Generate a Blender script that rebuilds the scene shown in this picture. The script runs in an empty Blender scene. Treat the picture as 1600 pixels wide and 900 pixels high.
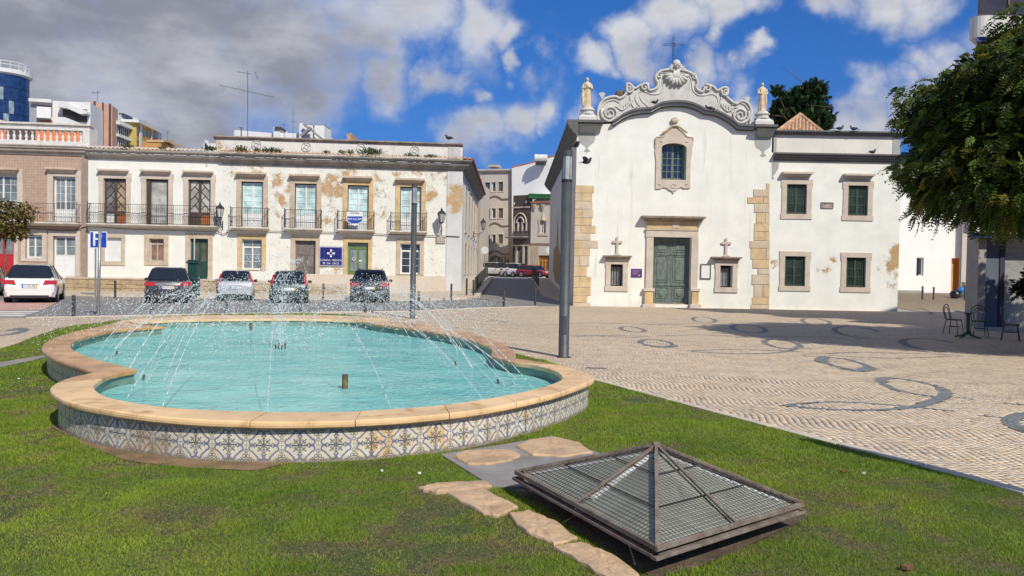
import bpy, bmesh, math, random
import numpy as np
from mathutils import Vector, Matrix
from mathutils.geometry import tessellate_polygon
R = math.radians
random.seed(7); np.random.seed(7)
S = bpy.context.scene
COL = S.collection

# ------------------------------------------------------------------ camera
EYE = Vector((0, 0, 1.65)); FL = 1200.0
_p, _r = math.atan(28 / FL), 0.018
FWD = Vector((0, math.cos(_p), -math.sin(_p)))
_u0 = Vector((0, math.sin(_p), math.cos(_p))); _r0 = Vector((1, 0, 0))
RGT = _r0 * math.cos(_r) + _u0 * math.sin(_r)
UPV = _u0 * math.cos(_r) - _r0 * math.sin(_r)
cd = bpy.data.cameras.new('camera'); cam = bpy.data.objects.new('camera', cd); COL.objects.link(cam)
cd.sensor_width = 36; cd.lens = 36 * FL / 1600; cd.clip_end = 3000; cd.clip_start = 0.05
m = Matrix.Identity(4)
for i in range(3):
    m[i][0], m[i][1], m[i][2], m[i][3] = RGT[i], UPV[i], -FWD[i], EYE[i]
cam.matrix_world = m
S.camera = cam

# ------------------------------------------------------------------ view, world, sun
S.view_settings.view_transform = 'Standard'; S.view_settings.look = 'None'
S.view_settings.exposure = 0.12; S.view_settings.gamma = 1
S.render.engine = 'CYCLES'
S.cycles.max_bounces = 6; S.cycles.transparent_max_bounces = 12
S.cycles.use_denoising = True
SUNV = Vector((0.62, -1.0, 1.08)).normalized()            # towards the sun
EL = math.asin(SUNV.z); AZ = math.atan2(SUNV.x, SUNV.y)
sd = bpy.data.lights.new('sun', 'SUN'); sun = bpy.data.objects.new('sun', sd); COL.objects.link(sun)
sd.energy = 4.1; sd.angle = R(0.5); sd.color = (1.0, 0.945, 0.82)
sun.rotation_euler = (-SUNV).to_track_quat('-Z', 'Y').to_euler()
sun.location = (20, -30, 40)

def ray(px, py):
    return FWD + RGT * ((px - 800) / FL) + UPV * ((450 - py) / FL)
def at(px, py, z=0.0):
    d = ray(px, py); t = (z - EYE.z) / d.z
    return EYE + d * t
def aty(px, py, Y):
    d = ray(px, py); return EYE + d * (Y / d.y)

# ------------------------------------------------------------------ node helpers
class E:
    """tiny expression wrapper round shader sockets"""
    def __init__(s, nt, sock): s.nt, s.s = nt, sock
    def _m(s, op, *a, clamp=False):
        n = s.nt.nodes.new('ShaderNodeMath'); n.operation = op; n.use_clamp = clamp
        for i, x in enumerate((s,) + a):
            if isinstance(x, E): s.nt.links.new(x.s, n.inputs[i])
            else: n.inputs[i].default_value = x
        return E(s.nt, n.outputs[0])
    def __add__(s, o): return s._m('ADD', o)
    def __radd__(s, o): return s._m('ADD', o)
    def __sub__(s, o): return s._m('SUBTRACT', o)
    def __rsub__(s, o): return (s * -1) + o
    def __mul__(s, o): return s._m('MULTIPLY', o)
    __rmul__ = __mul__
    def __truediv__(s, o): return s._m('DIVIDE', o)
    def abs(s): return s._m('ABSOLUTE')
    def sqrt(s): return s._m('SQRT')
    def min(s, o): return s._m('MINIMUM', o)
    def max(s, o): return s._m('MAXIMUM', o)
    def lt(s, o): return s._m('LESS_THAN', o)
    def gt(s, o): return s._m('GREATER_THAN', o)
    def clamp(s): return s._m('ADD', 0.0, clamp=True)
    def frac(s): return s._m('FRACT')
    def pw(s, o): return s._m('POWER', o)
    def ss(s, a, b, lo=0.0, hi=1.0):
        n = s.nt.nodes.new('ShaderNodeMapRange'); n.interpolation_type = 'SMOOTHSTEP'
        s.nt.links.new(s.s, n.inputs[0])
        for i, x in enumerate((a, b, lo, hi)): n.inputs[i + 1].default_value = x
        return E(s.nt, n.outputs[0])
def lnk(nt, a, b):
    nt.links.new(a.s if isinstance(a, E) else a, b)
def nnode(nt, typ, **kw):
    n = nt.nodes.new(typ)
    for k, v in kw.items(): setattr(n, k, v)
    return n
def noise(nt, vec, scale, detail=4, rough=0.55, dist=0.0, scl=None):
    if scl is not None:
        mp = nt.nodes.new('ShaderNodeMapping'); mp.inputs['Scale'].default_value = scl
        nt.links.new(vec, mp.inputs[0]); vec = mp.outputs[0]
    n = nt.nodes.new('ShaderNodeTexNoise'); nt.links.new(vec, n.inputs['Vector'])
    n.inputs['Scale'].default_value = scale; n.inputs['Detail'].default_value = detail
    n.inputs['Roughness'].default_value = rough; n.inputs['Distortion'].default_value = dist
    return E(nt, n.outputs['Fac'])
def mixc(nt, fac, a, b, mode='MIX'):
    n = nt.nodes.new('ShaderNodeMix'); n.data_type = 'RGBA'; n.blend_type = mode
    if isinstance(fac, E): nt.links.new(fac.s, n.inputs[0])
    else: n.inputs[0].default_value = fac
    for x, i in ((a, 6), (b, 7)):
        if isinstance(x, (tuple, list)): n.inputs[i].default_value = (x[0], x[1], x[2], 1)
        else: nt.links.new(x, n.inputs[i])
    return n.outputs[2]
def blobs(nt, vec, pts):
    """pts: (point, radius, weight) -> running maximum of soft blobs"""
    acc = None
    for p, r, w in pts:
        n = nt.nodes.new('ShaderNodeVectorMath'); n.operation = 'DISTANCE'
        nt.links.new(vec, n.inputs[0]); n.inputs[1].default_value = tuple(p)
        e = E(nt, n.outputs['Value']).ss(0.0, r, w, 0.0)
        acc = e if acc is None else acc.max(e)
    return acc

# ------------------------------------------------------------------ world: sky with clouds
W = bpy.data.worlds.new('World'); S.world = W; W.use_nodes = True
nt = W.node_tree; nt.nodes.clear()
out = nt.nodes.new('ShaderNodeOutputWorld'); bg = nt.nodes.new('ShaderNodeBackground')
sky = nt.nodes.new('ShaderNodeTexSky'); sky.sky_type = 'NISHITA'; sky.sun_disc = False
sky.sun_elevation = EL; sky.sun_rotation = AZ
sky.altitude = 100; sky.air_density = 1.0; sky.dust_density = 0.3; sky.ozone_density = 3.0
tc = nt.nodes.new('ShaderNodeTexCoord'); DV = tc.outputs['Generated']
hs = nt.nodes.new('ShaderNodeHueSaturation'); hs.inputs['Saturation'].default_value = 1.3
hs.inputs['Value'].default_value = 0.95
nt.links.new(sky.outputs[0], hs.inputs['Color'])
sepd = nt.nodes.new('ShaderNodeSeparateXYZ'); nt.links.new(DV, sepd.inputs[0])
skyc = mixc(nt, 1.0, hs.outputs[0], (0.50, 0.74, 1.08), 'MULTIPLY')
skyc = mixc(nt, E(nt, sepd.outputs[2]).ss(-.02, .42, .80, .10), skyc, (0.42, 1.45, 4.9))
CL = []   # pixel places of the cloud masses seen in the photograph: x, y, radius px, weight
for x, y, r, w in [(60, 60, 330, 1), (300, 120, 260, 1), (220, 20, 300, 1), (430, 80, 200, 1), (560, 40, 130, 1), (600, 110, 105, 1),
                   (680, 92, 60, .95), (450, 160, 120, .9), (620, 0, 110, 1), (740, 20, 90, .95), (790, 45, 50, .9), (200, 190, 120, .8), (330, 190, 90, .85),
                   (800, 92, 28, .8), (850, 92, 42, .9), (737, 128, 30, .8), (760, 200, 75, .9), (820, 190, 75, 1), (868, 172, 60, .95), (840, 135, 28, .6),
                   (930, 96, 45, .9), (990, 70, 68, 1), (1050, 40, 80, 1), (1120, 20, 75, 1), (1165, 15, 50, .9), (1125, 70, 34, .75),
                   (1110, 135, 55, .85), (1170, 140, 60, .9), (1200, 95, 30, .9), (1230, 170, 60, .7),
                   (1280, 5, 65, .9), (1370, 8, 85, 1), (1440, 15, 60, .95), (1450, 115, 65, 1), (1490, 95, 65, 1), (1400, 165, 65, .95),
                   (1335, 185, 65, .9), (1530, 130, 80, 1), (1620, 60, 100, .9), (1280, 190, 40, .7), (530, 205, 38, .8), (940, 190, 40, .6)]:
    d = ray(x, y).normalized(); CL.append((d, r / FL * 1.05, w))
for az, el, r, w in [(-70, 30, .6, 1), (-100, 55, .5, 1), (80, 25, .4, 1), (120, 45, .35, .9), (180, 20, .45, .95), (-150, 30, .5, 1), (20, 60, .3, .9), (-30, 62, .5, 1), (60, 65, .25, .9)]:
    CL.append((Vector((math.sin(R(az)) * math.cos(R(el)), math.cos(R(az)) * math.cos(R(el)), math.sin(R(el)))), r, w))
wv = nnode(nt, 'ShaderNodeTexNoise'); nt.links.new(DV, wv.inputs['Vector']); wv.inputs['Scale'].default_value = 9; wv.inputs['Detail'].default_value = 5
wv.inputs['Roughness'].default_value = .54
vs = nnode(nt, 'ShaderNodeVectorMath', operation='SUBTRACT'); nt.links.new(wv.outputs['Color'], vs.inputs[0]); vs.inputs[1].default_value = (.5, .5, .5)
vm = nnode(nt, 'ShaderNodeVectorMath', operation='SCALE'); nt.links.new(vs.outputs[0], vm.inputs[0]); vm.inputs['Scale'].default_value = 0.17
va = nnode(nt, 'ShaderNodeVectorMath', operation='ADD'); nt.links.new(DV, va.inputs[0]); nt.links.new(vm.outputs[0], va.inputs[1])
B = blobs(nt, va.outputs[0], CL)
n1 = noise(nt, DV, 7, 8, .6, scl=(1, 1, 1.6)); n2 = noise(nt, DV, 24, 6, .6, scl=(1, 1, 1.5))
dens = (B + (n1 - .5) * .85 + (n2 - .5) * .22).ss(0.06, 0.98)
thick = (B * .9 + (n1 - .5) * .9).ss(0.35, 0.95)
shade = noise(nt, DV, 5, 7, .58, scl=(1, 1, 2.2)).ss(.34, .66)
# the big bank on the west side is seen from its dark underside
west = blobs(nt, DV, [(ray(180, 130).normalized(), .75, 1.0), (ray(-300, 0).normalized(), .9, 1.0)])
litc = mixc(nt, shade, (4.3, 4.4, 4.8), (7.0, 7.0, 7.1))
darkc = mixc(nt, shade, (2.6, 2.65, 2.95), (5.4, 5.45, 5.7))
cl = mixc(nt, (west * .55 + thick * .55).ss(.35, 1.0), litc, darkc)
fin = mixc(nt, dens * .93, skyc, cl)
nt.links.new(fin, bg.inputs['Color']); bg.inputs['Strength'].default_value = 0.1
nt.links.new(bg.outputs[0], out.inputs[0])

# ------------------------------------------------------------------ materials
MATS = {}
def newmat(name):
    mt = bpy.data.materials.new(name); mt.use_nodes = True
    nt = mt.node_tree; b = nt.nodes['Principled BSDF']
    return mt, nt, b
def mat(name, col, rough=.65, var=.12, scale=2.5, bump=.15, bscale=35, metal=0.0, spec=.4, coat=0.0, dirt=None, dirtamt=.5, dirtscale=1.2, stretch=None):
    if name in MATS: return MATS[name]
    mt, nt, b = newmat(name)
    tc = nt.nodes.new('ShaderNodeTexCoord'); O = tc.outputs['Object']
    n = noise(nt, O, scale, 6, .6, scl=stretch).ss(.3, .7)
    c = mixc(nt, n, tuple(x * (1 - var) for x in col), tuple(min(1, x * (1 + var)) for x in col))
    if dirt:
        d = noise(nt, O, dirtscale, 8, .68, .4, scl=stretch).ss(.5, .72) * dirtamt
        c = mixc(nt, d, c, dirt)
    nt.links.new(c, b.inputs['Base Color'])
    b.inputs['Metallic'].default_value = metal; b.inputs['Specular IOR Level'].default_value = spec
    b.inputs['Coat Weight'].default_value = coat
    rr = noise(nt, O, scale * 3, 4) * .25 + (rough - .12)
    lnk(nt, rr.clamp(), b.inputs['Roughness'])
    if bump:
        bp = nt.nodes.new('ShaderNodeBump'); bp.inputs['Strength'].default_value = bump; bp.inputs['Distance'].default_value = .02
        lnk(nt, noise(nt, O, bscale, 5), bp.inputs['Height']); nt.links.new(bp.outputs[0], b.inputs['Normal'])
    MATS[name] = mt
    return mt
def matattr(name, rough=.7, bump=.3, bscale=60, var=.15, vscale=6, trans=0.0, spec=.3):
    """colour from the mesh attribute 'col'"""
    if name in MATS: return MATS[name]
    mt, nt, b = newmat(name)
    a = nt.nodes.new('ShaderNodeAttribute'); a.attribute_name = 'col'
    tc = nt.nodes.new('ShaderNodeTexCoord'); O = tc.outputs['Object']
    n = noise(nt, O, vscale, 6, .6).ss(.3, .7) * (2 * var) + (1 - var)
    cc = nt.nodes.new('ShaderNodeCombineColor')
    for i in range(3): lnk(nt, n, cc.inputs[i])
    c = mixc(nt, 1.0, a.outputs['Color'], cc.outputs[0], 'MULTIPLY')
    nt.links.new(c, b.inputs['Base Color']); b.inputs['Roughness'].default_value = rough
    b.inputs['Specular IOR Level'].default_value = spec
    if bump:
        bp = nt.nodes.new('ShaderNodeBump'); bp.inputs['Strength'].default_value = bump; bp.inputs['Distance'].default_value = .01
        lnk(nt, noise(nt, O, bscale, 4), bp.inputs['Height']); nt.links.new(bp.outputs[0], b.inputs['Normal'])
    if trans:
        t = nt.nodes.new('ShaderNodeBsdfTranslucent'); nt.links.new(c, t.inputs[0])
        ad = nt.nodes.new('ShaderNodeMixShader'); ad.inputs[0].default_value = trans
        nt.links.new(b.outputs[0], ad.inputs[1]); nt.links.new(t.outputs[0], ad.inputs[2])
        nt.links.new(ad.outputs[0], nt.nodes['Material Output'].inputs[0])
    MATS[name] = mt
    return mt
def glassmat(name, col, rough=.06, spec=.7):
    if name in MATS: return MATS[name]
    mt, nt, b = newmat(name)
    tc = nt.nodes.new('ShaderNodeTexCoord')
    c = mixc(nt, noise(nt, tc.outputs['Object'], 1.6, 4).ss(.35, .65), tuple(x * .7 for x in col), tuple(min(1, x * 1.25) for x in col))
    nt.links.new(c, b.inputs['Base Color']); b.inputs['Roughness'].default_value = rough
    b.inputs['Specular IOR Level'].default_value = spec
    MATS[name] = mt
    return mt

# ------------------------------------------------------------------ mesh builder
class MB:
    def __init__(s): s.v, s.f, s.uv = [], [], []
    def add(s, vs, fs, M=None):
        o = len(s.v)
        if M is not None: vs = [M @ Vector(v) for v in vs]
        s.v += [tuple(v) for v in vs]; s.f += [tuple(i + o for i in f) for f in fs]
        return s
    def box(s, x0, x1, y0, y1, z0, z1, M=None):
        if x0 > x1: x0, x1 = x1, x0
        if y0 > y1: y0, y1 = y1, y0
        if z0 > z1: z0, z1 = z1, z0
        return s.add([(x0, y0, z0), (x1, y0, z0), (x1, y1, z0), (x0, y1, z0), (x0, y0, z1), (x1, y0, z1), (x1, y1, z1), (x0, y1, z1)],
                     [(0, 3, 2, 1), (4, 5, 6, 7), (0, 1, 5, 4), (1, 2, 6, 5), (2, 3, 7, 6), (3, 0, 4, 7)], M)
    def hexa(s, a, b):   # two quads joined
        return s.add(list(a) + list(b), [(3, 2, 1, 0), (4, 5, 6, 7), (0, 1, 5, 4), (1, 2, 6, 5), (2, 3, 7, 6), (3, 0, 4, 7)])
    def prism(s, pts, y0, y1, M=None):       # outline in x,z pulled along y
        n = len(pts)
        ar = sum(pts[i][0] * pts[(i + 1) % n][1] - pts[(i + 1) % n][0] * pts[i][1] for i in range(n))
        if ar < 0: pts = pts[::-1]
        vs = [(x, y0, z) for x, z in pts] + [(x, y1, z) for x, z in pts]
        tri = tessellate_polygon([[Vector((x, z, 0)) for x, z in pts]])
        fs = []
        for a, b, c in tri:
            A = (pts[b][0] - pts[a][0]) * (pts[c][1] - pts[a][1]) - (pts[c][0] - pts[a][0]) * (pts[b][1] - pts[a][1])
            if A < 0: b, c = c, b
            fs += [(a, b, c), (a + n, c + n, b + n)]
        fs += [(i, i + n, (i + 1) % n + n, (i + 1) % n) for i in range(n)]
        return s.add(vs, fs, M)
    def slab(s, pts, z0, z1, M=None):        # outline in x,y pulled along z
        b = MB(); b.prism(pts, 0, 1)
        vs = [(x, z, z1 if y < .5 else z0) for x, y, z in b.v]
        return s.add(vs, [f[::1] for f in b.f], M)
    def tube(s, pts, r, n=6, closed=False, M=None, flat=1.0):
        pts = [Vector(p) for p in pts]; k = len(pts); vs = []
        rs = r if isinstance(r, (list, tuple)) else [r] * k
        prev = None
        for i, p in enumerate(pts):
            a = pts[(i - 1) % k] if (closed or i > 0) else p
            c = pts[(i + 1) % k] if (closed or i < k - 1) else p
            t = (c - a)
            t = t.normalized() if t.length > 1e-9 else Vector((0, 0, 1))
            if prev is None:
                u = t.orthogonal().normalized()
                if abs(t.z) < .9: u = Vector((0, 0, 1)).cross(t).normalized()
            else:
                u = prev - t * prev.dot(t)
                u = u.normalized() if u.length > 1e-6 else t.orthogonal().normalized()
            prev = u; w = t.cross(u)
            for j in range(n):
                an = 2 * math.pi * (j + .5) / n
                vs.append(p + (u * math.cos(an) + w * math.sin(an) * flat) * rs[i])
        fs = []
        for i in range(k if closed else k - 1):
            for j in range(n):
                a, b = i * n + j, i * n + (j + 1) % n; c, d = ((i + 1) % k) * n + (j + 1) % n, ((i + 1) % k) * n + j
                fs.append((a, b, c, d))
        if not closed: fs += [tuple(range(n))[::-1], tuple((k - 1) * n + j for j in range(n))]
        return s.add(vs, fs, M)
    def lathe(s, prof, n=12, M=None, cx=0, cy=0, sx=1, sy=1):
        vs = []
        for r, z in prof:
            for j in range(n):
                a = 2 * math.pi * j / n; vs.append((cx + r * math.cos(a) * sx, cy + r * math.sin(a) * sy, z))
        fs = []
        for i in range(len(prof) - 1):
            for j in range(n):
                fs.append((i * n + j, i * n + (j + 1) % n, (i + 1) * n + (j + 1) % n, (i + 1) * n + j))
        fs += [tuple(range(n))[::-1], tuple((len(prof) - 1) * n + j for j in range(n))]
        return s.add(vs, fs, M)
    def ball(s, c, r, n=10, m=6, M=None):
        rx, ry, rz = r if isinstance(r, (tuple, list)) else (r, r, r)
        vs, fs = [(c[0], c[1], c[2] - rz)], []
        for i in range(1, m):
            ph = -math.pi / 2 + math.pi * i / m
            for j in range(n):
                a = 2 * math.pi * j / n
                vs.append((c[0] + rx * math.cos(ph) * math.cos(a), c[1] + ry * math.cos(ph) * math.sin(a), c[2] + rz * math.sin(ph)))
        vs.append((c[0], c[1], c[2] + rz)); T = len(vs) - 1
        for j in range(n):
            fs.append((0, 1 + (j + 1) % n, 1 + j)); fs.append((T, 1 + (m - 2) * n + j, 1 + (m - 2) * n + (j + 1) % n))
            for i in range(m - 2):
                a = 1 + i * n; fs.append((a + j, a + (j + 1) % n, a + n + (j + 1) % n, a + n + j))
        return s.add(vs, fs, M)
    def mesh(s, name='m'):
        me = bpy.data.meshes.new(name); me.from_pydata(s.v, [], s.f); me.update(); return me
    def build(s, name, mt, parent=None, smooth=False, bevel=0.0, kind=None, label=None):
        me = s.mesh(name)
        if mt: me.materials.append(mt)
        if smooth:
            me.polygons.foreach_set('use_smooth', [True] * len(me.polygons))
        o = bpy.data.objects.new(name, me); COL.objects.link(o)
        if parent: o.parent = parent
        if bevel:
            bm = o.modifiers.new('b', 'BEVEL'); bm.width = bevel; bm.segments = 2; bm.limit_method = 'ANGLE'
        if kind: o['kind'] = kind
        if label: o['label'] = label
        return o
def tag(o, label, cat, group=None):
    o['label'] = label; o['category'] = cat
    if group: o['group'] = group
    return o
def thing(name, label, cat, loc=(0, 0, 0), rz=0.0, group=None):
    o = bpy.data.objects.new(name, None); COL.objects.link(o); o.empty_display_size = .2
    o.location = loc; o.rotation_euler = (0, 0, rz)
    return tag(o, label, cat, group)
def link(o, parent=None):
    COL.objects.link(o)
    if parent: o.parent = parent
    return o
CHILD = {}
def copytree(o, loc=None, rz=None, label=None, group=None, parent=None):
    c = o.copy(); COL.objects.link(c)
    if parent: c.parent = parent
    for ch in o.children: copytree(ch, parent=c)
    if loc is not None: c.location = loc
    if rz is not None: c.rotation_euler = (0, 0, rz)
    if label: c['label'] = label
    if group: c['group'] = group
    return c
def npmesh(name, V, F, mt, cols=None, parent=None, kind=None, nper=4, smooth=False):
    """V (n,3), F (m,nper) arrays; cols (n,3) point colours"""
    me = bpy.data.meshes.new(name)
    V = np.asarray(V, np.float32); F = np.asarray(F, np.int32)
    me.vertices.add(len(V)); me.vertices.foreach_set('co', V.ravel())
    me.loops.add(F.size); me.loops.foreach_set('vertex_index', F.ravel())
    me.polygons.add(len(F)); me.polygons.foreach_set('loop_start', np.arange(0, F.size, nper, dtype=np.int32))
    me.polygons.foreach_set('loop_total', np.full(len(F), nper, np.int32))
    if smooth: me.polygons.foreach_set('use_smooth', np.ones(len(F), bool))
    me.update(calc_edges=True)
    if cols is not None:
        a = me.color_attributes.new('col', 'FLOAT_COLOR', 'POINT')
        c4 = np.ones((len(V), 4), np.float32); c4[:, :3] = cols
        a.data.foreach_set('color', c4.ravel())
    if mt: me.materials.append(mt)
    o = bpy.data.objects.new(name, me); COL.objects.link(o)
    if parent: o.parent = parent
    if kind: o['kind'] = kind
    return o
def text(s, size, x, y, z, mt, parent, name='lettering', yaw=0.0, ext=.004, align='CENTER', M=None):
    cu = bpy.data.curves.new('t', 'FONT'); cu.body = s; cu.size = size; cu.align_x = align; cu.align_y = 'CENTER'; cu.extrude = ext
    to = bpy.data.objects.new('t', cu); COL.objects.link(to)
    dg = bpy.context.evaluated_depsgraph_get(); dg.update()
    me = bpy.data.meshes.new_from_object(to.evaluated_get(dg))
    bpy.data.objects.remove(to); bpy.data.curves.remove(cu)
    T = Matrix.Translation((x, y, z)) @ Matrix.Rotation(yaw, 4, 'Z') @ Matrix.Rotation(R(90), 4, 'X')
    if M is not None: T = M
    me.transform(T); me.materials.clear(); me.materials.append(mt); me.name = name
    o = bpy.data.objects.new(name, me); COL.objects.link(o)
    if parent: o.parent = parent
    return o
def inpoly(P, poly):
    x, y = P[:, 0], P[:, 1]; res = np.zeros(len(P), bool); n = len(poly)
    for i in range(n):
        x0, y0 = poly[i][0], poly[i][1]; x1, y1 = poly[(i + 1) % n][0], poly[(i + 1) % n][1]
        c = ((y0 > y) != (y1 > y))
        with np.errstate(divide='ignore', invalid='ignore'):
            xi = (x1 - x0) * (y - y0) / ((y1 - y0) if y1 != y0 else 1e-9) + x0
        res ^= c & (x < xi)
    return res
def distpl(P, pl):
    """distance of points to a polyline"""
    best = np.full(len(P), 1e9)
    for i in range(len(pl) - 1):
        a = np.array(pl[i][:2], float); b = np.array(pl[i + 1][:2], float); ab = b - a
        t = np.clip(((P[:, :2] - a) @ ab) / max(1e-9, ab @ ab), 0, 1)
        d = np.hypot(*(P[:, :2] - a - t[:, None] * ab).T); best = np.minimum(best, d)
    return best
def smooth_pl(pts, n=6, closed=False):
    """Catmull-Rom through points"""
    P = [Vector(p) for p in pts]; k = len(P); out = []
    for i in range(k if closed else k - 1):
        p0 = P[(i - 1) % k] if (closed or i > 0) else P[i]
        p1 = P[i]; p2 = P[(i + 1) % k]; p3 = P[(i + 2) % k] if (closed or i + 2 < k) else p2
        for j in range(n):
            t = j / n
            out.append(.5 * ((2 * p1) + (p2 - p0) * t + (2 * p0 - 5 * p1 + 4 * p2 - p3) * t * t + (3 * p1 - p0 - 3 * p2 + p3) * t ** 3))
    if not closed: out.append(P[-1])
    return out
# ================================================================== GROUND
def zg(x, y):
    """terrain height: the street beyond the square climbs about 0.9 m"""
    s = min(1, max(0, (x + 8) / 4)); t = min(1, max(0, (y - 38) / 22))
    return 0.9 * s * t
def sheet(name, poly, dz, mt, kind='structure', parent=None, label=None, step=3.0, thick=0.0):
    bm = bmesh.new()
    vs = [bm.verts.new((p[0], p[1], 0)) for p in poly]
    bm.faces.new(vs); bmesh.ops.triangulate(bm, faces=bm.faces[:])
    ys = [p[1] for p in poly]; xs = [p[0] for p in poly]
    for yc in list(np.arange(38, 60.1, 2.0)):
        if min(ys) < yc < max(ys):
            bmesh.ops.bisect_plane(bm, geom=bm.verts[:] + bm.edges[:] + bm.faces[:], plane_co=(0, yc, 0), plane_no=(0, 1, 0))
    for xc in (-8, -7, -6, -5, -4):
        if min(xs) < xc < max(xs):
            bmesh.ops.bisect_plane(bm, geom=bm.verts[:] + bm.edges[:] + bm.faces[:], plane_co=(xc, 0, 0), plane_no=(1, 0, 0))
    bmesh.ops.triangulate(bm, faces=bm.faces[:])
    for v in bm.verts: v.co.z = zg(v.co.x, v.co.y) + dz
    bmesh.ops.recalc_face_normals(bm, faces=bm.faces[:])
    if sum(f.normal.z for f in bm.faces) < 0: bmesh.ops.reverse_faces(bm, faces=bm.faces[:])
    if thick:
        be = [e for e in bm.edges if len(e.link_faces) == 1]
        r = bmesh.ops.extrude_edge_only(bm, edges=be)
        for v in [g for g in r['geom'] if isinstance(g, bmesh.types.BMVert)]: v.co.z -= thick
        bmesh.ops.recalc_face_normals(bm, faces=bm.faces[:])
    me = bpy.data.meshes.new(name); bm.to_mesh(me); bm.free(); me.materials.append(mt)
    o = bpy.data.objects.new(name, me); COL.objects.link(o)
    if parent: o.parent = parent
    if kind: o['kind'] = kind
    return o

M_earth = mat('earth', (.16, .13, .10), .95, .25, 1.5, .5, 30)
M_concrete = mat('concrete', (.33, .31, .28), .85, .15, 1.2, .3, 40, dirt=(.2, .18, .16))
M_kerb = mat('limestone_kerb', (.55, .47, .37), .75, .15, 3, .3, 50, dirt=(.35, .29, .22))
sheet('ground', [(-400, -60), (400, -60), (400, 900), (-400, 900)], -0.012, M_concrete)

# road with worn setts
mt, nt, b = newmat('road_setts')
O = nt.nodes.new('ShaderNodeTexCoord').outputs['Object']
vr = nnode(nt, 'ShaderNodeTexVoronoi', feature='DISTANCE_TO_EDGE'); nt.links.new(O, vr.inputs['Vector']); vr.inputs['Scale'].default_value = 7.5; vr.inputs['Randomness'].default_value = .55
vc = nnode(nt, 'ShaderNodeTexVoronoi'); nt.links.new(O, vc.inputs['Vector']); vc.inputs['Scale'].default_value = 7.5; vc.inputs['Randomness'].default_value = .55
sep = nt.nodes.new('ShaderNodeSeparateColor'); nt.links.new(vc.outputs['Color'], sep.inputs[0])
c = mixc(nt, E(nt, sep.outputs[0]), (.19, .185, .178), (.255, .247, .235))
c = mixc(nt, noise(nt, O, .5, 5).ss(.35, .7) * .5, c, (.24, .22, .19))
joint = E(nt, vr.outputs['Distance']).ss(.0, .05)
c = mixc(nt, joint, (.135, .13, .125), c)
nt.links.new(c, b.inputs['Base Color']); b.inputs['Roughness'].default_value = .7
bp = nt.nodes.new('ShaderNodeBump'); bp.inputs['Strength'].default_value = .6; bp.inputs['Distance'].default_value = .02
lnk(nt, joint, bp.inputs['Height']); nt.links.new(bp.outputs[0], b.inputs['Normal'])
M_road = mt

def P2(v): return (v.x, v.y)
# near edge of road traced in the photo, far edge by the buildings' pavement
near = [P2(at(x, y)) for x, y in [(-200, 497), (40, 497), (115, 496), (240, 493), (400, 490), (560, 488), (640, 487), (740, 482.5), (840, 479), (890, 478)]]
kerb_far = [(-34, 36.2), (-20, 37.6), (-8, 38.4), (-4.2, 38.9), (-2.4, 40.2), (-1.9, 42), (-1.7, 60), (-1.7, 76)]
road = near + [(2.6, 38.5), (1.7, 44), (1.5, 76), (40, 76), (40, 90), (-40, 90), (-40, 76)] + kerb_far[::-1]
sheet('road', road, -0.004, M_road)
# pink resin crossing with pale stripes on the left
M_pink = mat('pink_road_surface', (.50, .30, .25), .85, .15, 2, .2, 60)
M_white = mat('road_paint', (.66, .62, .54), .8, .12, 4, .15, 60, dirt=(.35, .32, .28))
pk = [P2(at(x, y)) for x, y in [(-200, 470), (93, 470), (66, 484), (-200, 486)]]
sheet('road_crossing_surface', pk, 0.000, M_pink)
for k, (ya, yb, xe) in enumerate([(486.2, 487.6, 58), (489.0, 490.6, 48), (492.0, 493.8, 38)]):
    q = [P2(at(x, y)) for x, y in [(-200, ya), (xe + 4, ya), (xe, yb), (-200, yb)]]
    sheet('road_marking', q, 0.004, M_white)
sheet('road_crossing_bed', [P2(at(x, y)) for x, y in [(-200, 485.9), (62, 485), (34, 495.5), (-200, 496.5)]], 0.0, mat('crossing_setts', (.35, .31, .27), .8, .2, 5, .3, 40))

# pavement beside the terraces (raised a kerb's height) and along the street
pav = kerb_far + [(-3.05, 76), (-3.05, 44.9), (-34, 42)]
sheet('pavement', pav, 0.10, mat('limestone_pavement', (.50, .41, .31), .8, .15, 6, .4, 60, dirt=(.36, .29, .22)), thick=.14)
sheet('pavement', [(2.6, 38.6), (3.2, 36.6), (3.2, 76), (1.5, 76), (1.7, 44)], 0.08, MATS['limestone_pavement'], thick=.12)

def resample(pl, n=None, step=None, z=0):
    P = [Vector((p.x, p.y, 0)) for p in pl]; L = [0]
    for a, b_ in zip(P, P[1:]): L.append(L[-1] + (b_ - a).length)
    n = n or max(2, round(L[-1] / step)); out = []; k = 0
    for i in range(n + 1):
        t = L[-1] * i / n
        while k < len(L) - 2 and L[k + 1] < t: k += 1
        f = (t - L[k]) / max(1e-9, L[k + 1] - L[k]); out.append(P[k].lerp(P[k + 1], min(1, max(0, f))))
    return out, L[-1]
# ------------------------------------------------------------------ lawn outline and small cobbles
LAWN = [P2(at(x, y)) for x, y in [(-330, 640), (-150, 586), (0, 546), (30, 536), (60, 524), (85, 516), (110, 510), (150, 505), (200, 499), (260, 495), (320, 491.5), (400, 489.5), (480, 489.5), (540, 491.5), (585, 496), (615, 503),
         (640, 510), (700, 522), (760, 532), (805, 553), (850, 563), (900, 582), (930, 596)]] + [(3.93, 5.81), (6.9, -.5), (7.5, -4), (-13, -4)]
_L = [Vector((p[0], p[1])) for p in LAWN]
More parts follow.
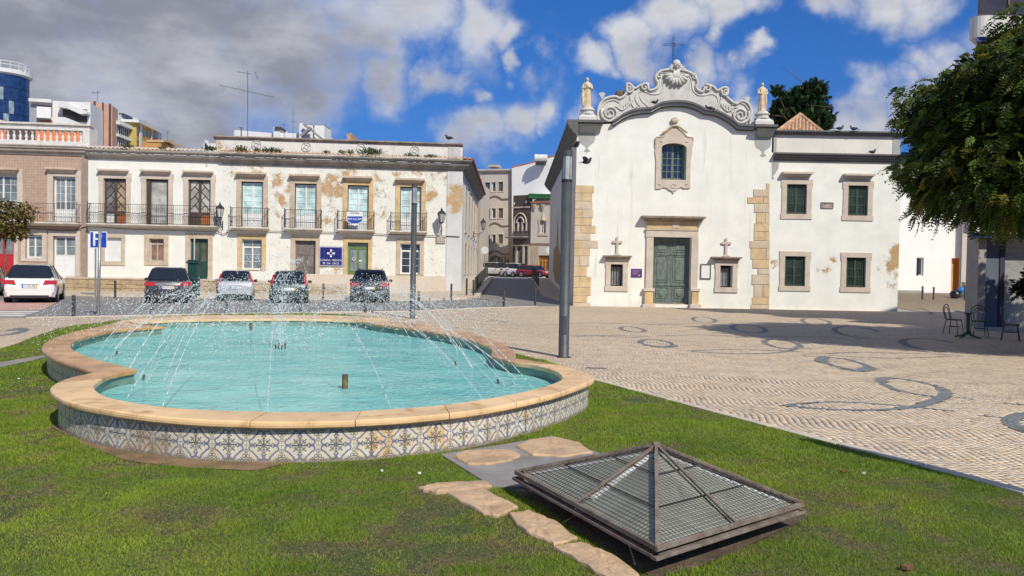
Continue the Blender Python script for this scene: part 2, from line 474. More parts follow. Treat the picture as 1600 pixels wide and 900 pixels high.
# dark basalt figures set in the pale cobbles
def W_(pts, n=5, closed=False):
    return [(p.x, p.y) for p in smooth_pl([at(x, y) for x, y in pts], n, closed)]
def ell(cx, cy, rx, ry, tilt=0.0, a0=0, a1=360, n=18):
    o = []
    for i in range(n + 1):
        a = R(a0 + (a1 - a0) * i / n); x = rx * math.cos(a); y = ry * math.sin(a)
        o.append((cx + x, cy + y + x * tilt))
    return o
FIG = []   # (polyline, half width)
FIG += [(W_(ell(988, 515, 19, 3.8, .12), 2), .06), (W_(ell(1026, 537, 25, 5.6, .10), 2), .06), (W_(ell(1222, 538, 28, 6.5, .12), 2), .065),
        (W_(ell(1319, 568.5, 38, 7, .17), 2), .065), (W_([(1020, 541), (1040, 543), (1052, 541)]), .13), (W_([(1325, 578), (1345, 580), (1356, 576)]), .14),
        (W_([(1284, 566), (1283, 561), (1290, 558)]), .12)]
FIG += [(W_([(1448, 632), (1470, 624), (1478, 614), (1462, 604), (1430, 596), (1395, 591), (1378, 591), (1376, 598), (1392, 607), (1425, 615), (1456, 620), (1475, 621.5)]), .055),
        (W_([(1440, 631), (1466, 624), (1476, 615), (1470, 608)]), .085), (W_([(1400, 591.5), (1379, 592), (1378, 598)]), .09), (W_([(1478, 620), (1520, 624)]), .03),
        (W_([(1226, 634), (1270, 629), (1330, 629), (1400, 634), (1436, 637)]), .05), (W_([(1226, 634), (1300, 640), (1365, 641), (1412, 638), (1440, 632), (1452, 630)]), .055),
        (W_([(1405, 638), (1440, 634), (1450, 630)]), .075), (W_([(1436, 637), (1490, 643)]), .03),
        (W_([(1620, 645), (1592, 649), (1578, 657), (1583, 665), (1605, 674), (1660, 684)]), .09), (W_([(1528, 649), (1578, 654)]), .03), (W_([(1562, 630), (1640, 635)]), .03),
        (W_([(1075, 549), (1130, 546.5), (1200, 548), (1250, 550)]), .045), (W_([(1085, 550), (1150, 553), (1210, 552), (1238, 547), (1250, 541)]), .06), (W_([(1240, 542), (1268, 546)]), .03),
        (W_([(1295, 553), (1340, 551), (1400, 552), (1480, 554)]), .045), (W_([(1260, 557), (1300, 559)]), .03), (W_([(1300, 556), (1400, 560), (1500, 556)]), .04),
        (W_([(1030, 525), (1090, 523.5), (1160, 526)]), .05), (W_([(900, 526), (960, 524), (1000, 526), (1010, 526)]), .05), (W_([(900, 524), (1000, 528)]), .04),
        (W_([(860, 507), (930, 505), (1010, 507)]), .05), (W_([(1010, 508), (1080, 506), (1140, 508)]), .05), (W_([(770, 501), (800, 503)]), .06), (W_([(700, 499), (760, 500), (790, 503)]), .05)]
FIG += [(W_(ell(1170, 514, 26, 6, .1), 2), .07), (W_(ell(1340, 519, 36, 8, .1, 60, 330), 2), .08), (W_(ell(1460, 540, 50, 9, .12, 80, 300), 2), .09), (W_(ell(1100, 500, 18, 4, .1), 2), .06),
        (W_(ell(1275, 503, 22, 5, .1, 120, 400), 2), .07), (W_([(1150, 528), (1250, 526), (1350, 530)]), .05), (W_([(1190, 512), (1300, 508), (1400, 514)]), .05), (W_(ell(1432, 487, 24, 4, .12, -90, 60), 2), .06),
        (W_([(0, 518), (15, 517), (32, 513), (38, 516), (25, 521), (0, 525)]), .09), (W_([(-60, 520), (0, 518)]), .05), (W_([(-60, 527), (0, 524)]), .05)]
FIG += [([P2(at(921, 575.5)), P2(at(938, 576))], .10)]   # drain lid beside the basin

# paving outline; the sheet under the stones is the dirt in their joints
plaza = [(-40, 20)] + [P2(at(-200, 497))] + near[1:] + [(3.2, 36.62), (19.8, 36.62), (19.8, 60), (70, 60), (70, -6), (-40, -6)]
M_joint = mat('cobble_joint_dirt', (.29, .22, .16), .95, .2, 5, .4, 60)
sheet('plaza_bed', plaza, -0.004, M_joint, step=5)

rows = []
sp = .070
RNG = np.random.RandomState(3)
def stones(x0, x1, y0, y1):
    us = np.arange(y0, y1, sp); vsn = np.arange(x0 - 1, x1 + 1, sp * 1.02)
    U, Vv = np.meshgrid(us, vsn, indexing='ij')
    j = np.arange(len(vsn))[None, :]
    U = U + RNG.uniform(0, sp, (1, len(vsn))) + RNG.uniform(-.005, .005, U.shape)
    per = 1.15
    off = .032 * np.sin(2 * np.pi * (U + .9 * np.sin(Vv * .37) + .35 * np.sin(Vv * 1.3 + 1)) / per) + .03 * np.sin(U * 1.9 + Vv * .8) + .05 * np.sin(U * .53 + Vv * .31)
    X = Vv + off + RNG.uniform(-.003, .003, U.shape)
    d = .001
    off2 = .032 * np.sin(2 * np.pi * (U + d + .9 * np.sin(Vv * .37) + .35 * np.sin(Vv * 1.3 + 1)) / per) + .03 * np.sin((U + d) * 1.9 + Vv * .8) + .05 * np.sin((U + d) * .53 + Vv * .31)
    sl = np.arctan((off2 - off) / d)
    return np.stack([X.ravel(), U.ravel()], 1), sl.ravel()
P, SL = stones(-20, 36, 4.5, 37.2)
P2b, SL2 = stones(12, 34, 37.2, 52)
P = np.vstack([P, P2b]); SL = np.concatenate([SL, SL2])
# keep what the square's view can hold, outside the lawn
keep = inpoly(P, plaza) & (~inpoly(P, LAWN)) & (np.abs(P[:, 0]) < P[:, 1] * .70 + 2.2)
P = P[keep]; SL = SL[keep]
dark = np.zeros(len(P), bool)
for pl, w in FIG:
    a = np.array(pl); bx = (P[:, 0] > a[:, 0].min() - .3) & (P[:, 0] < a[:, 0].max() + .3) & (P[:, 1] > a[:, 1].min() - .3) & (P[:, 1] < a[:, 1].max() + .3)
    idx = np.where(bx)[0]
    if len(idx): dark[idx[distpl(P[idx], pl) < max(w + .008, .04)]] = True
# lawn kerb zone stays free of cobbles
edge = np.array([LAWN[22], LAWN[23], LAWN[24]]); nk = distpl(P, edge) > .17
P, SL, dark = P[nk], SL[nk], dark[nk]
n = len(P)
base = np.array([.60, .482, .345]);
tone = RNG.normal(1, .07, n)[:, None]
big = (np.sin(P[:, 0] * .7 + 1.3 * np.sin(P[:, 1] * .35)) * np.sin(P[:, 1] * .5 + P[:, 0] * .2))[:, None] * .045
hue = RNG.uniform(-.03, .03, (n, 1)) * np.array([[1, 0, -1.]])
C = base * (tone + big) + hue
old = RNG.uniform(0, 1, n) < .03; C[old] *= .72
keep = ~dark; P, SL, C, n = P[keep], SL[keep], C[keep], int(keep.sum())
dist = P[:, 1]
hh = sp * .5 - .0024
def quads(P, SL, hx, hy, z, ir=.0026, taper=0):
    tn = np.tan(SL); k = len(P); r = np.random.RandomState(9)
    corners = []
    for sx, sy in ((-1, -1), (1, -1), (1, 1), (-1, 1)):
        lx = sx * (hx - taper) + r.uniform(-ir, ir, k); ly = sy * (hy - taper) + r.uniform(-ir, ir, k)
        corners.append(np.stack([P[:, 0] + lx + ly * tn, P[:, 1] + ly, z], 1))
    return np.stack(corners, 1)   # k,4,3
zz = np.array([zg(x, y) for x, y in P]) if False else np.where(P[:, 1] > 38, .9 * np.clip((P[:, 1] - 38) / 22, 0, 1) * np.clip((P[:, 0] + 8) / 4, 0, 1), 0)
zt = zz + .005 + RNG.uniform(-.0012, .0012, n)
order = np.argsort(P[:, 1] + np.where(P[:, 0] > .69 * P[:, 1] + .15, 100, 0)); big300 = order[:300]
M_cob = matattr('cobble_limestone', .72, .12, 70, .09, 2.2, spec=.25)
nearm = np.zeros(n, bool); nearm[dist < 12] = True; nearm[big300] = False
# near stones: chamfered tops with sides
T = quads(P, SL, hh + .0008, hh + .0012, zt, taper=.0005); Bq = quads(P, SL, hh + .0010, hh + .0014, zz - .002)
def stonemesh(idx, name, sides=True, parent=None, kind=None):
    t, bq, c = T[idx], Bq[idx], C[idx]; k = len(idx)
    if sides:
        V = np.concatenate([t, bq], 1).reshape(-1, 3); o = (np.arange(k) * 8)[:, None]
        fs = [np.array([[0, 1, 2, 3]]) + o] + [np.array([[a + 4, b_ + 4, b_, a]]) + o for a, b_ in ((0, 1), (1, 2), (2, 3), (3, 0))]
        F = np.stack(fs, 1).reshape(-1, 4); cc = np.repeat(c, 8, 0)
        cc = cc.reshape(k, 8, 3).copy(); cc = cc.reshape(-1, 3)
    else:
        V = t.reshape(-1, 3); F = np.arange(4 * k).reshape(-1, 4); cc = np.repeat(c, 4, 0)
    return npmesh(name, V, F, M_cob, cc, parent, kind)
PLZ = bpy.data.objects.new('plaza', None); COL.objects.link(PLZ); PLZ['kind'] = 'structure'
stonemesh(np.where(nearm)[0], 'small_cobbles', True, PLZ, 'stuff')
farm = (~nearm); farm[big300] = False
stonemesh(np.where(farm)[0], 'distant_cobbles', False, PLZ, 'stuff')
for i in big300: stonemesh(np.array([i]), 'cobble', True, PLZ)

# dark basalt inlay: short setts laid end to end along each figure
iv, ic = [], []
for pl, w in FIG:
    q, Lq_ = resample([Vector((a[0], a[1], 0)) for a in pl], step=.07)
    for a, b_ in zip(q, q[1:]):
        d = (b_ - a).normalized(); nr_ = Vector((-d.y, d.x, 0)); g = d * .004; k_ = max(1, round(2 * w / .065))
        for j in range(k_):
            w0, w1 = -w + 2 * w * j / k_ + .003, -w + 2 * w * (j + 1) / k_ - .003; zq_ = zg(a.x, a.y) + .006 + RNG.uniform(-.001, .001)
            for p, ww in ((a + g, w0), (b_ - g, w0), (b_ - g, w1), (a + g, w1)): c_ = p + nr_ * ww; iv.append((c_.x, c_.y, zq_))
            ic += [np.array([.20, .215, .225]) * RNG.normal(1, .10)] * 4
iv = np.array(iv); io = iv.reshape(-1, 4, 3)
ok_ = ~inpoly(io[:, 0, :2], LAWN); io = io[ok_]; ic = np.array(ic).reshape(-1, 4, 3)[ok_]
for k_ in range(len(io)):      # wind every sett upwards
    q = io[k_]; ar_ = (q[1, 0] - q[0, 0]) * (q[2, 1] - q[0, 1]) - (q[2, 0] - q[0, 0]) * (q[1, 1] - q[0, 1])
    if ar_ < 0: io[k_] = q[::-1]
npmesh('dark_inlay_setts', io.reshape(-1, 3), np.arange(len(io) * 4).reshape(-1, 4), M_cob, ic.reshape(-1, 3), PLZ, 'stuff')

# pale kerb between lawn and cobbles, stone by stone
KER = bpy.data.objects.new('lawn_kerb', None); COL.objects.link(KER); KER['kind'] = 'structure'
def kerbrun(a, b_, w, L, z0, z1, parent, mt, name='kerb_stone', gap=.008):
    a, b_ = Vector((a[0], a[1])), Vector((b_[0], b_[1])); d = b_ - a; tot = d.length; d = d / tot; nrm = Vector((-d.y, d.x)); k = max(1, round(tot / L)); L = tot / k
    for i in range(k):
        s0, s1 = a + d * (i * L + gap), a + d * ((i + 1) * L - gap)
        o1, o2 = random.uniform(-.004, .004), random.uniform(-.004, .004)
        pts = [s0 + nrm * o1, s1 + nrm * o2, s1 + nrm * (w + o2), s0 + nrm * (w + o1)]
        zz = [zg(p.x, p.y) for p in pts]; dz = random.uniform(-.004, .004)
        mb = MB(); mb.hexa([(p.x, p.y, q + z0) for p, q in zip(pts, zz)], [(p.x, p.y, q + z1 + dz) for p, q in zip(pts, zz)])
        mb.build(name, mt, parent, bevel=.006)
e0, e1, e2 = LAWN[22], LAWN[23], LAWN[24]
kerbrun(e0, e1, .12, .9, -.05, .022, KER, M_kerb)
kerbrun(e1, e2, .12, .9, -.05, .022, KER, M_kerb)
kerbrun(LAWN[21], LAWN[22], .10, .8, -.05, .020, KER, M_kerb)
# road kerbs along the terraces
KR = bpy.data.objects.new('road_kerb', None); COL.objects.link(KR); KR['kind'] = 'structure'
for q in range(1, len(kerb_far) - 2): kerbrun(kerb_far[q + 1], kerb_far[q], .16, 1.2, -.05, .115, KR, M_kerb)
for q in range(1, len(near) - 2): kerbrun(near[q], near[q + 1], .16, 1.2, -.04, .03, KR, M_kerb)

# ------------------------------------------------------------------ lawn
mt, nt, b = newmat('lawn_soil')
O = nt.nodes.new('ShaderNodeTexCoord').outputs['Object']
c = mixc(nt, noise(nt, O, 1.7, 8, .65).ss(.4, .62), (.065, .10, .016), (.14, .105, .05))
c = mixc(nt, noise(nt, O, 30, 4).ss(.4, .7), c, (.03, .045, .01))
nt.links.new(c, b.inputs['Base Color']); b.inputs['Roughness'].default_value = .95
bp = nt.nodes.new('ShaderNodeBump'); bp.inputs['Strength'].default_value = .9; bp.inputs['Distance'].default_value = .03
lnk(nt, noise(nt, O, 45, 5), bp.inputs['Height']); nt.links.new(bp.outputs[0], b.inputs['Normal'])
lawn_o = sheet('lawn', LAWN, 0.004, mt)

def vnoise(P, s, seed=0):
    r = np.random.RandomState(seed); G = r.uniform(0, 1, (64, 64)); x, y = P[:, 0] / s + 100, P[:, 1] / s + 100
    xi, yi = np.floor(x).astype(int), np.floor(y).astype(int); fx, fy = x - xi, y - yi; fx = fx * fx * (3 - 2 * fx); fy = fy * fy * (3 - 2 * fy)
    g = lambda a, b: G[a % 64, b % 64]
    return (g(xi, yi) * (1 - fx) + g(xi + 1, yi) * fx) * (1 - fy) + (g(xi, yi + 1) * (1 - fx) + g(xi + 1, yi + 1) * fx) * fy
# ================================================================== FOUNTAIN
ZC = .365; ZW = .20
def pxs(l, z=ZC, n=8): return smooth_pl([at(x, y, z).xy.to_3d() for x, y in l], n)
NL, NR = (149, 582), (806, 560)           # outer notches (pixels of the photograph, unprojected to the cap's height)
NBL, NBR = (178, 505), (608, 501)
CLf, CRt = (214, 577), (766, 556)          # inner cusps
CBL, CBR = (255, 510), (583, 506)
LOBES = {
 'front': (pxs([NL, (110, 590), (85, 600), (78, 609), (90, 620), (125, 632), (207, 646), (300, 655), (412, 659), (500, 658.5), (577, 656), (650, 651), (750, 640), (850, 620), (905, 603), (929, 590), (906, 579), (876, 571), (840, 565), NR]),
           pxs([CLf, (172, 586), (149, 600), (151, 610), (175, 622), (250, 635), (340, 641), (425, 643), (500, 643), (577, 641), (700, 631.5), (800, 616), (862, 600), (878, 590), (866, 579), (835, 570), (800, 565), CRt])),
 'right': (pxs([NR, (804, 549), (790, 539), (765, 529), (725, 518), (680, 509.5), (640, 504), NBR]),
           pxs([CRt, (768, 547), (757, 539), (728, 530), (690, 521.5), (650, 515), (615, 510), CBR])),
 'back': (pxs([NBR, (598, 497), (560, 494.5), (500, 492.5), (400, 492), (300, 493.5), (225, 497), (190, 501), NBL]),
          pxs([CBR, (565, 502), (520, 499.5), (460, 498.3), (380, 498.3), (300, 499.6), (240, 502), (209, 506), CBL])),
 'left': (pxs([NBL, (150, 511), (110, 519.5), (76, 532), (65, 545), (83, 559), (118, 571.5), NL]),
          pxs([CBL, (185, 515), (142, 523.5), (116, 533), (112, 543), (130, 554.5), (168, 566), CLf])),
}
FO = thing('fountain', 'large low fountain basin with limestone coping and blue and white tiled wall on the lawn', 'fountain')
M_cap = mat('coping_limestone', (.75, .51, .27), .45, .18, 1.3, .15, 40, spec=.4, dirt=(.50, .27, .09), dirtamt=1.3, dirtscale=3.4)
M_wet = mat('coping_limestone_wet', (.56, .31, .12), .33, .3, 2.2, .08, 40, spec=.5, dirt=(.34, .16, .05), dirtamt=1.1, dirtscale=3.0, coat=.12)
OUTALL, INALL = [], []
for nm in ('front', 'right', 'back', 'left'):
    o_, i_ = LOBES[nm]
    ns = {'front': 13, 'right': 8, 'back': 9, 'left': 9}[nm]
    sub = 8
    po, Lo = resample(o_, ns * sub); pi_, Li = resample(i_, ns * sub)
    OUTALL += po[:-1]; INALL += pi_[:-1]
    for k in range(ns):
        mb = MB(); idx = range(k * sub, (k + 1) * sub + 1); top, g = [], .004
        vs = []; cnt = 0
        for q in idx:
            a, b_ = po[q], pi_[q]; t = (po[min(q + 1, len(po) - 1)] - po[max(q - 1, 0)]).normalized()
            sh = Vector((0, 0, 0))
            if q == idx[0] and k > 0: sh = t * g
            if q == idx[-1] and k < ns - 1: sh = -t * g
            a, b_ = a + sh, b_ + sh; d = (b_ - a).normalized()
            # bull-nosed section
            for pt, z in ((a + d * .020, ZC - .062), (a + d * .003, ZC - .050), (a, ZC - .030), (a + d * .003, ZC - .010), (a + d * .016, ZC), (b_ - d * .014, ZC), (b_ - d * .002, ZC - .012), (b_, ZC - .05), (b_ - d * .02, ZC - .062)):
                vs.append((pt.x, pt.y, z))
            cnt += 1
        fs = []; S9 = 9
        for q in range(cnt - 1):
            for w in range(S9):
                fs.append((q * S9 + w, q * S9 + (w + 1) % S9, (q + 1) * S9 + (w + 1) % S9, (q + 1) * S9 + w))
        fs += [tuple(range(S9))[::-1], tuple((cnt - 1) * S9 + w for w in range(S9))]
        mb.add(vs, fs)
        dz = random.uniform(-.002, .002)
        wet = (nm == 'left') or (nm == 'front' and k in (0, 12)) or (nm == 'right')
        ob = mb.build('coping_stone', M_wet if wet else M_cap, FO); ob.location.z = dz

# inner wall and floor
M_in = mat('basin_wall_algae', (.20, .30, .25), .35, .25, 2.5, .1, 20, dirt=(.10, .16, .09), dirtamt=.7, dirtscale=2, stretch=(1, 1, 3))
M_floor = mat('basin_floor_paint', (.42, .72, .70), .7, .06, 1.0, 0)
def ringwall(pl, z0, z1, name, mt, parent, inset=0.0, flip=False):
    vs, fs = [], []; n = len(pl); C0 = Vector((-3.8, 12.9, 0))
    for i, p in enumerate(pl):
        q = p + (C0 - p).normalized() * inset
        vs += [(q.x, q.y, z0), (q.x, q.y, z1)]
    for i in range(n):
        j = (i + 1) % n; fs.append((2 * i, 2 * j, 2 * j + 1, 2 * i + 1) if not flip else (2 * i, 2 * i + 1, 2 * j + 1, 2 * j))
    mb = MB(); mb.add(vs, fs); return mb.build(name, mt, parent, smooth=False)
def cleanring(pl, off):
    """offset a closed ring inwards (positive) along its own normals"""
    n = len(pl); out = []; ar = sum(pl[i].x * pl[(i + 1) % n].y - pl[(i + 1) % n].x * pl[i].y for i in range(n)); sg = 1 if ar > 0 else -1
    for i in range(n):
        t = (pl[(i + 1) % n] - pl[(i - 1) % n]).normalized(); out.append(pl[i] + Vector((-t.y, t.x, 0)) * off * sg)
    return out
inw = cleanring(INALL, -.03)
ringwall(inw, -.32, ZC - .055, 'basin_wall', M_in, FO)
sl = cleanring(INALL, .12)       # the ledge with the pipe inside the wall
mb = MB(); n = len(INALL)
vs = []
for p, q in zip(inw, sl): vs += [(p.x, p.y, ZW - .05), (q.x, q.y, ZW - .05), (q.x, q.y, -.3)]
fs = []
for i in range(n):
    j = (i + 1) % n; fs += [(3 * i, 3 * j, 3 * j + 1, 3 * i + 1), (3 * i + 1, 3 * j + 1, 3 * j + 2, 3 * i + 2)]
mb.add(vs, fs); mb.build('basin_ledge', mat('basin_ledge', (.42, .55, .47), .5, .2, 3, .1), FO)
fl = MB(); fl.slab([(p.x, p.y) for p in inw], -.34, -.30); fl.build('basin_floor', M_floor, FO)
# submerged pipe with small nozzles
M_dkm = mat('dark_bronze', (.07, .065, .055), .5, .3, 8, .2)
pipe = cleanring(INALL, .16)[::2]
MB().tube([(p.x, p.y, ZW - .028) for p in pipe], .014, 6, closed=True).build('ring_pipe', mat('pipe_green', (.17, .24, .20), .5, .3, 5), FO, smooth=True)

# water surface
mt, nt, b = newmat('pool_water')
O = nt.nodes.new('ShaderNodeTexCoord').outputs['Object']
c = mixc(nt, noise(nt, O, 1.4, 7, .65, .5, scl=(.6, 1.4, 1)).ss(.32, .68), (.22, .69, .66), (.40, .86, .81))
foam = (noise(nt, O, 1.3, 3, .5).ss(.44, .66) * noise(nt, O, 15, 6, .75, .8).ss(.48, .66))
c = mixc(nt, foam * .55, c, (.75, .88, .87))
nt.links.new(c, b.inputs['Base Color']); b.inputs['Roughness'].default_value = .07; b.inputs['IOR'].default_value = 1.33
b.inputs['Specular IOR Level'].default_value = .5
wv1 = noise(nt, O, 11, 3, .6, .6, scl=(1, 1.3, 1)); wv2 = noise(nt, O, 34, 3, .6, .3); wv3 = noise(nt, O, 4, 2)
bp = nt.nodes.new('ShaderNodeBump'); bp.inputs['Strength'].default_value = 1.0; bp.inputs['Distance'].default_value = .065
lnk(nt, wv1 * noise(nt, O, 1.1, 3).ss(.3, .65, .35, 1.3) + wv2 * .3 + wv3 * .5, bp.inputs['Height']); nt.links.new(bp.outputs[0], b.inputs['Normal'])
tr = nt.nodes.new('ShaderNodeBsdfTransparent'); tr.inputs[0].default_value = (.62, .93, .90, 1)
ms = nt.nodes.new('ShaderNodeMixShader'); ms.inputs[0].default_value = .82
nt.links.new(tr.outputs[0], ms.inputs[1]); nt.links.new(b.outputs[0], ms.inputs[2]); nt.links.new(ms.outputs[0], nt.nodes['Material Output'].inputs[0])
wb = MB();
pts = [(p.x, p.y) for p in cleanring(INALL, -.02)]
tri = tessellate_polygon([[Vector((x, y, 0)) for x, y in pts]])
wb.add([(x, y, ZW) for x, y in pts], [t if ((pts[t[1]][0] - pts[t[0]][0]) * (pts[t[2]][1] - pts[t[0]][1]) - (pts[t[2]][0] - pts[t[0]][0]) * (pts[t[1]][1] - pts[t[0]][1])) > 0 else t[::-1] for t in tri])
wo = wb.build('water', mt, kind='structure')

# tiled outer wall: plinth core, then tiles one by one
wall = cleanring(OUTALL, .075)
ringwall(wall, -.05, ZC - .06, 'outer_wall', mat('basin_render', (.36, .33, .29), .9, .2, 4, .4, 40, dirt=(.2, .17, .13)), FO, flip=False)
mt, nt, b = newmat('azulejo')
uvn = nt.nodes.new('ShaderNodeUVMap'); sp_ = nt.nodes.new('ShaderNodeSeparateXYZ'); nt.links.new(uvn.outputs[0], sp_.inputs[0])
u, v = E(nt, sp_.outputs[0]), E(nt, sp_.outputs[1])
def ring(cx, cy, r, w): return (((u - cx) * (u - cx) + (v - cy) * (v - cy)).sqrt() - r).abs().lt(w)
def disc(cx, cy, r): return ((u - cx) * (u - cx) + (v - cy) * (v - cy)).sqrt().lt(r)
s_ = u + v; d_ = (u - v).abs()
diag = ((s_ - 1.02).abs().lt(.072)) * (d_.lt(.42))
c1 = ring(.19, .66, .17, .050) * ((v - u).gt(.36)); c2 = ring(.66, .19, .17, .050) * ((u - v).gt(.36))
blue = diag.max(c1).max(c2)
rr = (u * u + v * v).sqrt()
star = (rr.lt(.43)) * (((u.min(v)).lt(.035)).max(d_.lt(.045)).max(ring(.27, .13, .05, .02)).max(ring(.13, .27, .05, .02)))
star = star.max((rr - .09).abs().lt(.028)).max(disc(.42, .05, .045)).max(disc(.05, .42, .045)).max(disc(.31, .31, .05))
U1, V1 = 1 - u, 1 - v
r2 = (U1 * U1 + V1 * V1).sqrt()
fan = ((r2 - .33).abs().lt(.022)).max((r2 - .2).abs().lt(.025)).max((r2.lt(.46)) * ((U1 - V1).abs().lt(.03))).max(ring(.90, .62, .09, .024)).max(ring(.62, .90, .09, .024)).max(disc(.95, .45, .035)).max(disc(.45, .95, .035)).max(ring(.97, .30, .07, .02)).max(ring(.30, .97, .07, .02))
O = nt.nodes.new('ShaderNodeTexCoord').outputs['Object']
cream = mixc(nt, noise(nt, O, 6, 5).ss(.3, .7), (.60, .55, .44), (.72, .68, .58))
oi = nt.nodes.new('ShaderNodeObjectInfo')
cream = mixc(nt, E(nt, oi.outputs['Random']) * .35, cream, (.66, .53, .32))
och = blobs(nt, O, [((-1.12, 6.60, .16), .40, .62), ((-.70, 6.72, .20), .40, .62), ((-2.0, 6.4, .05), .3, .3), ((.3, 7.7, .15), .4, .4), ((-3.2, 6.6, .2), .6, .35)])
cream = mixc(nt, (och + (noise(nt, O, 5, 6, .6, 1.2, scl=(1.6, 1.6, .7)) - .5) * 3.0).ss(.40, .60) * .75, cream, (.66, .40, .12))
cream = mixc(nt, noise(nt, O, 2.0, 7, .7).ss(.5, .75) * .5, cream, (.50, .42, .29))
c = mixc(nt, (star.max(fan)) * .82, cream, (.055, .07, .11))
c = mixc(nt, blue * .9, c, mixc(nt, noise(nt, O, 5, 3).ss(.3, .7), (.085, .115, .26), (.17, .20, .32)))
stain = (noise(nt, O, 2.2, 6, .65).ss(.56, .70))
c = mixc(nt, stain * .55, c, (.30, .20, .10))
low = E(nt, nnode(nt, 'ShaderNodeSeparateXYZ').outputs[2]); nt.links.new(O, low.s.node.inputs[0])
c = mixc(nt, ((.075 - low) * 14 + (noise(nt, O, 12, 5) - .5) * 1.5).ss(.2, .9) * .75, c, (.17, .14, .10))
nt.links.new(c, b.inputs['Base Color']); b.inputs['Roughness'].default_value = .28; b.inputs['Specular IOR Level'].default_value = .5
M_az = mt
def tilemesh(quads4):
    """each item: (a,b outward normal frame) -> slab with uv on the front"""
    V, F, UV = [], [], []
    for (p0, p1, z0, z1, nrm, fu, fv) in quads4:
        o = len(V); t = nrm * .006
        f = [(p0.x + t.x, p0.y + t.y, z0), (p1.x + t.x, p1.y + t.y, z0), (p1.x + t.x, p1.y + t.y, z1), (p0.x + t.x, p0.y + t.y, z1)]
        bk = [(p0.x - t.x, p0.y - t.y, z0), (p1.x - t.x, p1.y - t.y, z0), (p1.x - t.x, p1.y - t.y, z1), (p0.x - t.x, p0.y - t.y, z1)]
        V += f + bk
        F += [(o, o + 1, o + 2, o + 3), (o, o + 4, o + 5, o + 1), (o + 1, o + 5, o + 6, o + 2), (o + 2, o + 6, o + 7, o + 3), (o + 3, o + 7, o + 4, o)]
        q = [(0, 0), (1, 0), (1, 1), (0, 1)]; q = [((1 - a) if fu else a, (1 - b_) if fv else b_) for a, b_ in q]
        UV += q + [q[0]] * 4 + [q[1]] * 4 + [q[2]] * 4 + [q[3]] * 4
    me = bpy.data.meshes.new('tile'); me.from_pydata(V, [], F); uvl = me.uv_layers.new(name='UVMap')
    for i, w in enumerate(UV): uvl.data[i].uv = w
    me.materials.append(M_az); return me
tl, _ = resample(wall + [wall[0]], step=.1475); tl = tl[:-1]; nt_ = len(tl) - len(tl) % 2
tl, _ = resample(wall + [wall[0]], n=nt_)
Tq = []
ar = sum(wall[i].x * wall[(i + 1) % len(wall)].y - wall[(i + 1) % len(wall)].x * wall[i].y for i in range(len(wall)))
for i in range(nt_):
    a, b_ = tl[i], tl[i + 1]
    if ar < 0: a, b_ = b_, a
    d = (b_ - a).normalized(); nrm = Vector((d.y, -d.x, 0)); a2, b2 = a + d * .0018, b_ - d * .0018
    for r_ in (0, 1):
        z0 = .006 + r_ * .148; Tq.append((a2, b2, z0, z0 + .1445, nrm * random.uniform(.7, 1.2), i % 2 == 0, r_ == 1, ((a + b_) / 2).y, nrm))
# row 0 has the star at its top, row 1 at its bottom
vis, hid = [], []
for q in Tq:
    mid = (q[0] + q[1]) / 2; facing = (-mid).normalized().dot(q[8])
    (vis if (facing > -.1 and q[7] < 13.2) else hid).append(q)
vis.sort(key=lambda q: q[7]); hid += vis[300:]; vis = vis[:300]
flipv = lambda q: (q[0], q[1], q[2], q[3], q[4], q[5], not q[6])
for q in vis:
    ob = bpy.data.objects.new('tile', tilemesh([flipv(q)])); link(ob, FO)
ob = bpy.data.objects.new('tiles_of_far_side', tilemesh([flipv(q) for q in hid])); link(ob, FO); ob['kind'] = 'stuff'

# standing pipes and nozzle cluster
CEN = at(438, 545, ZW)
def cylat(x, y, z0, z1, r, name, mt, parent):
    o = MB().lathe([(r, z0), (r, z1 - .006), (r * .82, z1), (r * .8, z1 - .01)], 10, cx=x, cy=y).build(name, mt, parent); return o
M_rustpipe = mat('rusty_pipe', (.11, .085, .045), .8, .5, 14, .6, 30, dirt=(.30, .20, .06), dirtamt=.8, dirtscale=9)
for x, y, h, lab in ((539, 607, .17, 'short rusty overflow pipe standing in the water at the near side of the basin'), (392, 515, .16, 'small dark pipe standing in the water near the far rim of the basin')):
    p = at(x, y, ZW); o = cylat(p.x, p.y, ZW - .5, ZW + h, .036, 'overflow_pipe', M_rustpipe, None); tag(o, lab, 'pipe')
for k in range(4):
    cylat(CEN.x + (k - 1.5) * .055, CEN.y, ZW - .5, ZW + .07 + (k % 2) * .03, .014, 'nozzle', M_dkm, FO)
NOZ = {}
for nm, (x, y) in {'west': (130, 556), 'southwest': (187, 602), 'east': (752, 575), 'southeast': (820, 606)}.items():
    p = at(x, y, ZW); NOZ[nm] = p
    mb = MB(); d = (CEN - p).normalized()
    mb.tube([(p.x, p.y, ZW - .02), (p.x + d.x * .45, p.y + d.y * .45, ZW - .02)], .018, 6).tube([(p.x + d.x * .45, p.y + d.y * .45, ZW - .02), (p.x + d.x * .47, p.y + d.y * .47, ZW + .06)], .014, 6)
    mb.build('nozzle_arm', M_dkm, FO)

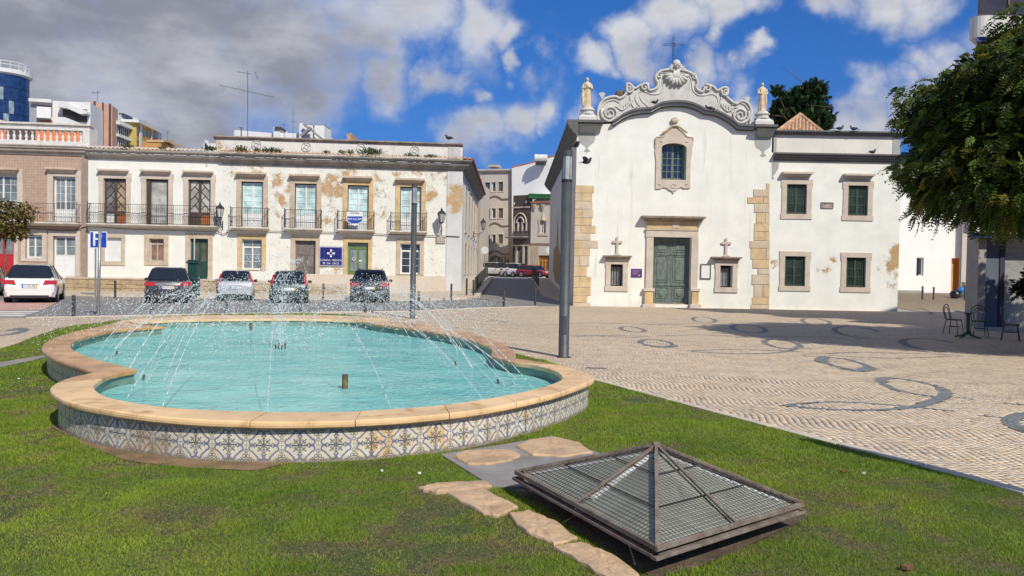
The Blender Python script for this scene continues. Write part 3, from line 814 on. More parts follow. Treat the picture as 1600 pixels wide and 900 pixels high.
# ------------------------------------------------------------------ jets: beads and threads of water on ballistic arcs
mt, nt, b = newmat('water_drops')
b.inputs['Base Color'].default_value = (.95, .95, .94, 1); b.inputs['Roughness'].default_value = .15
b.inputs['Specular IOR Level'].default_value = .35
tr = nt.nodes.new('ShaderNodeBsdfTransparent'); tr.inputs[0].default_value = (.93, .96, .97, 1)
ms = nt.nodes.new('ShaderNodeMixShader'); ms.inputs[0].default_value = .50
nt.links.new(tr.outputs[0], ms.inputs[1]); nt.links.new(b.outputs[0], ms.inputs[2]); nt.links.new(ms.outputs[0], nt.nodes['Material Output'].inputs[0])
M_drop = mt
OCT = np.array([(1, 0, 0), (0, 1, 0), (-1, 0, 0), (0, -1, 0), (0, 0, 1), (0, 0, -1)], float)
OCF = np.array([(0, 1, 4), (1, 2, 4), (2, 3, 4), (3, 0, 4), (1, 0, 5), (2, 1, 5), (3, 2, 5), (0, 3, 5)])
def drops(pts, sz, name, stretch=None):
    k = len(pts); pts = np.array(pts); sz = np.array(sz)[:, None, None]
    st = np.ones((k, 1, 3))
    V = pts[:, None, :] + OCT[None] * sz * st
    if stretch is not None:
        s = np.array(stretch)
        V += (OCT[None, :, 2:3] * sz) * s[:, None, :]
    F = OCF[None] + (np.arange(k) * 6)[:, None, None]
    return npmesh(name, V.reshape(-1, 3), F.reshape(-1, 3), M_drop, nper=3, smooth=True)
rj = np.random.RandomState(12)
def jet(p0, p1, top, seed, spread=.05, dens=1.0, thread=.45, label=None, group=None, size=.007):
    """arc from p0 to p1 with peak height top above water; solid thread first, beads later"""
    r = np.random.RandomState(seed); p0 = np.array(p0); p1 = np.array(p1); pts, sz, st = [], [], []
    L = np.hypot(*(p1 - p0)[:2]) + 2 * top; n = int(L * 25 * dens)
    lam = r.uniform(0, 6.28)
    for i in range(n):
        t = (i + r.uniform(0, 1)) / n
        base = p0 + (p1 - p0) * t; z = 4 * top * t * (1 - t)
        vel = (p1 - p0) * 1.0 + np.array([0, 0, 4 * top * (1 - 2 * t)]); vel /= np.linalg.norm(vel)
        q = max(0, t - thread * .6); wob = spread * q * 1.3
        if r.uniform() < (.42 * math.sin(15 * t + lam) + .30 if t > thread else .22 * math.sin(23 * t + lam) + .10): continue
        off = r.normal(0, 1, 3) * wob * (2.4 if r.uniform() < .15 else .55)
        pts.append((base[0] + off[0], base[1] + off[1], ZW + z + off[2])); s = size * r.uniform(.5, 1.25) * (1 + q * .6)
        sz.append(s); k = 4.5 * (1 - t) + .6 if t < thread else r.uniform(.1, 1.2)
        st.append(vel * k)
    o = drops(pts, sz, 'water_jet', st)
    return tag(o, label, 'water jet', group)
def V3(p, z=ZW): return (p[0], p[1], 0)
G1 = 'thin water jets arcing in from the edge of the basin'
tgt = (CEN.x, CEN.y)
rim, _ = resample(cleanring(INALL, .3) + [cleanring(INALL, .3)[0]], n=26)
seed = 100
for nm, k in (('west', 6), ('southwest', 3), ('east', 6), ('southeast', 5)):
    p = NOZ[nm]; d = Vector((CEN.x - p.x, CEN.y - p.y));
    lab = {'west': 'thin water jet in the bundle rising from the nozzle in the left lobe', 'southwest': 'thin water jet rising from the near left corner nozzle beside the coping point',
           'east': 'thin water jet in the bundle rising by the notch on the right of the basin', 'southeast': 'thin water jet rising inside the near right lobe of the basin'}[nm]
    for i in range(k):
        ang = (i - (k - 1) / 2) * .16; dd = Vector((d.x * math.cos(ang) - d.y * math.sin(ang), d.x * math.sin(ang) + d.y * math.cos(ang)))
        f = rj.uniform(.85, 1.05)
        s0 = (p.x + dd.normalized().x * .4 + rj.uniform(-.12, .12), p.y + dd.normalized().y * .4 + rj.uniform(-.2, .2), 0)
        jet(s0, (s0[0] + dd.x * f, s0[1] + dd.y * f, 0), rj.uniform(.95, 1.25), seed, .10, 1.5, .5, lab, G1 + ' at the ' + {'west': 'left', 'southwest': 'near left', 'east': 'right', 'southeast': 'near right'}[nm], .0048); seed += 1
for i in range(26):
    p = rim[i]; d = Vector((CEN.x - p.x, CEN.y - p.y))
    if i % 2 and p.y > 12: continue
    f = rj.uniform(.78, .98); L_ = d.length
    side = 'near' if p.y < 9.5 else ('far' if p.y > 16.5 else ('west' if p.x < CEN.x else 'east'))
    jet((p.x, p.y, 0), (p.x + d.x * f, p.y + d.y * f, 0), rj.uniform(.75, 1.2), seed, .07, 1.15, .3,
        {'near': 'beaded water jet leaping from the near rim, %s of the rusty overflow pipe' % ('left' if p.x < -1.97 else 'right'), 'far': 'beaded water jet leaping from just inside the far rim of the basin', 'west': 'beaded water jet leaping from the left side of the basin', 'east': 'beaded water jet leaping from the right side of the basin'}[side],
        'beaded jets from the %s part of the basin' % {'west': 'left', 'east': 'right'}.get(side, side), .0068 if p.y < 10 else .0105); seed += 1
# centre plume
pts, sz, st = [], [], []
r = np.random.RandomState(5)
for j in range(12):
    a = 2 * math.pi * j / 12; L_ = r.uniform(.12, 1.1); top = r.uniform(.7, 1.65)
    for i in range(110):
        t = r.uniform(0, 1) ** 1.1; sp2 = .02 + .20 * t
        pts.append((CEN.x + math.cos(a) * L_ * t + r.normal(0, sp2) * .55, CEN.y + math.sin(a) * L_ * t + r.normal(0, sp2) * .55, ZW + 4 * top * t * (1 - t) + abs(r.normal(0, .03))))
        sz.append(r.uniform(.003, .009)); st.append(np.array([0, 0, r.uniform(.4, 3.2)]))
tag(drops(pts, sz, 'water_plume', st), 'tall broken plume of water at the middle of the basin', 'water jet')
# loose spray thrown over the whole basin
pts, sz = [], []
for i in range(19000):
    a = r.uniform(0, 6.283); q = r.uniform(.2, 1) ** .8; top = .5 + .9 * math.exp(-q * q * 1.2)
    x = CEN.x + .5 + math.cos(a) * q * 3.7 + math.sin(a) * .3; y = CEN.y + math.sin(a) * q * 4.6
    cl_ = math.sin(x * 2.7 + 1) * math.sin(y * 1.9) + math.sin(x * 5.1 + y * 3.3) * .5
    if cl_ < r.uniform(-1.1, .8): continue
    z = top * r.beta(3.6, 1.5)
    pts.append((x, y, ZW + .05 + z)); sz.append(r.uniform(.0035, .0115) if i % 3 else .004)
o = drops(pts, sz, 'water_spray'); o['kind'] = 'stuff'; o['label'] = 'loose drops of spray hanging over the basin'
# white splashes where jets fall back
pts, sz = [], []
for c_ in range(34):
    a = r.uniform(0, 6.283); q = r.uniform(.15, .8); cx, cy = CEN.x + math.cos(a) * q * 3.3, CEN.y + math.sin(a) * q * 5
    for i in range(26):
        pts.append((cx + r.normal(0, .10), cy + r.normal(0, .10), ZW + abs(r.normal(0, .022)))); sz.append(r.uniform(.003, .008))
o = drops(pts, sz, 'splash_foam'); o['kind'] = 'stuff'; o['label'] = 'white splashes on the water of the basin'
# ================================================================== LAWN FURNITURE: slab, stepping stones, skylight
M_slab = mat('slab_concrete', (.27, .25, .235), .75, .15, 2.5, .25, 50, dirt=(.17, .15, .13), dirtamt=.6)
M_ochs = mat('ochre_stone', (.52, .36, .22), .7, .22, 3.0, .6, 18, dirt=(.30, .17, .08), dirtamt=.7, dirtscale=3)
slabp = [P2(at(x, y)) for x, y in [(688, 713), (790, 697), (862, 684), (938, 712), (900, 728), (850, 742), (826, 764), (770, 764)]]
mb = MB(); mb.slab(slabp, -.05, .022)
tag(mb.build('paving_slab', M_slab, bevel=.008), 'grey concrete slab between the fountain wall and the metal skylight', 'slab')
def stone(pxl, z0, z1, name, lab, cat, rough=.009, mt=None, grp=None):
    ctr = [at(x, y).xy for x, y in pxl]; r = random.Random(len(lab)); pts = []
    n = len(ctr)
    for i in range(n):
        a, b_ = ctr[i], ctr[(i + 1) % n]
        for k in range(5):
            q = a.lerp(b_, k / 5); pts.append((q.x + r.uniform(-rough, rough), q.y + r.uniform(-rough, rough)))
    c = sum((Vector(p) for p in pts), Vector((0, 0))) / len(pts)
    vs, fs = [], []; N = len(pts)
    for f, z in ((1.0, z0), (1.0, z1 - .012), (.965, z1), (.6, z1 + .004), (.25, z1)):
        for p in pts:
            q = c + (Vector(p) - c) * f; vs.append((q.x, q.y, z + (r.uniform(-.004, .004) if f < 1 else 0)))
    for l in range(4):
        for i in range(N): fs.append((l * N + i, l * N + (i + 1) % N, (l + 1) * N + (i + 1) % N, (l + 1) * N + i))
    fs.append(tuple(4 * N + i for i in range(N)))
    mb = MB(); mb.add(vs, fs); o = mb.build(name, mt or M_ochs, smooth=False); return tag(o, lab, cat, grp)
stone([(709, 719), (722, 711), (760, 708), (800, 710), (814, 716), (800, 724), (768, 731), (730, 731)], .0, .040, 'stepping_stone', 'rough ochre stone set flat in the grey slab below the tiled wall', 'stone')
stone([(806, 702), (830, 692), (868, 688), (905, 697), (925, 712), (880, 719), (830, 716)], .0, .040, 'stepping_stone', 'long ochre stone at the back corner of the grey slab beside the skylight', 'stone')
stone([(652, 767), (690, 760), (758, 758), (770, 765), (735, 770), (680, 774)], .0, .035, 'stepping_stone', 'narrow pinkish stone at the head of the stone row in the grass', 'stone')
stone([(696, 776), (752, 768), (809, 796), (778, 811), (757, 808)], .0, .030, 'stepping_stone', 'smooth pink rectangular stone, second in the row beside the skylight', 'stone', .006)
stone([(793, 808), (824, 803), (866, 818), (902, 846), (868, 857), (820, 836)], .0, .030, 'stepping_stone', 'pitted ochre stone, third in the row beside the skylight', 'stone')
stone([(866, 861), (905, 852), (960, 874), (1000, 905), (985, 930), (930, 900)], .0, .030, 'stepping_stone', 'pale brown stone nearest the camera in the row beside the skylight', 'stone', .008)
# bare soil round the skylight and along the basin
M_soil = mat('bare_soil', (.085, .062, .042), .95, .35, 4, .9, 30, dirt=(.16, .115, .07), dirtamt=.8, dirtscale=3)
SOIL1 = [P2(at(x, y)) for x, y in [(775, 762), (815, 775), (860, 800), (905, 835), (960, 870), (1020, 905), (1090, 890), (1180, 850), (1262, 812), (1230, 782), (1050, 740), (900, 730)]]
sheet('soil_bed', SOIL1, .012, M_soil)
SOIL2 = [P2(at(x, y)) for x, y in [(80, 668), (140, 700), (200, 722), (300, 733), (400, 737), (440, 727), (420, 710), (300, 690), (120, 650)]]
sheet('soil_bed', SOIL2, .010, mat('bare_soil_pale', (.21, .135, .075), .95, .3, 4, .8, 30))
# pale path across the lawn on the left
PATH = [P2(at(x, y)) for x, y in [(-200, 600), (-60, 581), (0, 568), (40, 561), (70, 556), (72, 560), (40, 567), (0, 576), (-60, 591), (-200, 613)]]
sheet('path', PATH, .02, M_slab)

# skylight: A left, B near, C right, D back
A_, B_, C_ = [at(x, y, .18) for x, y in ((807, 738), (1027, 857), (1252, 788))]
D_ = A_ + C_ - B_; CC = (A_ + C_) / 2; AP = aty(1025.5, 694, CC.y)
SKY_L = thing('skylight', 'low pyramid skylight of dull glass under wire mesh in a rusty steel frame', 'skylight', (CC.x, CC.y, 0))
def loc(v): return Vector((v.x - CC.x, v.y - CC.y, v.z))
M_rust = mat('rusty_painted_steel', (.22, .18, .15), .75, .3, 9, .5, 40, dirt=(.23, .10, .055), dirtamt=.9, dirtscale=5, metal=.2)
M_glassd = mat('dusty_wired_glass', (.33, .34, .27), .4, .15, 3, .05, 20, spec=.5, dirt=(.15, .13, .09), dirtamt=.6, dirtscale=3)
M_mesh = mat('galvanised_mesh', (.075, .07, .06), .7, .3, 9, .1, metal=.1)
cor = [loc(v) for v in (A_, B_, C_, D_)]; ap = loc(AP)
def barb(mb, a, b_, w, h, up=Vector((0, 0, 1))):
    t = (b_ - a).normalized(); s = t.cross(up).normalized(); u = s.cross(t)
    q = [s * (-w) + u * (-h), s * w + u * (-h), s * w + u * h, s * (-w) + u * h]
    mb.hexa([a + k for k in q], [b_ + k for k in q]); return mb
for i in range(4):
    a, b_ = cor[i], cor[(i + 1) % 4]; t = (b_ - a).normalized()
    mb = MB(); barb(mb, a - t * .012, b_ + t * .012 - t * .03, .012, .015); mb.build('frame_rail', M_rust, SKY_L, bevel=.003)
    o_ = Vector((0, 0, -.048)); s = t.cross(Vector((0, 0, 1)))
    mb = MB(); barb(mb, a + o_ - t * .028, b_ + o_ + t * .0, .022, .010); mb.build('lower_rail', M_rust, SKY_L, bevel=.003)
    mb = MB(); L0 = a * .72; mb.box(L0.x - .012, L0.x + .012, L0.y - .012, L0.y + .012, -.05, .17); mb.build('leg', M_rust, SKY_L)
midp = [(cor[i] + cor[(i + 1) % 4]) / 2 for i in range(4)]
for i in range(4):
    mb = MB(); barb(mb, cor[i] + Vector((0, 0, .012)), ap, .011, .008); mb.build('hip_rail', M_rust, SKY_L)
    mb = MB(); barb(mb, midp[i] + Vector((0, 0, .010)), ap - Vector((0, 0, .004)), .009, .007); mb.build('middle_rail', M_rust, SKY_L)
mb = MB(); mb.box(ap.x - .022, ap.x + .022, ap.y - .022, ap.y + .022, ap.z - .012, ap.z + .014); mb.build('apex_plate', M_rust, SKY_L, bevel=.003)
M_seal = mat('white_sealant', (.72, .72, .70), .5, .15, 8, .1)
apg = ap - Vector((0, 0, .045))
for i in range(4):
    a, b_ = cor[i] - Vector((0, 0, .018)), cor[(i + 1) % 4] - Vector((0, 0, .018)); m_ = (a + b_) / 2
    for p, q in ((a, m_), (m_, b_)):
        nrm = (q - p).cross(apg - p).normalized(); nrm = nrm if nrm.z > 0 else -nrm
        c = (p + q + apg) / 3; e = .965
        T3 = [c + (k - c) * e for k in (p, q, apg)]
        mb = MB(); mb.add(T3 + [k - nrm * .006 for k in T3], [(0, 1, 2), (5, 4, 3), (0, 3, 4, 1), (1, 4, 5, 2), (2, 5, 3, 0)]); mb.build('glass_pane', M_glassd, SKY_L)
        # steel mesh two inches above
        U = (q - p).normalized(); Vv = nrm.cross(U); Vv = Vv if Vv.dot(ap - p) > 0 else -Vv
        tri = [k + nrm * .028 for k in (p, q, apg)]
        def seg(p0, d0):
            hits = []
            for k in range(3):
                s0, s1 = tri[k], tri[(k + 1) % 3]; n2 = nrm.cross(d0); den = (s1 - s0).dot(n2)
                if abs(den) < 1e-9: continue
                f = (p0 - s0).dot(n2) / den
                if 0 <= f <= 1: hits.append(s0 + (s1 - s0) * f)
            return (hits[0], hits[1]) if len(hits) >= 2 else None
        mb = MB(); H = (apg - p).dot(Vv); Lw = (q - p).length
        k = .016
        while k < H:
            sg = seg(tri[0] + Vv * k, U)
            if sg and (sg[1] - sg[0]).length > .01: barb(mb, sg[0], sg[1], .0013, .0013, nrm)
            k += .031
        k = .016
        while k < Lw:
            sg = seg(tri[0] + U * k, Vv)
            if sg and (sg[1] - sg[0]).length > .01: barb(mb, sg[0] + nrm * .0026, sg[1] + nrm * .0026, .0013, .0013, nrm)
            k += .031
        mb.build('wire_mesh', M_mesh, SKY_L)
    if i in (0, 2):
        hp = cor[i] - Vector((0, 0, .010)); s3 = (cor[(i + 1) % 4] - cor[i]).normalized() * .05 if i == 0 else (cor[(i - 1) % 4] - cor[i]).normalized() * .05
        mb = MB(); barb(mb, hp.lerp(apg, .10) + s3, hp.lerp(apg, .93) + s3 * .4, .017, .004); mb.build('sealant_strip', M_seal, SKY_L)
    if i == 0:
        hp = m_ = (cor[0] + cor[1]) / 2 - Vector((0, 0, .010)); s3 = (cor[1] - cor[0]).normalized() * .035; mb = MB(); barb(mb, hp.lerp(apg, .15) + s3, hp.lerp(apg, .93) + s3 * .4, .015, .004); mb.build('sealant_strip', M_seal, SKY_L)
    # horizontal lap bars across each face
    for f in (.36, .7):
        mb = MB(); barb(mb, a.lerp(apg, f) + Vector((0, 0, .012)), b_.lerp(apg, f) + Vector((0, 0, .012)), .005, .003); mb.build('lap_bar', M_mesh, SKY_L)
mb = MB(); pp = [(c * .93).xy for c in cor]; mb.slab([(p.x, p.y) for p in pp], -.05, -.0); mb.build('curb', M_soil, SKY_L)

# ------------------------------------------------------------------ grass blades
def grass(poly, avoid, n, y0, y1, x0, x1, hgt, wid, seed):
    r = np.random.RandomState(seed)
    P = np.stack([r.uniform(x0, x1, n), r.uniform(y0, y1, n)], 1)
    k = inpoly(P, poly) & (np.abs(P[:, 0]) < P[:, 1] * .70 + .6)
    for a in avoid: k &= ~inpoly(P, a)
    # thinner where worn
    wear = vnoise(P, .55, 1) * .6 + vnoise(P, .16, 2) * .4
    k &= (wear < .70) | (r.uniform(0, 1, n) < .38)
    for s, f in ((SOIL1, .10), (SOIL2, .10)):
        k &= (~inpoly(P, s)) | (r.uniform(0, 1, n) < f)
    P = P[k]; n = len(P); wear = wear[k]
    tall = .55 + .9 * vnoise(P, .22, 4) ** 2 + .35 * vnoise(P, 1.3, 8)
    h = hgt * r.uniform(.55, 1.25, n) * tall * np.clip(1.3 - wear, .35, 1)
    ang = r.uniform(0, 6.283, n); la = r.uniform(0, 6.283, n); lean = r.uniform(.15, 1.0, n) * h
    w = wid * r.uniform(.7, 1.3, n); dx, dy = np.cos(ang) * w, np.sin(ang) * w
    z0 = np.full(n, .004)
    V = np.stack([np.stack([P[:, 0] - dx, P[:, 1] - dy, z0], 1), np.stack([P[:, 0] + dx, P[:, 1] + dy, z0], 1),
                  np.stack([P[:, 0] + np.cos(la) * lean, P[:, 1] + np.sin(la) * lean, h], 1)], 1)
    pat = vnoise(P, .9, 5) * .55 + vnoise(P, .3, 6) * .35 + .1
    g1, g2, dry = np.array([.11, .225, .018]), np.array([.33, .40, .045]), np.array([.36, .27, .12])
    c = g1[None] * (1 - pat[:, None]) + g2[None] * pat[:, None]
    dm = np.clip((wear - .54) * 5.5, 0, 1)[:, None] * r.uniform(0, 1, (n, 1)); c = c * (1 - dm) + dry * dm
    ri = r.uniform(0, 1, (n, 1)); c = np.where(ri < .05, dry, c)
    c *= r.uniform(.72, 1.28, (n, 1))
    C = np.repeat(c, 3, 0); C[2::3] *= 1.25
    return V, C
fo_poly = [(p.x, p.y) for p in cleanring(OUTALL, .07)]
sk_poly = [P2(v) for v in (A_, B_, C_, D_)]
av = [fo_poly, slabp, PATH]
a = [grass(LAWN, av, 520000, 3.4, 6.2, -4.6, 4.8, .024, .0022, 1),
     grass(LAWN, av, 420000, 6.2, 9.5, -7.2, 4.4, .028, .0032, 2),
     grass(LAWN, av, 250000, 9.5, 15.0, -11, 2.7, .032, .0052, 3),
     grass(LAWN, av, 160000, 15.0, 27.5, -13, 1.0, .042, .009, 4)]
V = np.concatenate([q[0] for q in a]).reshape(-1, 3); C2 = np.concatenate([q[1] for q in a])
go = npmesh('grass', V, np.arange(len(V)).reshape(-1, 3), matattr('grass_blades', .6, 0, 1, .1, 2, trans=.42), C2, nper=3, kind='stuff'); go['label'] = 'short green lawn grass with worn brown patches'
# fallen leaves and petals on the grass
M_leafd = mat('dead_leaf', (.16, .08, .03), .8, .3, 20, .3)
M_petal = mat('white_scrap', (.75, .72, .68), .7, .05, 20, 0)
for x, y, s, mt, lab in ((1417, 888, .03, M_leafd, 'brown dead leaf lying in the grass below the skylight'), (655, 740, .012, M_petal, 'white scrap in the grass below the ochre stained tiles'), (29, 592, .014, M_petal, 'white scrap on the grass at the left side of the fountain'),
                      (597, 736, .010, M_petal, 'small white petal in the grass near the foot of the tiled wall'), (1316, 737, .02, M_leafd, 'dark leaf on the grass right of the skylight'), (1349, 740, .018, mat('pale_pebble', (.5, .44, .36), .8, .1, 9, .2), 'pale pebble on the grass right of the skylight')):
    p = at(x, y, .02); mb = MB(); n = 7; rr = random.Random(x)
    ring_ = [(p.x + s * (1 + .3 * rr.random()) * math.cos(6.283 * k / n), p.y + .6 * s * (1 + .3 * rr.random()) * math.sin(6.283 * k / n)) for k in range(n)]
    vs = [(a_, b_, .018) for a_, b_ in ring_] + [(a_, b_, .03 + s * .3 * rr.random()) for a_, b_ in ring_]
    mb.add(vs, [tuple(range(n))[::-1], tuple(range(n, 2 * n))] + [(k, (k + 1) % n, n + (k + 1) % n, n + k) for k in range(n)])
    tag(mb.build({M_leafd: 'fallen_leaf', M_petal: 'paper_scrap'}.get(mt, 'pebble'), mt), lab, {M_leafd: 'leaf', M_petal: 'scrap'}.get(mt, 'pebble'))
# ================================================================== FACADE TOOLS
class Fac:
    """vertical plane through A and B (left to right as seen); local x along it, y inwards, z up"""
    def __init__(s, A, B):
        s.A = Vector((A[0], A[1], 0)); s.B = Vector((B[0], B[1], 0)); s.u = (s.B - s.A).normalized()
        s.n = Vector((-s.u.y, s.u.x, 0)); s.rz = math.atan2(s.u.y, s.u.x)
    def at(s, px, py):
        d = ray(px, py); t = (s.A - EYE).dot(s.n) / d.dot(s.n); p = EYE + d * t
        return (p - s.A).dot(s.u), p.z
    def r(s, x0, x1, y0, y1):
        """pixel rectangle (y0 above y1) -> local x0, x1, z0, z1"""
        xm, ym = (x0 + x1) / 2, (y0 + y1) / 2
        return s.at(x0, ym)[0], s.at(x1, ym)[0], s.at(xm, y1)[1], s.at(xm, y0)[1]
    def pts(s, l): return [s.at(x, y) for x, y in l]
def wall(X0, X1, Z0, Z1, holes, dep, mt, parent, name='wall', y=0.0, rev=True):
    xs = sorted(set([X0, X1] + [h[0] for h in holes] + [h[1] for h in holes])); xs = [x for x in xs if X0 <= x <= X1]
    zs = sorted(set([Z0, Z1] + [h[2] for h in holes] + [h[3] for h in holes])); zs = [z for z in zs if Z0 <= z <= Z1]
    mb = MB(); ix = {}
    def v(x, z):
        if (x, z) not in ix: ix[(x, z)] = len(mb.v); mb.v.append((x, y, z))
        return ix[(x, z)]
    for i in range(len(xs) - 1):
        for j in range(len(zs) - 1):
            cx, cz = (xs[i] + xs[i + 1]) / 2, (zs[j] + zs[j + 1]) / 2
            if any(h[0] < cx < h[1] and h[2] < cz < h[3] for h in holes): continue
            mb.f.append((v(xs[i], zs[j]), v(xs[i + 1], zs[j]), v(xs[i + 1], zs[j + 1]), v(xs[i], zs[j + 1])))
    if rev:
        for x0, x1, z0, z1 in holes:
            mb.add([(x0, y, z0), (x0, y + dep, z0), (x0, y + dep, z1), (x0, y, z1)], [(0, 1, 2, 3)])
            mb.add([(x1, y, z0), (x1, y, z1), (x1, y + dep, z1), (x1, y + dep, z0)], [(0, 1, 2, 3)])
            mb.add([(x0, y, z0), (x1, y, z0), (x1, y + dep, z0), (x0, y + dep, z0)], [(0, 1, 2, 3)])
            mb.add([(x0, y, z1), (x0, y + dep, z1), (x1, y + dep, z1), (x1, y, z1)], [(0, 1, 2, 3)])
    return mb.build(name, mt, parent)
def surround(h, w, mt, parent, proud=.045, top=None, bot=None, y=0.0, ears=0.0, name='stone_surround', sill=True):
    x0, x1, z0, z1 = h; top = w if top is None else top; bot = w if bot is None else bot; mb = MB(); p = y - proud; q = y + .05
    g = .0
    mb.box(x0 - w, x0, p, q, z0 - (0 if not sill else 0), z1); mb.box(x1, x1 + w, p, q, z0, z1)
    mb.box(x0 - w - ears, x1 + w + ears, p - .004, q, z1, z1 + top)
    if sill: mb.box(x0 - w - ears, x1 + w + ears, p - .004, q, z0 - bot, z0)
    if ears:
        mb.box(x0 - w - ears, x0 - w, p - .004, q, z1 - ears * 3.5, z1); mb.box(x1 + w, x1 + w + ears, p - .004, q, z1 - ears * 3.5, z1)
    return mb.build(name, mt, parent, bevel=.008)
def hood(x0, x1, z0, z1, mt, parent, out=.32, y=0.0, name='window_hood'):
    """moulded drip hood: wide flat top, tapering under"""
    h = z1 - z0; i = h * .9; mb = MB()
    mb.box(x0, x1, y - out, y + .05, z0 + h * .62, z1)
    a = [(x0 + i * .15, y + .04, z0 + h * .28), (x1 - i * .15, y + .04, z0 + h * .28), (x1 - i * .15, y - out * .78, z0 + h * .28), (x0 + i * .15, y - out * .78, z0 + h * .28)]
    mb.hexa([(x0 + i, y + .04, z0), (x0 + i, y - out * .3, z0), (x1 - i, y - out * .3, z0), (x1 - i, y + .04, z0)][::-1],
            [(x0 + i * .2, y + .04, z0 + h * .62), (x0 + i * .2, y - out * .85, z0 + h * .62), (x1 - i * .2, y - out * .85, z0 + h * .62), (x1 - i * .2, y + .04, z0 + h * .62)][::-1])
    return mb.build(name, mt, parent)
def profile_run(X0, X1, prof, mt, parent, name='cornice', y=0.0, z=0.0, ends=(0, 0)):
    """profile [(y out (negative = towards the square), z)] pulled along x; ends: extra return length"""
    n = len(prof); mb = MB()
    vs = [(X0 - ends[0] * max(0, -p[0]), y + p[0], z + p[1]) for p in prof] + [(X1 + ends[1] * max(0, -p[0]), y + p[0], z + p[1]) for p in prof]
    mb.add(vs, [(i, i + n, (i + 1) % n + n, (i + 1) % n) for i in range(n)] + [tuple(range(n)), tuple(range(2 * n - 1, n - 1, -1))])
    o = mb.build(name, mt, parent)
    bm = bmesh.new(); bm.from_mesh(o.data); bmesh.ops.recalc_face_normals(bm, faces=bm.faces[:]); bm.to_mesh(o.data); bm.free()
    return o
def window(h, parent, mf, mg, leaves=2, cols=1, rows=3, y=.17, fw=.055, bar=.022, panel=0.0, mp=None, name='window', transom=0.0, dep=.045, meeting=1.0):
    """a framed window or glazed door: frame mesh, every pane a child; panel = share of the height closed by a solid panel"""
    x0, x1, z0, z1 = h; W_ = x1 - x0; H_ = z1 - z0; mb = MB();
    mb.box(x0, x0 + fw, y, y + dep + .02, z0, z1); mb.box(x1 - fw, x1, y, y + dep + .02, z0, z1)
    mb.box(x0 + fw, x1 - fw, y, y + dep + .02, z1 - fw, z1); mb.box(x0 + fw, x1 - fw, y, y + dep + .02, z0, z0 + fw * .8)
    ix0, ix1, iz0, iz1 = x0 + fw, x1 - fw, z0 + fw * .8, z1 - fw
    panes = []
    if transom:
        zt = iz1 - transom * H_; mb.box(ix0, ix1, y + .002, y + dep, zt - fw * .5, zt + fw * .5)
        c = leaves * cols
        for k in range(c):
            a, b_ = ix0 + (ix1 - ix0) * k / c, ix0 + (ix1 - ix0) * (k + 1) / c; panes.append((a, b_, zt + fw * .5, iz1))
            if k: mb.box(a - bar / 2, a + bar / 2, y + .006, y + dep - .004, zt + fw * .5, iz1)
        iz1 = zt - fw * .5
    lw = (ix1 - ix0) / leaves; sf = fw * .75 * meeting
    for l in range(leaves):
        a, b_ = ix0 + l * lw, ix0 + (l + 1) * lw
        mb.box(a, a + sf, y - .012, y + dep - .012, iz0, iz1); mb.box(b_ - sf, b_, y - .012, y + dep - .012, iz0, iz1)
        mb.box(a + sf, b_ - sf, y - .012, y + dep - .012, iz1 - sf, iz1);
        zb = iz0 + panel * H_
        mb.box(a + sf, b_ - sf, y - .012, y + dep - .012, iz0, iz0 + sf)
        if panel:
            mb.box(a + sf, b_ - sf, y - .010, y + dep - .012, zb - sf, zb); mb.box(a + sf, b_ - sf, y + .006, y + dep - .016, iz0 + sf, zb - sf)
        else: zb = iz0 + sf
        pa, pb, pz0, pz1 = a + sf, b_ - sf, zb, iz1 - sf
        for c in range(cols):
            for q in range(rows):
                panes.append((pa + (pb - pa) * c / cols, pa + (pb - pa) * (c + 1) / cols, pz0 + (pz1 - pz0) * q / rows, pz0 + (pz1 - pz0) * (q + 1) / rows))
            if c: xx = pa + (pb - pa) * c / cols; mb.box(xx - bar / 2, xx + bar / 2, y - .006, y + dep - .016, pz0, pz1)
        for q in range(1, rows):
            zz = pz0 + (pz1 - pz0) * q / rows; mb.box(pa, pb, y - .004, y + dep - .018, zz - bar / 2, zz + bar / 2)
    fo = mb.build(name, mf, parent)
    for a, b_, c, d in panes:
        t = random.uniform(-.004, .004); m2 = MB(); yy = y + dep * .45
        m2.add([(a, yy + t, c), (b_, yy - t, c), (b_, yy - t, d), (a, yy + t, d), (a, yy + .012, c), (b_, yy + .012, c), (b_, yy + .012, d), (a, yy + .012, d)],
               [(0, 1, 2, 3), (7, 6, 5, 4), (0, 4, 5, 1), (1, 5, 6, 2), (2, 6, 7, 3), (3, 7, 4, 0)])
        m2.build('pane', mg, fo)
    mb = MB(); mb.box(x0 - .02, x1 + .02, y + dep + .3, y + dep + .34, z0 - .02, z1 + .02)
    return fo
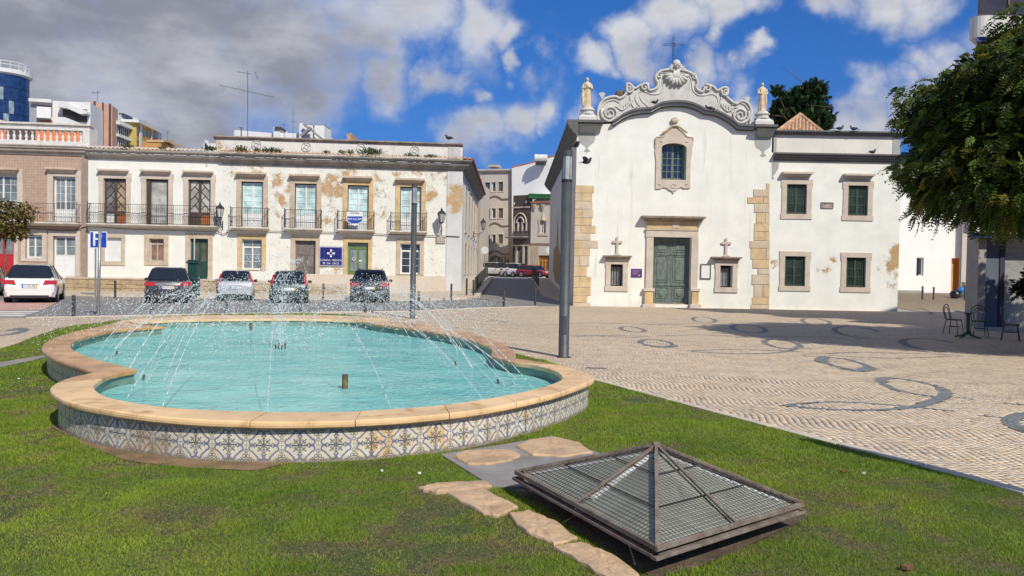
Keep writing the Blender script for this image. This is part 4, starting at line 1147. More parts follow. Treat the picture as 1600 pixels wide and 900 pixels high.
def balcony(x0, x1, zs, hgt, mt_slab, mt_iron, parent, out=.5, slab=.13, y=0.0, posts=None, step=.115, style=0):
    mb = MB(); mb.box(x0, x1, y - out, y + .02, zs - slab * .55, zs)
    mb.hexa([(x0 + .10, y + .02, zs - slab * 1.3), (x0 + .10, y - out + .16, zs - slab * 1.3), (x1 - .10, y - out + .16, zs - slab * 1.3), (x1 - .10, y + .02, zs - slab * 1.3)][::-1],
            [(x0 + .03, y + .02, zs - slab * .55), (x0 + .03, y - out + .03, zs - slab * .55), (x1 - .03, y - out + .03, zs - slab * .55), (x1 - .03, y + .02, zs - slab * .55)][::-1])
    sl = mb.build('balcony', mt_slab, parent, bevel=.012)
    rb = MB(); q = .05; zt = zs + hgt; yo = y - out + q; a, b_ = x0 + q, x1 - q
    path = [(a, y, zt), (a, yo, zt), (b_, yo, zt), (b_, y, zt)]
    for k in range(3):
        for zz, rr in ((zt, .016), (zs + .06, .011), (zs + hgt * .46, .010)):
            p, r_ = path[k], path[k + 1]; rb.tube([(p[0], p[1], zz), (r_[0], r_[1], zz)], rr, 4)
    for px_, py_ in ((a, yo), (b_, yo)):
        rb.tube([(px_, py_, zs), (px_, py_, zt + .05)], .018, 4); rb.ball((px_, py_, zt + .07), .03, 6, 4)
    L = b_ - a; n = max(3, round(L / step))
    for i in range(1, n):
        xx = a + L * i / n; post = (i % 8 == 0)
        rb.tube([(xx, yo, zs + .06), (xx, yo, zt)], .015 if post else .0065, 4)
        if i % 2 == 1:
            cz = zs + hgt * (.26 if style == 0 else .30); rr = L / n * .82
            for s_ in (-1, 1):
                rb.tube([(xx + s_ * rr * (1 - .55 * t / 9) * math.cos(s_ * 1.2 + t * .62), yo, cz + (.10 if s_ > 0 else -.08) * hgt + rr * (1 - .55 * t / 9) * math.sin(s_ * 1.2 + t * .62)) for t in range(10)], .006, 4)
            rb.tube([(xx + rr * .7 * math.cos(t * .785), yo, zs + hgt * .78 + rr * .7 * math.sin(t * .785)) for t in range(8)], .005, 4, closed=True)
    ns = max(2, round((out - q) / step))
    for xx in (a, b_):
        for i in range(1, ns):
            yy = yo + (y - yo) * i / ns; rb.tube([(xx, yy, zs + .06), (xx, yy, zt)], .0065, 4)
            rb.tube([(xx, yy + .05 * math.cos(t * .785), zs + hgt * .28 + .05 * math.sin(t * .785)) for t in range(8)], .005, 4, closed=True)
    rb.build('railing', mt_iron, sl)
    return sl
def tile_row(X0, X1, z, yout, mt, parent, step=.235, r=.085, y=0.0, L=.5, slope=.28, name='eave_tile', objs=True):
    n = int((X1 - X0) / step); proto = None
    for i in range(n):
        xc = X0 + (i + .5) * step; mb = MB(); seg = 6
        if proto is None:
            vs = []
            for yy in (0.0, L):
                for rr in (r, r - .018):
                    for k in range(seg + 1):
                        a = math.pi * k / seg; vs.append((rr * math.cos(a), yy, rr * math.sin(a) + yy * slope))
            m_ = seg + 1; fs = []
            for k in range(seg): fs += [(k, k + 1, 2 * m_ + k + 1, 2 * m_ + k), (m_ + k + 1, m_ + k, 3 * m_ + k, 3 * m_ + k + 1), (k + 1, k, m_ + k, m_ + k + 1)]
            mb.add(vs, fs); o = mb.build(name, mt, parent, smooth=False); proto = o.data
        else:
            o = bpy.data.objects.new(name, proto); link(o, parent)
        o.location = (xc, y - yout + random.uniform(-.015, .015), z + random.uniform(-.008, .008)); o.rotation_euler = (0, 0, random.uniform(-.05, .05))
def solid(fac_parent, x0, x1, y0, y1, z0, z1, mt, name='rear_walls'):
    """plain side, back and top walls behind a facade"""
    mb = MB(); mb.add([(x0, y0, z0), (x1, y0, z0), (x1, y1, z0), (x0, y1, z0), (x0, y0, z1), (x1, y0, z1), (x1, y1, z1), (x0, y1, z1)],
                      [(4, 5, 6, 7), (1, 2, 6, 5), (2, 3, 7, 6), (3, 0, 4, 7)])
    return mb.build(name, mt, fac_parent)

# ---- materials of the buildings
def plaster(name, col, blobl=(), och=(.60, .38, .17), grey=(.42, .41, .39), peel=.0, speck=0.0, streak=.25, base=.35, seedoff=0.0):
    mt, nt, b = newmat(name)
    O0 = nt.nodes.new('ShaderNodeTexCoord').outputs['Object']
    mp = nt.nodes.new('ShaderNodeMapping'); mp.inputs['Location'].default_value = (seedoff, 0, 0); nt.links.new(O0, mp.inputs[0]); O = mp.outputs[0]
    c = mixc(nt, noise(nt, O, 1.1, 6, .6).ss(.3, .7), tuple(x * .93 for x in col), tuple(min(.9, x * 1.04) for x in col))
    st = noise(nt, O, 1.0, 6, .6, .2, scl=(3.2, 3.2, .28)).ss(.55, .78) * streak
    c = mixc(nt, st, c, (.46, .41, .35))
    H = None
    n_a = noise(nt, O, 1.6, 9, .68, .5); n_b = noise(nt, O, 4.3, 8, .7, .3); n_c = noise(nt, O, 12, 6, .7)
    if blobl or peel:
        f = (n_a - .5) * 2.2 + (n_b - .5) * 1.3 + peel
        if blobl: f = f + blobs(nt, O0, [((x, 0, z), r_ * 1.25, w * 1.03) for x, z, r_, w in blobl])
        m1 = f.ss(.42, .48); m2 = f.ss(.58, .66)
        c = mixc(nt, m1 * .85, c, (.62, .57, .49))
        c = mixc(nt, m2, c, mixc(nt, n_c.ss(.35, .65), och, tuple(x * .72 for x in och)))
        f3 = (noise(nt, O, 9, 8, .72, .6) - .5) * 3.2 + (n_a - .5) * 1.2 + peel
        if blobl: f3 = f3 + blobs(nt, O0, [((x, 0, z), r_ * 1.7, w * .75) for x, z, r_, w in blobl])
        m3 = f3.ss(.62, .70); c = mixc(nt, m3 * .85, c, mixc(nt, n_b.ss(.4, .6), och, (.50, .47, .42)))
        H = m1 * -1.0 - m2 - m3
    if speck:
        s1 = noise(nt, O, 7.5, 9, .76, .6).ss(.57, .63) * speck
        c = mixc(nt, s1, c, grey)
        s2 = noise(nt, O, 2.7, 8, .7, .5, scl=(1.3, 1, 1)).ss(.57, .64) * speck * .55
        c = mixc(nt, s2, c, (.50, .49, .47)); c = mixc(nt, noise(nt, O, 21, 8, .8, .8).ss(.60, .64) * speck * .8, c, (.30, .28, .25))
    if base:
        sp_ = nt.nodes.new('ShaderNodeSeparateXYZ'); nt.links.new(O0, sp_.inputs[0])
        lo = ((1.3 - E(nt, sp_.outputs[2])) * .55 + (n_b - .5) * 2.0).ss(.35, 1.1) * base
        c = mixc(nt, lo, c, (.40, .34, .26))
    nt.links.new(c, b.inputs['Base Color']); b.inputs['Roughness'].default_value = .88; b.inputs['Specular IOR Level'].default_value = .2
    bp = nt.nodes.new('ShaderNodeBump'); bp.inputs['Strength'].default_value = .45; bp.inputs['Distance'].default_value = .03
    h = n_c * .25 + n_a * .3
    if H is not None: h = h + H * .5
    lnk(nt, h, bp.inputs['Height']); nt.links.new(bp.outputs[0], b.inputs['Normal'])
    MATS[name] = mt; return mt
M_sur = mat('surround_limestone', (.52, .42, .31), .8, .14, 2.2, .2, 30, dirt=(.34, .26, .18), dirtamt=.5, dirtscale=2)
M_surp = mat('surround_limestone_pale', (.55, .47, .39), .8, .10, 2.2, .2, 30, dirt=(.42, .34, .27), dirtamt=.4)
M_ochre = mat('surround_ochre_stone', (.58, .42, .22), .8, .16, 2.2, .2, 30, dirt=(.36, .24, .13), dirtamt=.5)
M_cor = mat('cornice_grey_plaster', (.27, .255, .23), .9, .22, 2.0, .35, 25, dirt=(.13, .12, .11), dirtamt=.6)
M_whitep = mat('white_paint', (.74, .74, .72), .45, .05, 3, .03)
M_iron = mat('wrought_iron', (.035, .033, .032), .5, .3, 9, .1, metal=.3)
M_slabw = mat('balcony_slab_stone', (.60, .55, .47), .8, .12, 3, .2, dirt=(.33, .29, .23))
M_terr = mat('terracotta_tile', (.46, .27, .16), .85, .35, 5, .3, 30, dirt=(.35, .32, .26), dirtamt=.9, dirtscale=4)
M_terw = mat('limewashed_eave_tile', (.62, .54, .44), .85, .2, 6, .3, 30, dirt=(.42, .25, .15), dirtamt=.7, dirtscale=4)
M_gcurt = glassmat('glass_before_pale_curtain', (.50, .66, .64), .12)
M_gdark = glassmat('dark_window_glass', (.045, .055, .065), .05, .9)
M_gmid = glassmat('greyish_window_glass', (.20, .23, .23), .06, .8)
M_dkwood = mat('dark_brown_wood', (.07, .052, .042), .6, .3, 4, .2, stretch=(1, 1, .2))
M_green = mat('bottle_green_paint', (.035, .07, .045), .5, .2, 4, .1)
M_greendoor = mat('green_door_paint', (.13, .20, .05), .5, .15, 4, .1)
M_rear = mat('plain_rear_render', (.55, .53, .49), .9, .1, 1, .1)
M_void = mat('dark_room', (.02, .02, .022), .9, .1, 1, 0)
M_blk = mat('black_lettering', (.03, .03, .03), .7, .1, 5, 0)

# ================================================================== TERRACE ON THE LEFT
FT = Fac((-23.76, 43.0), (-3.0, 44.9))
TW = (FT.B - FT.A).length
def xat(px, py=340): return FT.at(px, py)[0]
ZTOPL = FT.at(240, 243)[1];

# ---------- 1. tiled house at far left
mt, nt, b = newmat('pink_facade_tile')
O = nt.nodes.new('ShaderNodeTexCoord').outputs['Object']
sp_ = nt.nodes.new('ShaderNodeSeparateXYZ'); nt.links.new(O, sp_.inputs[0])
gx = ((E(nt, sp_.outputs[0]) / .15).frac() - .5).abs().gt(.44); gz = ((E(nt, sp_.outputs[2]) / .15).frac() - .5).abs().gt(.44)
vc = nnode(nt, 'ShaderNodeTexVoronoi'); nt.links.new(O, vc.inputs['Vector']); vc.inputs['Scale'].default_value = 6; vc.inputs['Randomness'].default_value = 0
c = mixc(nt, noise(nt, O, 4, 5).ss(.3, .7), (.42, .285, .20), (.50, .36, .265))
c = mixc(nt, gx.max(gz) * .75, c, (.27, .17, .13)); nt.links.new(c, b.inputs['Base Color']); b.inputs['Roughness'].default_value = .35
bp = nt.nodes.new('ShaderNodeBump'); bp.inputs['Strength'].default_value = .5; bp.inputs['Distance'].default_value = .008; bp.invert = True
lnk(nt, gx.max(gz), bp.inputs['Height']); nt.links.new(bp.outputs[0], b.inputs['Normal'])
M_ptile = mt
B1 = thing('tiled_house', 'house clad in pinkish brown tiles with white balustraded parapet and red door', 'house', FT.A, FT.rz)
xr = xat(128); xl = xat(-95)
zcor0, zcor1 = FT.at(70, 242)[1], FT.at(70, 229)[1]
h1 = [FT.r(-21, 27, 273, 346), FT.r(83, 118, 276, 347)]
h0 = [FT.r(-30, 22, 366, 431), FT.r(40, 66, 367, 403), FT.r(83, 118, 369, 432), FT.r(-78, -48, 276, 346)]
wall(xl, xr, -.1, zcor0 + .02, h1 + h0, .22, M_ptile, B1)
solid(B1, xl, xat(137), 0.0, 9, -.1, zcor1, M_rear)
mb = MB(); mb.box(xr, xat(137.5), -.05, .05, -.1, zcor0); mb.build('corner_pilaster', mat('grey_brown_stone', (.30, .235, .19), .8, .15, 3, .3, dirt=(.2, .15, .12)), B1)
profile_run(xl, xat(137.5), [(.05, 0), (-.06, 0), (-.10, .12), (-.22, .18), (-.24, .30), (-.32, .34), (-.32, .42), (-.36, .44), (-.36, .5), (.05, .5)], mat('cornice_brown_grey', (.36, .31, .26), .85, .15, 2, .2, dirt=(.2, .17, .15)), B1, z=zcor0, ends=(0, 0))
# parapet with balusters
zp0 = zcor0 + .5; zp1 = FT.at(70, 212)[1]; zp2 = FT.at(70, 203)[1]; zp3 = FT.at(70, 196)[1]; xe = xat(142.5, 215)
M_par = mat('parapet_white', (.66, .64, .60), .8, .08, 3, .15, dirt=(.45, .40, .36), dirtamt=.5)
mb = MB(); zb0, zb1 = FT.at(70, 220.5)[1], FT.at(70, 203.5)[1]
mb.box(xl, xe, -.20, .15, zp0, zb0); mb.box(xl, xe, -.20, .15, zb1, zp3); mb.box(xat(131.5, 212), xe, -.20, .15, zb0, zb1); mb.box(xl, xl + .6, -.2, .15, zb0, zb1)
mb.build('parapet', M_par, B1, bevel=.01)
mb = MB(); mb.box(xl, xe + .06, -.30, .22, zp3, zp3 + .11); mb.box(xl, xe + .03, -.24, .2, zp3 - .07, zp3); mb.build('parapet_coping', M_slabw, B1, bevel=.01)
mb = MB(); mb.box(xe - .35, xe, .15, .75, zp0, zp3 - .01); mb.build('parapet_return', M_par, B1)
hb = zb1 - zb0; k = 0; bx = xat(126.8, 212); proto = None
while bx > xl + .7:
    if proto is None:
        proto = MB().lathe([(.075, 0), (.075, .07 * hb), (.04, .12 * hb), (.085, .3 * hb), (.09, .38 * hb), (.045, .55 * hb), (.035, .62 * hb), (.05, .66 * hb), (.085, .84 * hb), (.075, 1 * hb)], 10).build('baluster', M_par, B1, smooth=True)
        proto.location = (bx, -.03, zb0)
    else:
        o = proto.copy(); link(o); o.location = (bx, -.03, zb0)
    bx -= (xat(126.8, 212) - xat(117.4, 212))
# terracotta slope behind the balusters
mb = MB(); mb.add([(xl, .5, zb0 - .2), (xat(128, 212), .5, zb0 - .2), (xat(116, 212), 2.4, zb1 + .75), (xl, 2.4, zb1 + .75)], [(0, 1, 2, 3)])
mb.build('roof', mat('orange_roof_tile', (.60, .19, .07), .8, .25, 6, .4, 25), B1)
mb = MB(); mb.box(xat(4, 212), xat(50, 212), .32, .36, zb0 - .1, zb1 + .1); mb.build('pink_screen', mat('pale_pink_render', (.62, .50, .46), .9, .06, 2, .1), B1)
mb = MB(); q0, q1 = FT.at(-60, 192), FT.at(30, 192); mb.prism([(q0[0], zp3), (q1[0] + .3, zp3), (q0[0] + .8, FT.at(0, 176)[1]), (q0[0], FT.at(-60, 172)[1])], 2.2, 2.4); mb.build('gable', mat('pale_pink_render', (.62, .5, .46)), B1)
for h in h1 + [h0[3]]: surround(h, .30, M_surp, B1, .04, top=.34, bot=.02, sill=False)
for h in h0[1:3]: surround(h, .24, M_surp, B1, .04, top=.30, bot=.20, sill=(h is h0[1]))
surround(h0[0], .2, M_surp, B1, .04, top=.3, sill=False)
for a, b_ in ((-31, 31), (74, 122)):
    x0, x1, z0, z1 = FT.r(a, b_, 262.5, 270.5); hood(x0, x1, z0, z1, M_sur, B1, .3)
for h in h1: window(h, B1, M_whitep, M_gmid, 2, 2, 4, panel=.27)
window(h0[3], B1, M_whitep, M_gmid, 2, 1, 4, panel=.27)
window(h0[1], B1, M_whitep, M_gmid, 2, 1, 2)
window(h0[2], B1, M_whitep, M_gmid, 2, 1, 2, panel=.52, name='french_door')
M_reddoor = mat('red_door_paint', (.42, .025, .03), .45, .1, 3, .05)
rd = window(h0[0], B1, M_reddoor, M_gmid, 3, 1, 1, panel=.50, name='red_door', fw=.09)
x0, x1, z0, z1 = FT.r(-45, 127.5, 318, 347); balcony(x0, x1, z0, z1 - z0, M_slabw, mat('rail_iron_brown', (.12, .075, .06), .6, .3, 9, .1), B1, .55, .14)
mb = MB(); mb.box(xl, xat(112), -.45, .0, -.1, FT.at(60, 434.5)[1]); mb.build('plinth', M_surp, B1)

# ---------- 2. white house with the long balcony
B2 = thing('white_townhouse', 'plain white townhouse with three dark lattice doors on one long iron balcony', 'house', FT.A, FT.rz)
x2a, x2b = xat(137.5), xat(346); zc0 = FT.at(240, 251)[1]; zc1 = FT.at(240, 238)[1]
h2 = [FT.r(162, 197, 279, 351), FT.r(228, 263, 280, 352), FT.r(294, 329, 281, 353)]
h20 = [FT.r(163, 190, 371.5, 408), FT.r(233, 256, 373, 408), FT.r(297, 325, 373, 440)]
wall(x2a, x2b, -.1, zc0 + .02, h2 + h20, .22, plaster('white_limewash', (.77, .76, .69), base=.25, streak=.12), B2)
solid(B2, x2a, x2b, 0, 9, -.1, zc1, M_rear)
CORN = [(.05, 0), (-.05, 0), (-.08, .06), (-.17, .15), (-.28, .20), (-.32, .27), (-.32, .34), (-.40, .40), (-.46, .43), (-.46, .50), (.05, .50)]
profile_run(x2a, x2b, CORN, mat('cornice_plain_grey', (.36, .34, .30), .9, .12, 2.5, .25, dirt=(.24, .22, .2)), B2, z=zc0)
tile_row(x2a, x2b, zc0 + .52, .52, M_terw, B2)
mb = MB(); mb.add([(x2a, -.05, zc0 + .5), (x2b, -.05, zc0 + .5), (x2b, 6, zc0 + 1.2), (x2a, 6, zc0 + 1.2)], [(0, 1, 2, 3)]); mb.build('roof', M_terr, B2)
# small blobs of lime along the cornice
proto = None
for i in range(64):
    if random.random() < .35: continue
    if proto is None: proto = MB().ball((0, 0, 0), (.07, .03, .022), 6, 4).build('lime_nib', M_whitep, B2); o = proto
    else: o = proto.copy(); link(o)
    o.location = (x2a + .3 + i * .112 * 1.0, -.33, zc0 + .30)
for h in h2: surround(h, .26, M_surp, B2, .04, top=.32, sill=False, ears=.035)
surround(h20[0], .20, M_sur, B2, .04, top=.22, bot=.24); surround(h20[1], .26, M_sur, B2, .04, top=.26, bot=.24); surround(h20[2], .26, M_sur, B2, .04, top=.30, sill=False)
for a, b_, c_ in ((154.5, 201.5, 265), (221.5, 268, 266), (287.5, 334, 267.5)):
    x0, x1, z0, z1 = FT.r(a, b_, c_, c_ + 7); hood(x0, x1, z0, z1, M_surp, B2, .3)
def lattice(h, parent, my, seed):
    """dark double door whose leaves carry slanting glazing bars; panes between them"""
    x0, x1, z0, z1 = h; mb = MB(); fw = .10; y = .12; md = M_dkwood; r = random.Random(seed)
    mb.box(x0, x0 + fw, y, y + .07, z0, z1); mb.box(x1 - fw, x1, y, y + .07, z0, z1); mb.box(x0 + fw, x1 - fw, y, y + .07, z1 - fw, z1)
    xm = (x0 + x1) / 2; mb.box(xm - .07, xm + .07, y - .01, y + .06, z0, z1 - fw); H_ = z1 - z0
    mb.box(x0 + fw, x1 - fw, y, y + .06, z0 + H_ * .24, z0 + H_ * .30); mb.box(x0 + fw, x1 - fw, y, y + .06, z0, z0 + .1)
    for a, b_, s_ in ((x0 + fw, xm - .07, 1), (xm + .07, x1 - fw, -1)):
        w = b_ - a
        for k in range(3):
            za = z0 + H_ * (.36 + k * .2)
            p, q = (a, za), (b_, za + w * 1.15)
            if s_ < 0: p, q = (b_, za), (a, za + w * 1.15)
            for (u, v) in ((p, q),) + (((( a + b_) / 2, za + w * .58), ((b_ if s_ > 0 else a), za + w * .02)),):
                barb(mb, Vector((u[0], y + .025, u[1])), Vector((v[0], y + .025, min(v[1], z1 - fw))), .016, .018, Vector((0, 1, 0)))
    fo = mb.build('lattice_door', md, parent)
    for i, (a, b_) in enumerate(((x0 + fw, xm - .07), (xm + .07, x1 - fw))):
        m2 = MB(); m2.box(a, b_, y + .045, y + .055, z0 + H_ * .30, z1 - fw); m2.build('pane', my[i], fo)
        m2 = MB(); m2.box(a, b_, y + .02, y + .045, z0 + .1, z0 + H_ * .24); m2.build('lower_panel', my[i + 2], fo)
gA = glassmat('dusty_amber_glass', (.36, .25, .15), .25); gB = glassmat('dusty_pale_glass', (.42, .40, .36), .3); gC = glassmat('dusty_grey_glass', (.20, .17, .16), .2)
M_orw = mat('orange_board', (.38, .12, .04), .7, .3, 5, .2); M_wbd = mat('white_board', (.7, .7, .68), .6, .1, 4, .1)
lattice(h2[0], B2, (gC, gA, M_wbd, M_orw), 1); lattice(h2[2], B2, (gB, gB, M_dkwood, M_orw), 3)
fo = window(h2[1], B2, M_dkwood, gB, 1, 1, 1, y=.12, fw=.07)
fo['label'] = 'door frame with one leaf open on a pale room'
x0, x1, z0, z1 = h2[1]; mb = MB(); mb.box(x0 + .07, x0 + .28, .0, .06, z0, z1 - .1); mb.build('open_leaf', M_dkwood, B2)
x0, x1, z0, z1 = FT.r(140.5, 342.5, 321, 351.5); balcony(x0, x1, z0, z1 - z0, M_slabw, M_iron, B2, .5, .13, style=1)
sh = window(h20[0], B2, M_whitep, mat('white_shutter', (.70, .69, .66), .6, .05, 3, .05), 1, 1, 1, fw=.03, y=.10); sh['label'] = 'window closed with a white board'
window(h20[1], B2, mat('pale_brown_paint', (.42, .36, .30), .6, .15, 4, .1), glassmat('brown_curtained_glass', (.26, .15, .10), .1), 2, 1, 1, fw=.05, transom=.18)
window(h20[2], B2, mat('dark_green_door', (.02, .06, .05), .5, .2, 3, .1), glassmat('dark_olive_glass', (.10, .10, .06), .1), 2, 1, 1, panel=.45, name='front_door', fw=.07)
# low stone plinth in front of houses, its rubble stones one by one
zpl = FT.at(200, 434)[1]
M_rub = mat('rubble_stone', (.40, .30, .18), .9, .25, 4, .6, 20, dirt=(.24, .17, .10), dirtamt=.7, dirtscale=3)
def rubble(X0, X1, Z0, Z1, parent, mt, yf, seed, sx=.42, sz=.24, name='stone'):
    r = random.Random(seed); z = Z0
    while z < Z1 - .06:
        h_ = min(sz * r.uniform(.8, 1.3), Z1 - z); x = X0 + r.uniform(-.2, 0)
        while x < X1:
            w = sx * r.uniform(.6, 1.5); a, b_ = max(X0, x), min(X1, x + w)
            if b_ - a > .06:
                g = .012; p = r.uniform(.01, .05); q = [r.uniform(0, .03) for _ in range(8)]
                mb = MB(); mb.hexa([(a + g + q[0], yf - p, z + g + q[1]), (b_ - g - q[2], yf - p, z + g + q[3]), (b_ - g - q[4], yf - p, z + h_ - g - q[5]), (a + g + q[6], yf - p, z + h_ - g - q[7])],
                                   [(a + g * .3, yf + .03, z + g * .3), (b_ - g * .3, yf + .03, z + g * .3), (b_ - g * .3, yf + .03, z + h_ - g * .3), (a + g * .3, yf + .03, z + h_ - g * .3)])
                mb.build(name, mt, parent)
            x += w
        z += h_
for (pa, pb, bb, sd) in ((112, 344, B2, 1),):
    mb = MB(); mb.box(xat(pa), xat(pb), -.75, -.02, -.05, zpl - .09); mb.build('plinth', mat('plinth_mortar', (.40, .32, .22), .9, .2, 3, .4), bb)
    mb = MB(); mb.box(xat(pa), xat(pb), -.80, -.02, zpl - .09, zpl); mb.build('plinth_cap', M_sur, bb, bevel=.015)
    rubble(xat(pa) + .02, xat(pb), .02, zpl - .1, bb, M_rub, -.75, sd)

# ---------- 3. the peeling house
x3a, x3b = xat(346), TW
hz = lambda px, py: FT.at(px, py)
bl = []
for (px_, py_, r_, w) in [(455, 300, .9, .55), (432, 285, .8, .5), (515, 290, 1.0, .75), (530, 300, .7, .7), (500, 300, .6, .6), (400, 262, .9, .45), (370, 265, .8, .45), (470, 262, .6, .4), (545, 272, 1.0, .5), (585, 280, .8, .45),
                          (590, 300, .9, .45), (600, 330, .8, .35), (625, 268, .8, .5), (655, 268, .7, .5), (672, 305, .6, .65), (680, 275, .7, .4), (430, 330, .8, .35), (515, 330, .8, .35), (440, 310, .7, .6), (690, 340, .5, .3), (660, 440, 1.2, .35), (590, 440, 1.0, .4), (520, 430, 1.3, .4), (510, 345, .6, .5), (706, 300, .9, .2), (715, 280, .9, .5)]:
    x_, z_ = hz(px_, py_); bl.append((x_, z_, r_, w))
M_peel = plaster('peeling_limewash', (.76, .74, .66), bl, och=(.58, .34, .13), peel=.09, speck=1.0, streak=.2, base=.55)
B3 = thing('peeling_townhouse', 'corner townhouse with peeling white and ochre plaster and four small iron balconies', 'house', FT.A, FT.rz)
zc3 = FT.at(540, 262.5)[1]
h3 = [FT.r(377, 411, 284, 355), FT.r(460.5, 494.5, 287, 357.5), FT.r(543, 576, 289.5, 359.5), FT.r(625, 658, 292, 361.5)]
h30 = [FT.r(378, 409, 374, 421), FT.r(461, 493, 376, 440), FT.r(543, 575, 379, 447), FT.r(625.5, 656, 381, 428)]
wall(x3a, x3b, -.1, zc3 + .02, h3 + h30, .22, M_peel, B3)
CORN3 = [(.05, 0), (-.05, 0), (-.09, .10), (-.20, .20), (-.34, .27), (-.38, .36), (-.38, .42), (-.48, .50), (-.54, .53), (-.54, .60), (.05, .60)]
profile_run(x3a, x3b, CORN3, M_cor, B3, z=zc3, ends=(0, 1))
tile_row(x3a, x3b + .5, zc3 + .62, .60, M_terr, B3)
# attic parapet over the eave, with raised medallions
zt0 = zc3 + .6; zt1 = FT.at(540, 222)[1]; xpa = xat(336, 215)
M_att = plaster('attic_limewash', (.72, .69, .63), [(hz(343, 230)[0], hz(343, 230)[1], .9, .7), (hz(480, 216)[0], hz(480, 216)[1], .6, .6), (hz(610, 222)[0], hz(610, 222)[1], .6, .5), (hz(440, 213)[0], hz(440, 213)[1], .8, .55)], och=(.56, .34, .18), speck=.75, streak=.3, base=0, peel=-.03)
mb = MB(); mb.box(xpa, x3b - .02, .12, .42, zc3 + .3, zt1); mb.build('parapet', M_att, B3)
mb = MB(); mb.box(x3b - .32, x3b - .02, .42, 19, zc3 + .3, zt1 - .003); mb.build('parapet_side', M_att, B3)
profile_run(xpa - .1, x3b, [(.5, 0), (-.02, 0), (-.10, .10), (-.16, .12), (-.16, .19), (.5, .19)], mat('weathered_coping', (.30, .25, .20), .9, .3, 2.4, .5, 18, dirt=(.42, .22, .10), dirtamt=.8, dirtscale=1.3), B3, y=.12, z=zt1 - .05, name='parapet_coping')
for px_, py_ in ((400, 226), (478, 229), (564, 231), (648, 235)):
    x_, z_ = FT.at(px_, py_); mb = MB(); mb.tube([(x_ + .26 * math.cos(a * .393), .10, z_ + .26 * math.sin(a * .393)) for a in range(16)], .028, 5, closed=True)
    mb.tube([(x_ + .12 * math.cos(a * .785), .10, z_ + .12 * math.sin(a * .785)) for a in range(8)], .022, 5, closed=True)
    for a in range(4): barb(mb, Vector((x_ + .12 * math.cos(a * 1.571 + .4), .11, z_ + .12 * math.sin(a * 1.571 + .4))), Vector((x_ + .25 * math.cos(a * 1.571 + .4), .11, z_ + .25 * math.sin(a * 1.571 + .4))), .02, .02)
    mb.build('medallion', mat('grey_relief', (.50, .49, .47), .9, .15, 5, .3), B3)
x_, z_ = FT.at(710, 238); mb = MB(); mb.box(x_ - .36, x_ + .36, .09, .13, z_ - .36, z_ + .34); mb.build('relief_panel', MATS['grey_relief'], B3)
proto = None
for i in range(110):
    if random.random() < .4: continue
    if proto is None: proto = MB().ball((0, 0, 0), (.07, .03, .022), 6, 4).build('lime_nib', M_whitep, B3); o = proto
    else: o = proto.copy(); link(o)
    o.location = (x3a + .1 + i * .118, -.40, zc3 + .39)
for i, h in enumerate(h3): surround(h, .27, M_sur if i < 2 else M_ochre, B3, .04, top=.34, sill=False)
for i, h in enumerate(h30): surround(h, .24, (M_ochre, M_sur, M_ochre, M_sur)[i], B3, .045, top=.30, bot=.05, sill=(i in (0, 3)))
for a, b_, c_ in ((370, 416.5, 270), (453, 500, 273), (536.5, 582, 276), (618, 664, 279.5)):
    x0, x1, z0, z1 = FT.r(a, b_, c_, c_ + 7.5); hood(x0, x1, z0, z1, M_sur, B3, .33)
for h in h3: window(h, B3, M_whitep, M_gcurt, 2, 1, 5, panel=.30, fw=.05, name='french_door')
for h in h3: mb = MB(); mb.box(h[0] + .001, h[0] + .03, .08, .16, h[2], h[3]); mb.box(h[1] - .03, h[1] - .001, .08, .16, h[2], h[3]); mb.box(h[0] + .03, h[1] - .03, .08, .16, h[3] - .05, h[3] - .001); mb.build('gap_shade_strip', M_void, B3)  # near-black strips paint the shade in the gap round each door
for a, b_, t_, s_ in ((362, 421.5, 326, 355.5), (445.5, 504.5, 329, 357.5), (527.5, 586.5, 331.5, 359.5), (610, 668, 334, 361.5)):
    x0, x1, z0, z1 = FT.r(a, b_, t_, s_); balcony(x0, x1, z0, z1 - z0, M_slabw, M_iron, B3, .52, .14)
window(h30[0], B3, M_whitep, M_gmid, 2, 1, 3, transom=.22, fw=.05)
window(h30[3], B3, M_whitep, M_gdark, 2, 1, 3, transom=.20, fw=.05)
window(h30[1], B3, mat('brown_grey_door', (.16, .13, .12), .7, .25, 4, .3, stretch=(1, 1, .3)), mat('brown_grey_panel', (.19, .16, .15), .7, .25, 4, .3), 2, 1, 2, panel=.35, name='wooden_door', fw=.07)
gd = window(h30[2], B3, M_greendoor, M_gmid, 2, 1, 1, panel=.33, name='green_door', fw=.075, transom=.08, bar=.03)
# stickers on the green door
x_, z_ = FT.at(552.5, 404.5); MB().tube([(x_ + .085 * math.cos(a * .524), .145, z_ + .085 * math.sin(a * .524)) for a in range(12)], .022, 4, closed=True).build('round_sticker', M_whitep, gd)
x0, x1, z0, z1 = FT.r(560.5, 564.8, 406.5, 408.6); MB().box(x0, x1, .150, .154, z0, z1).build('white_sticker', M_whitep, gd)
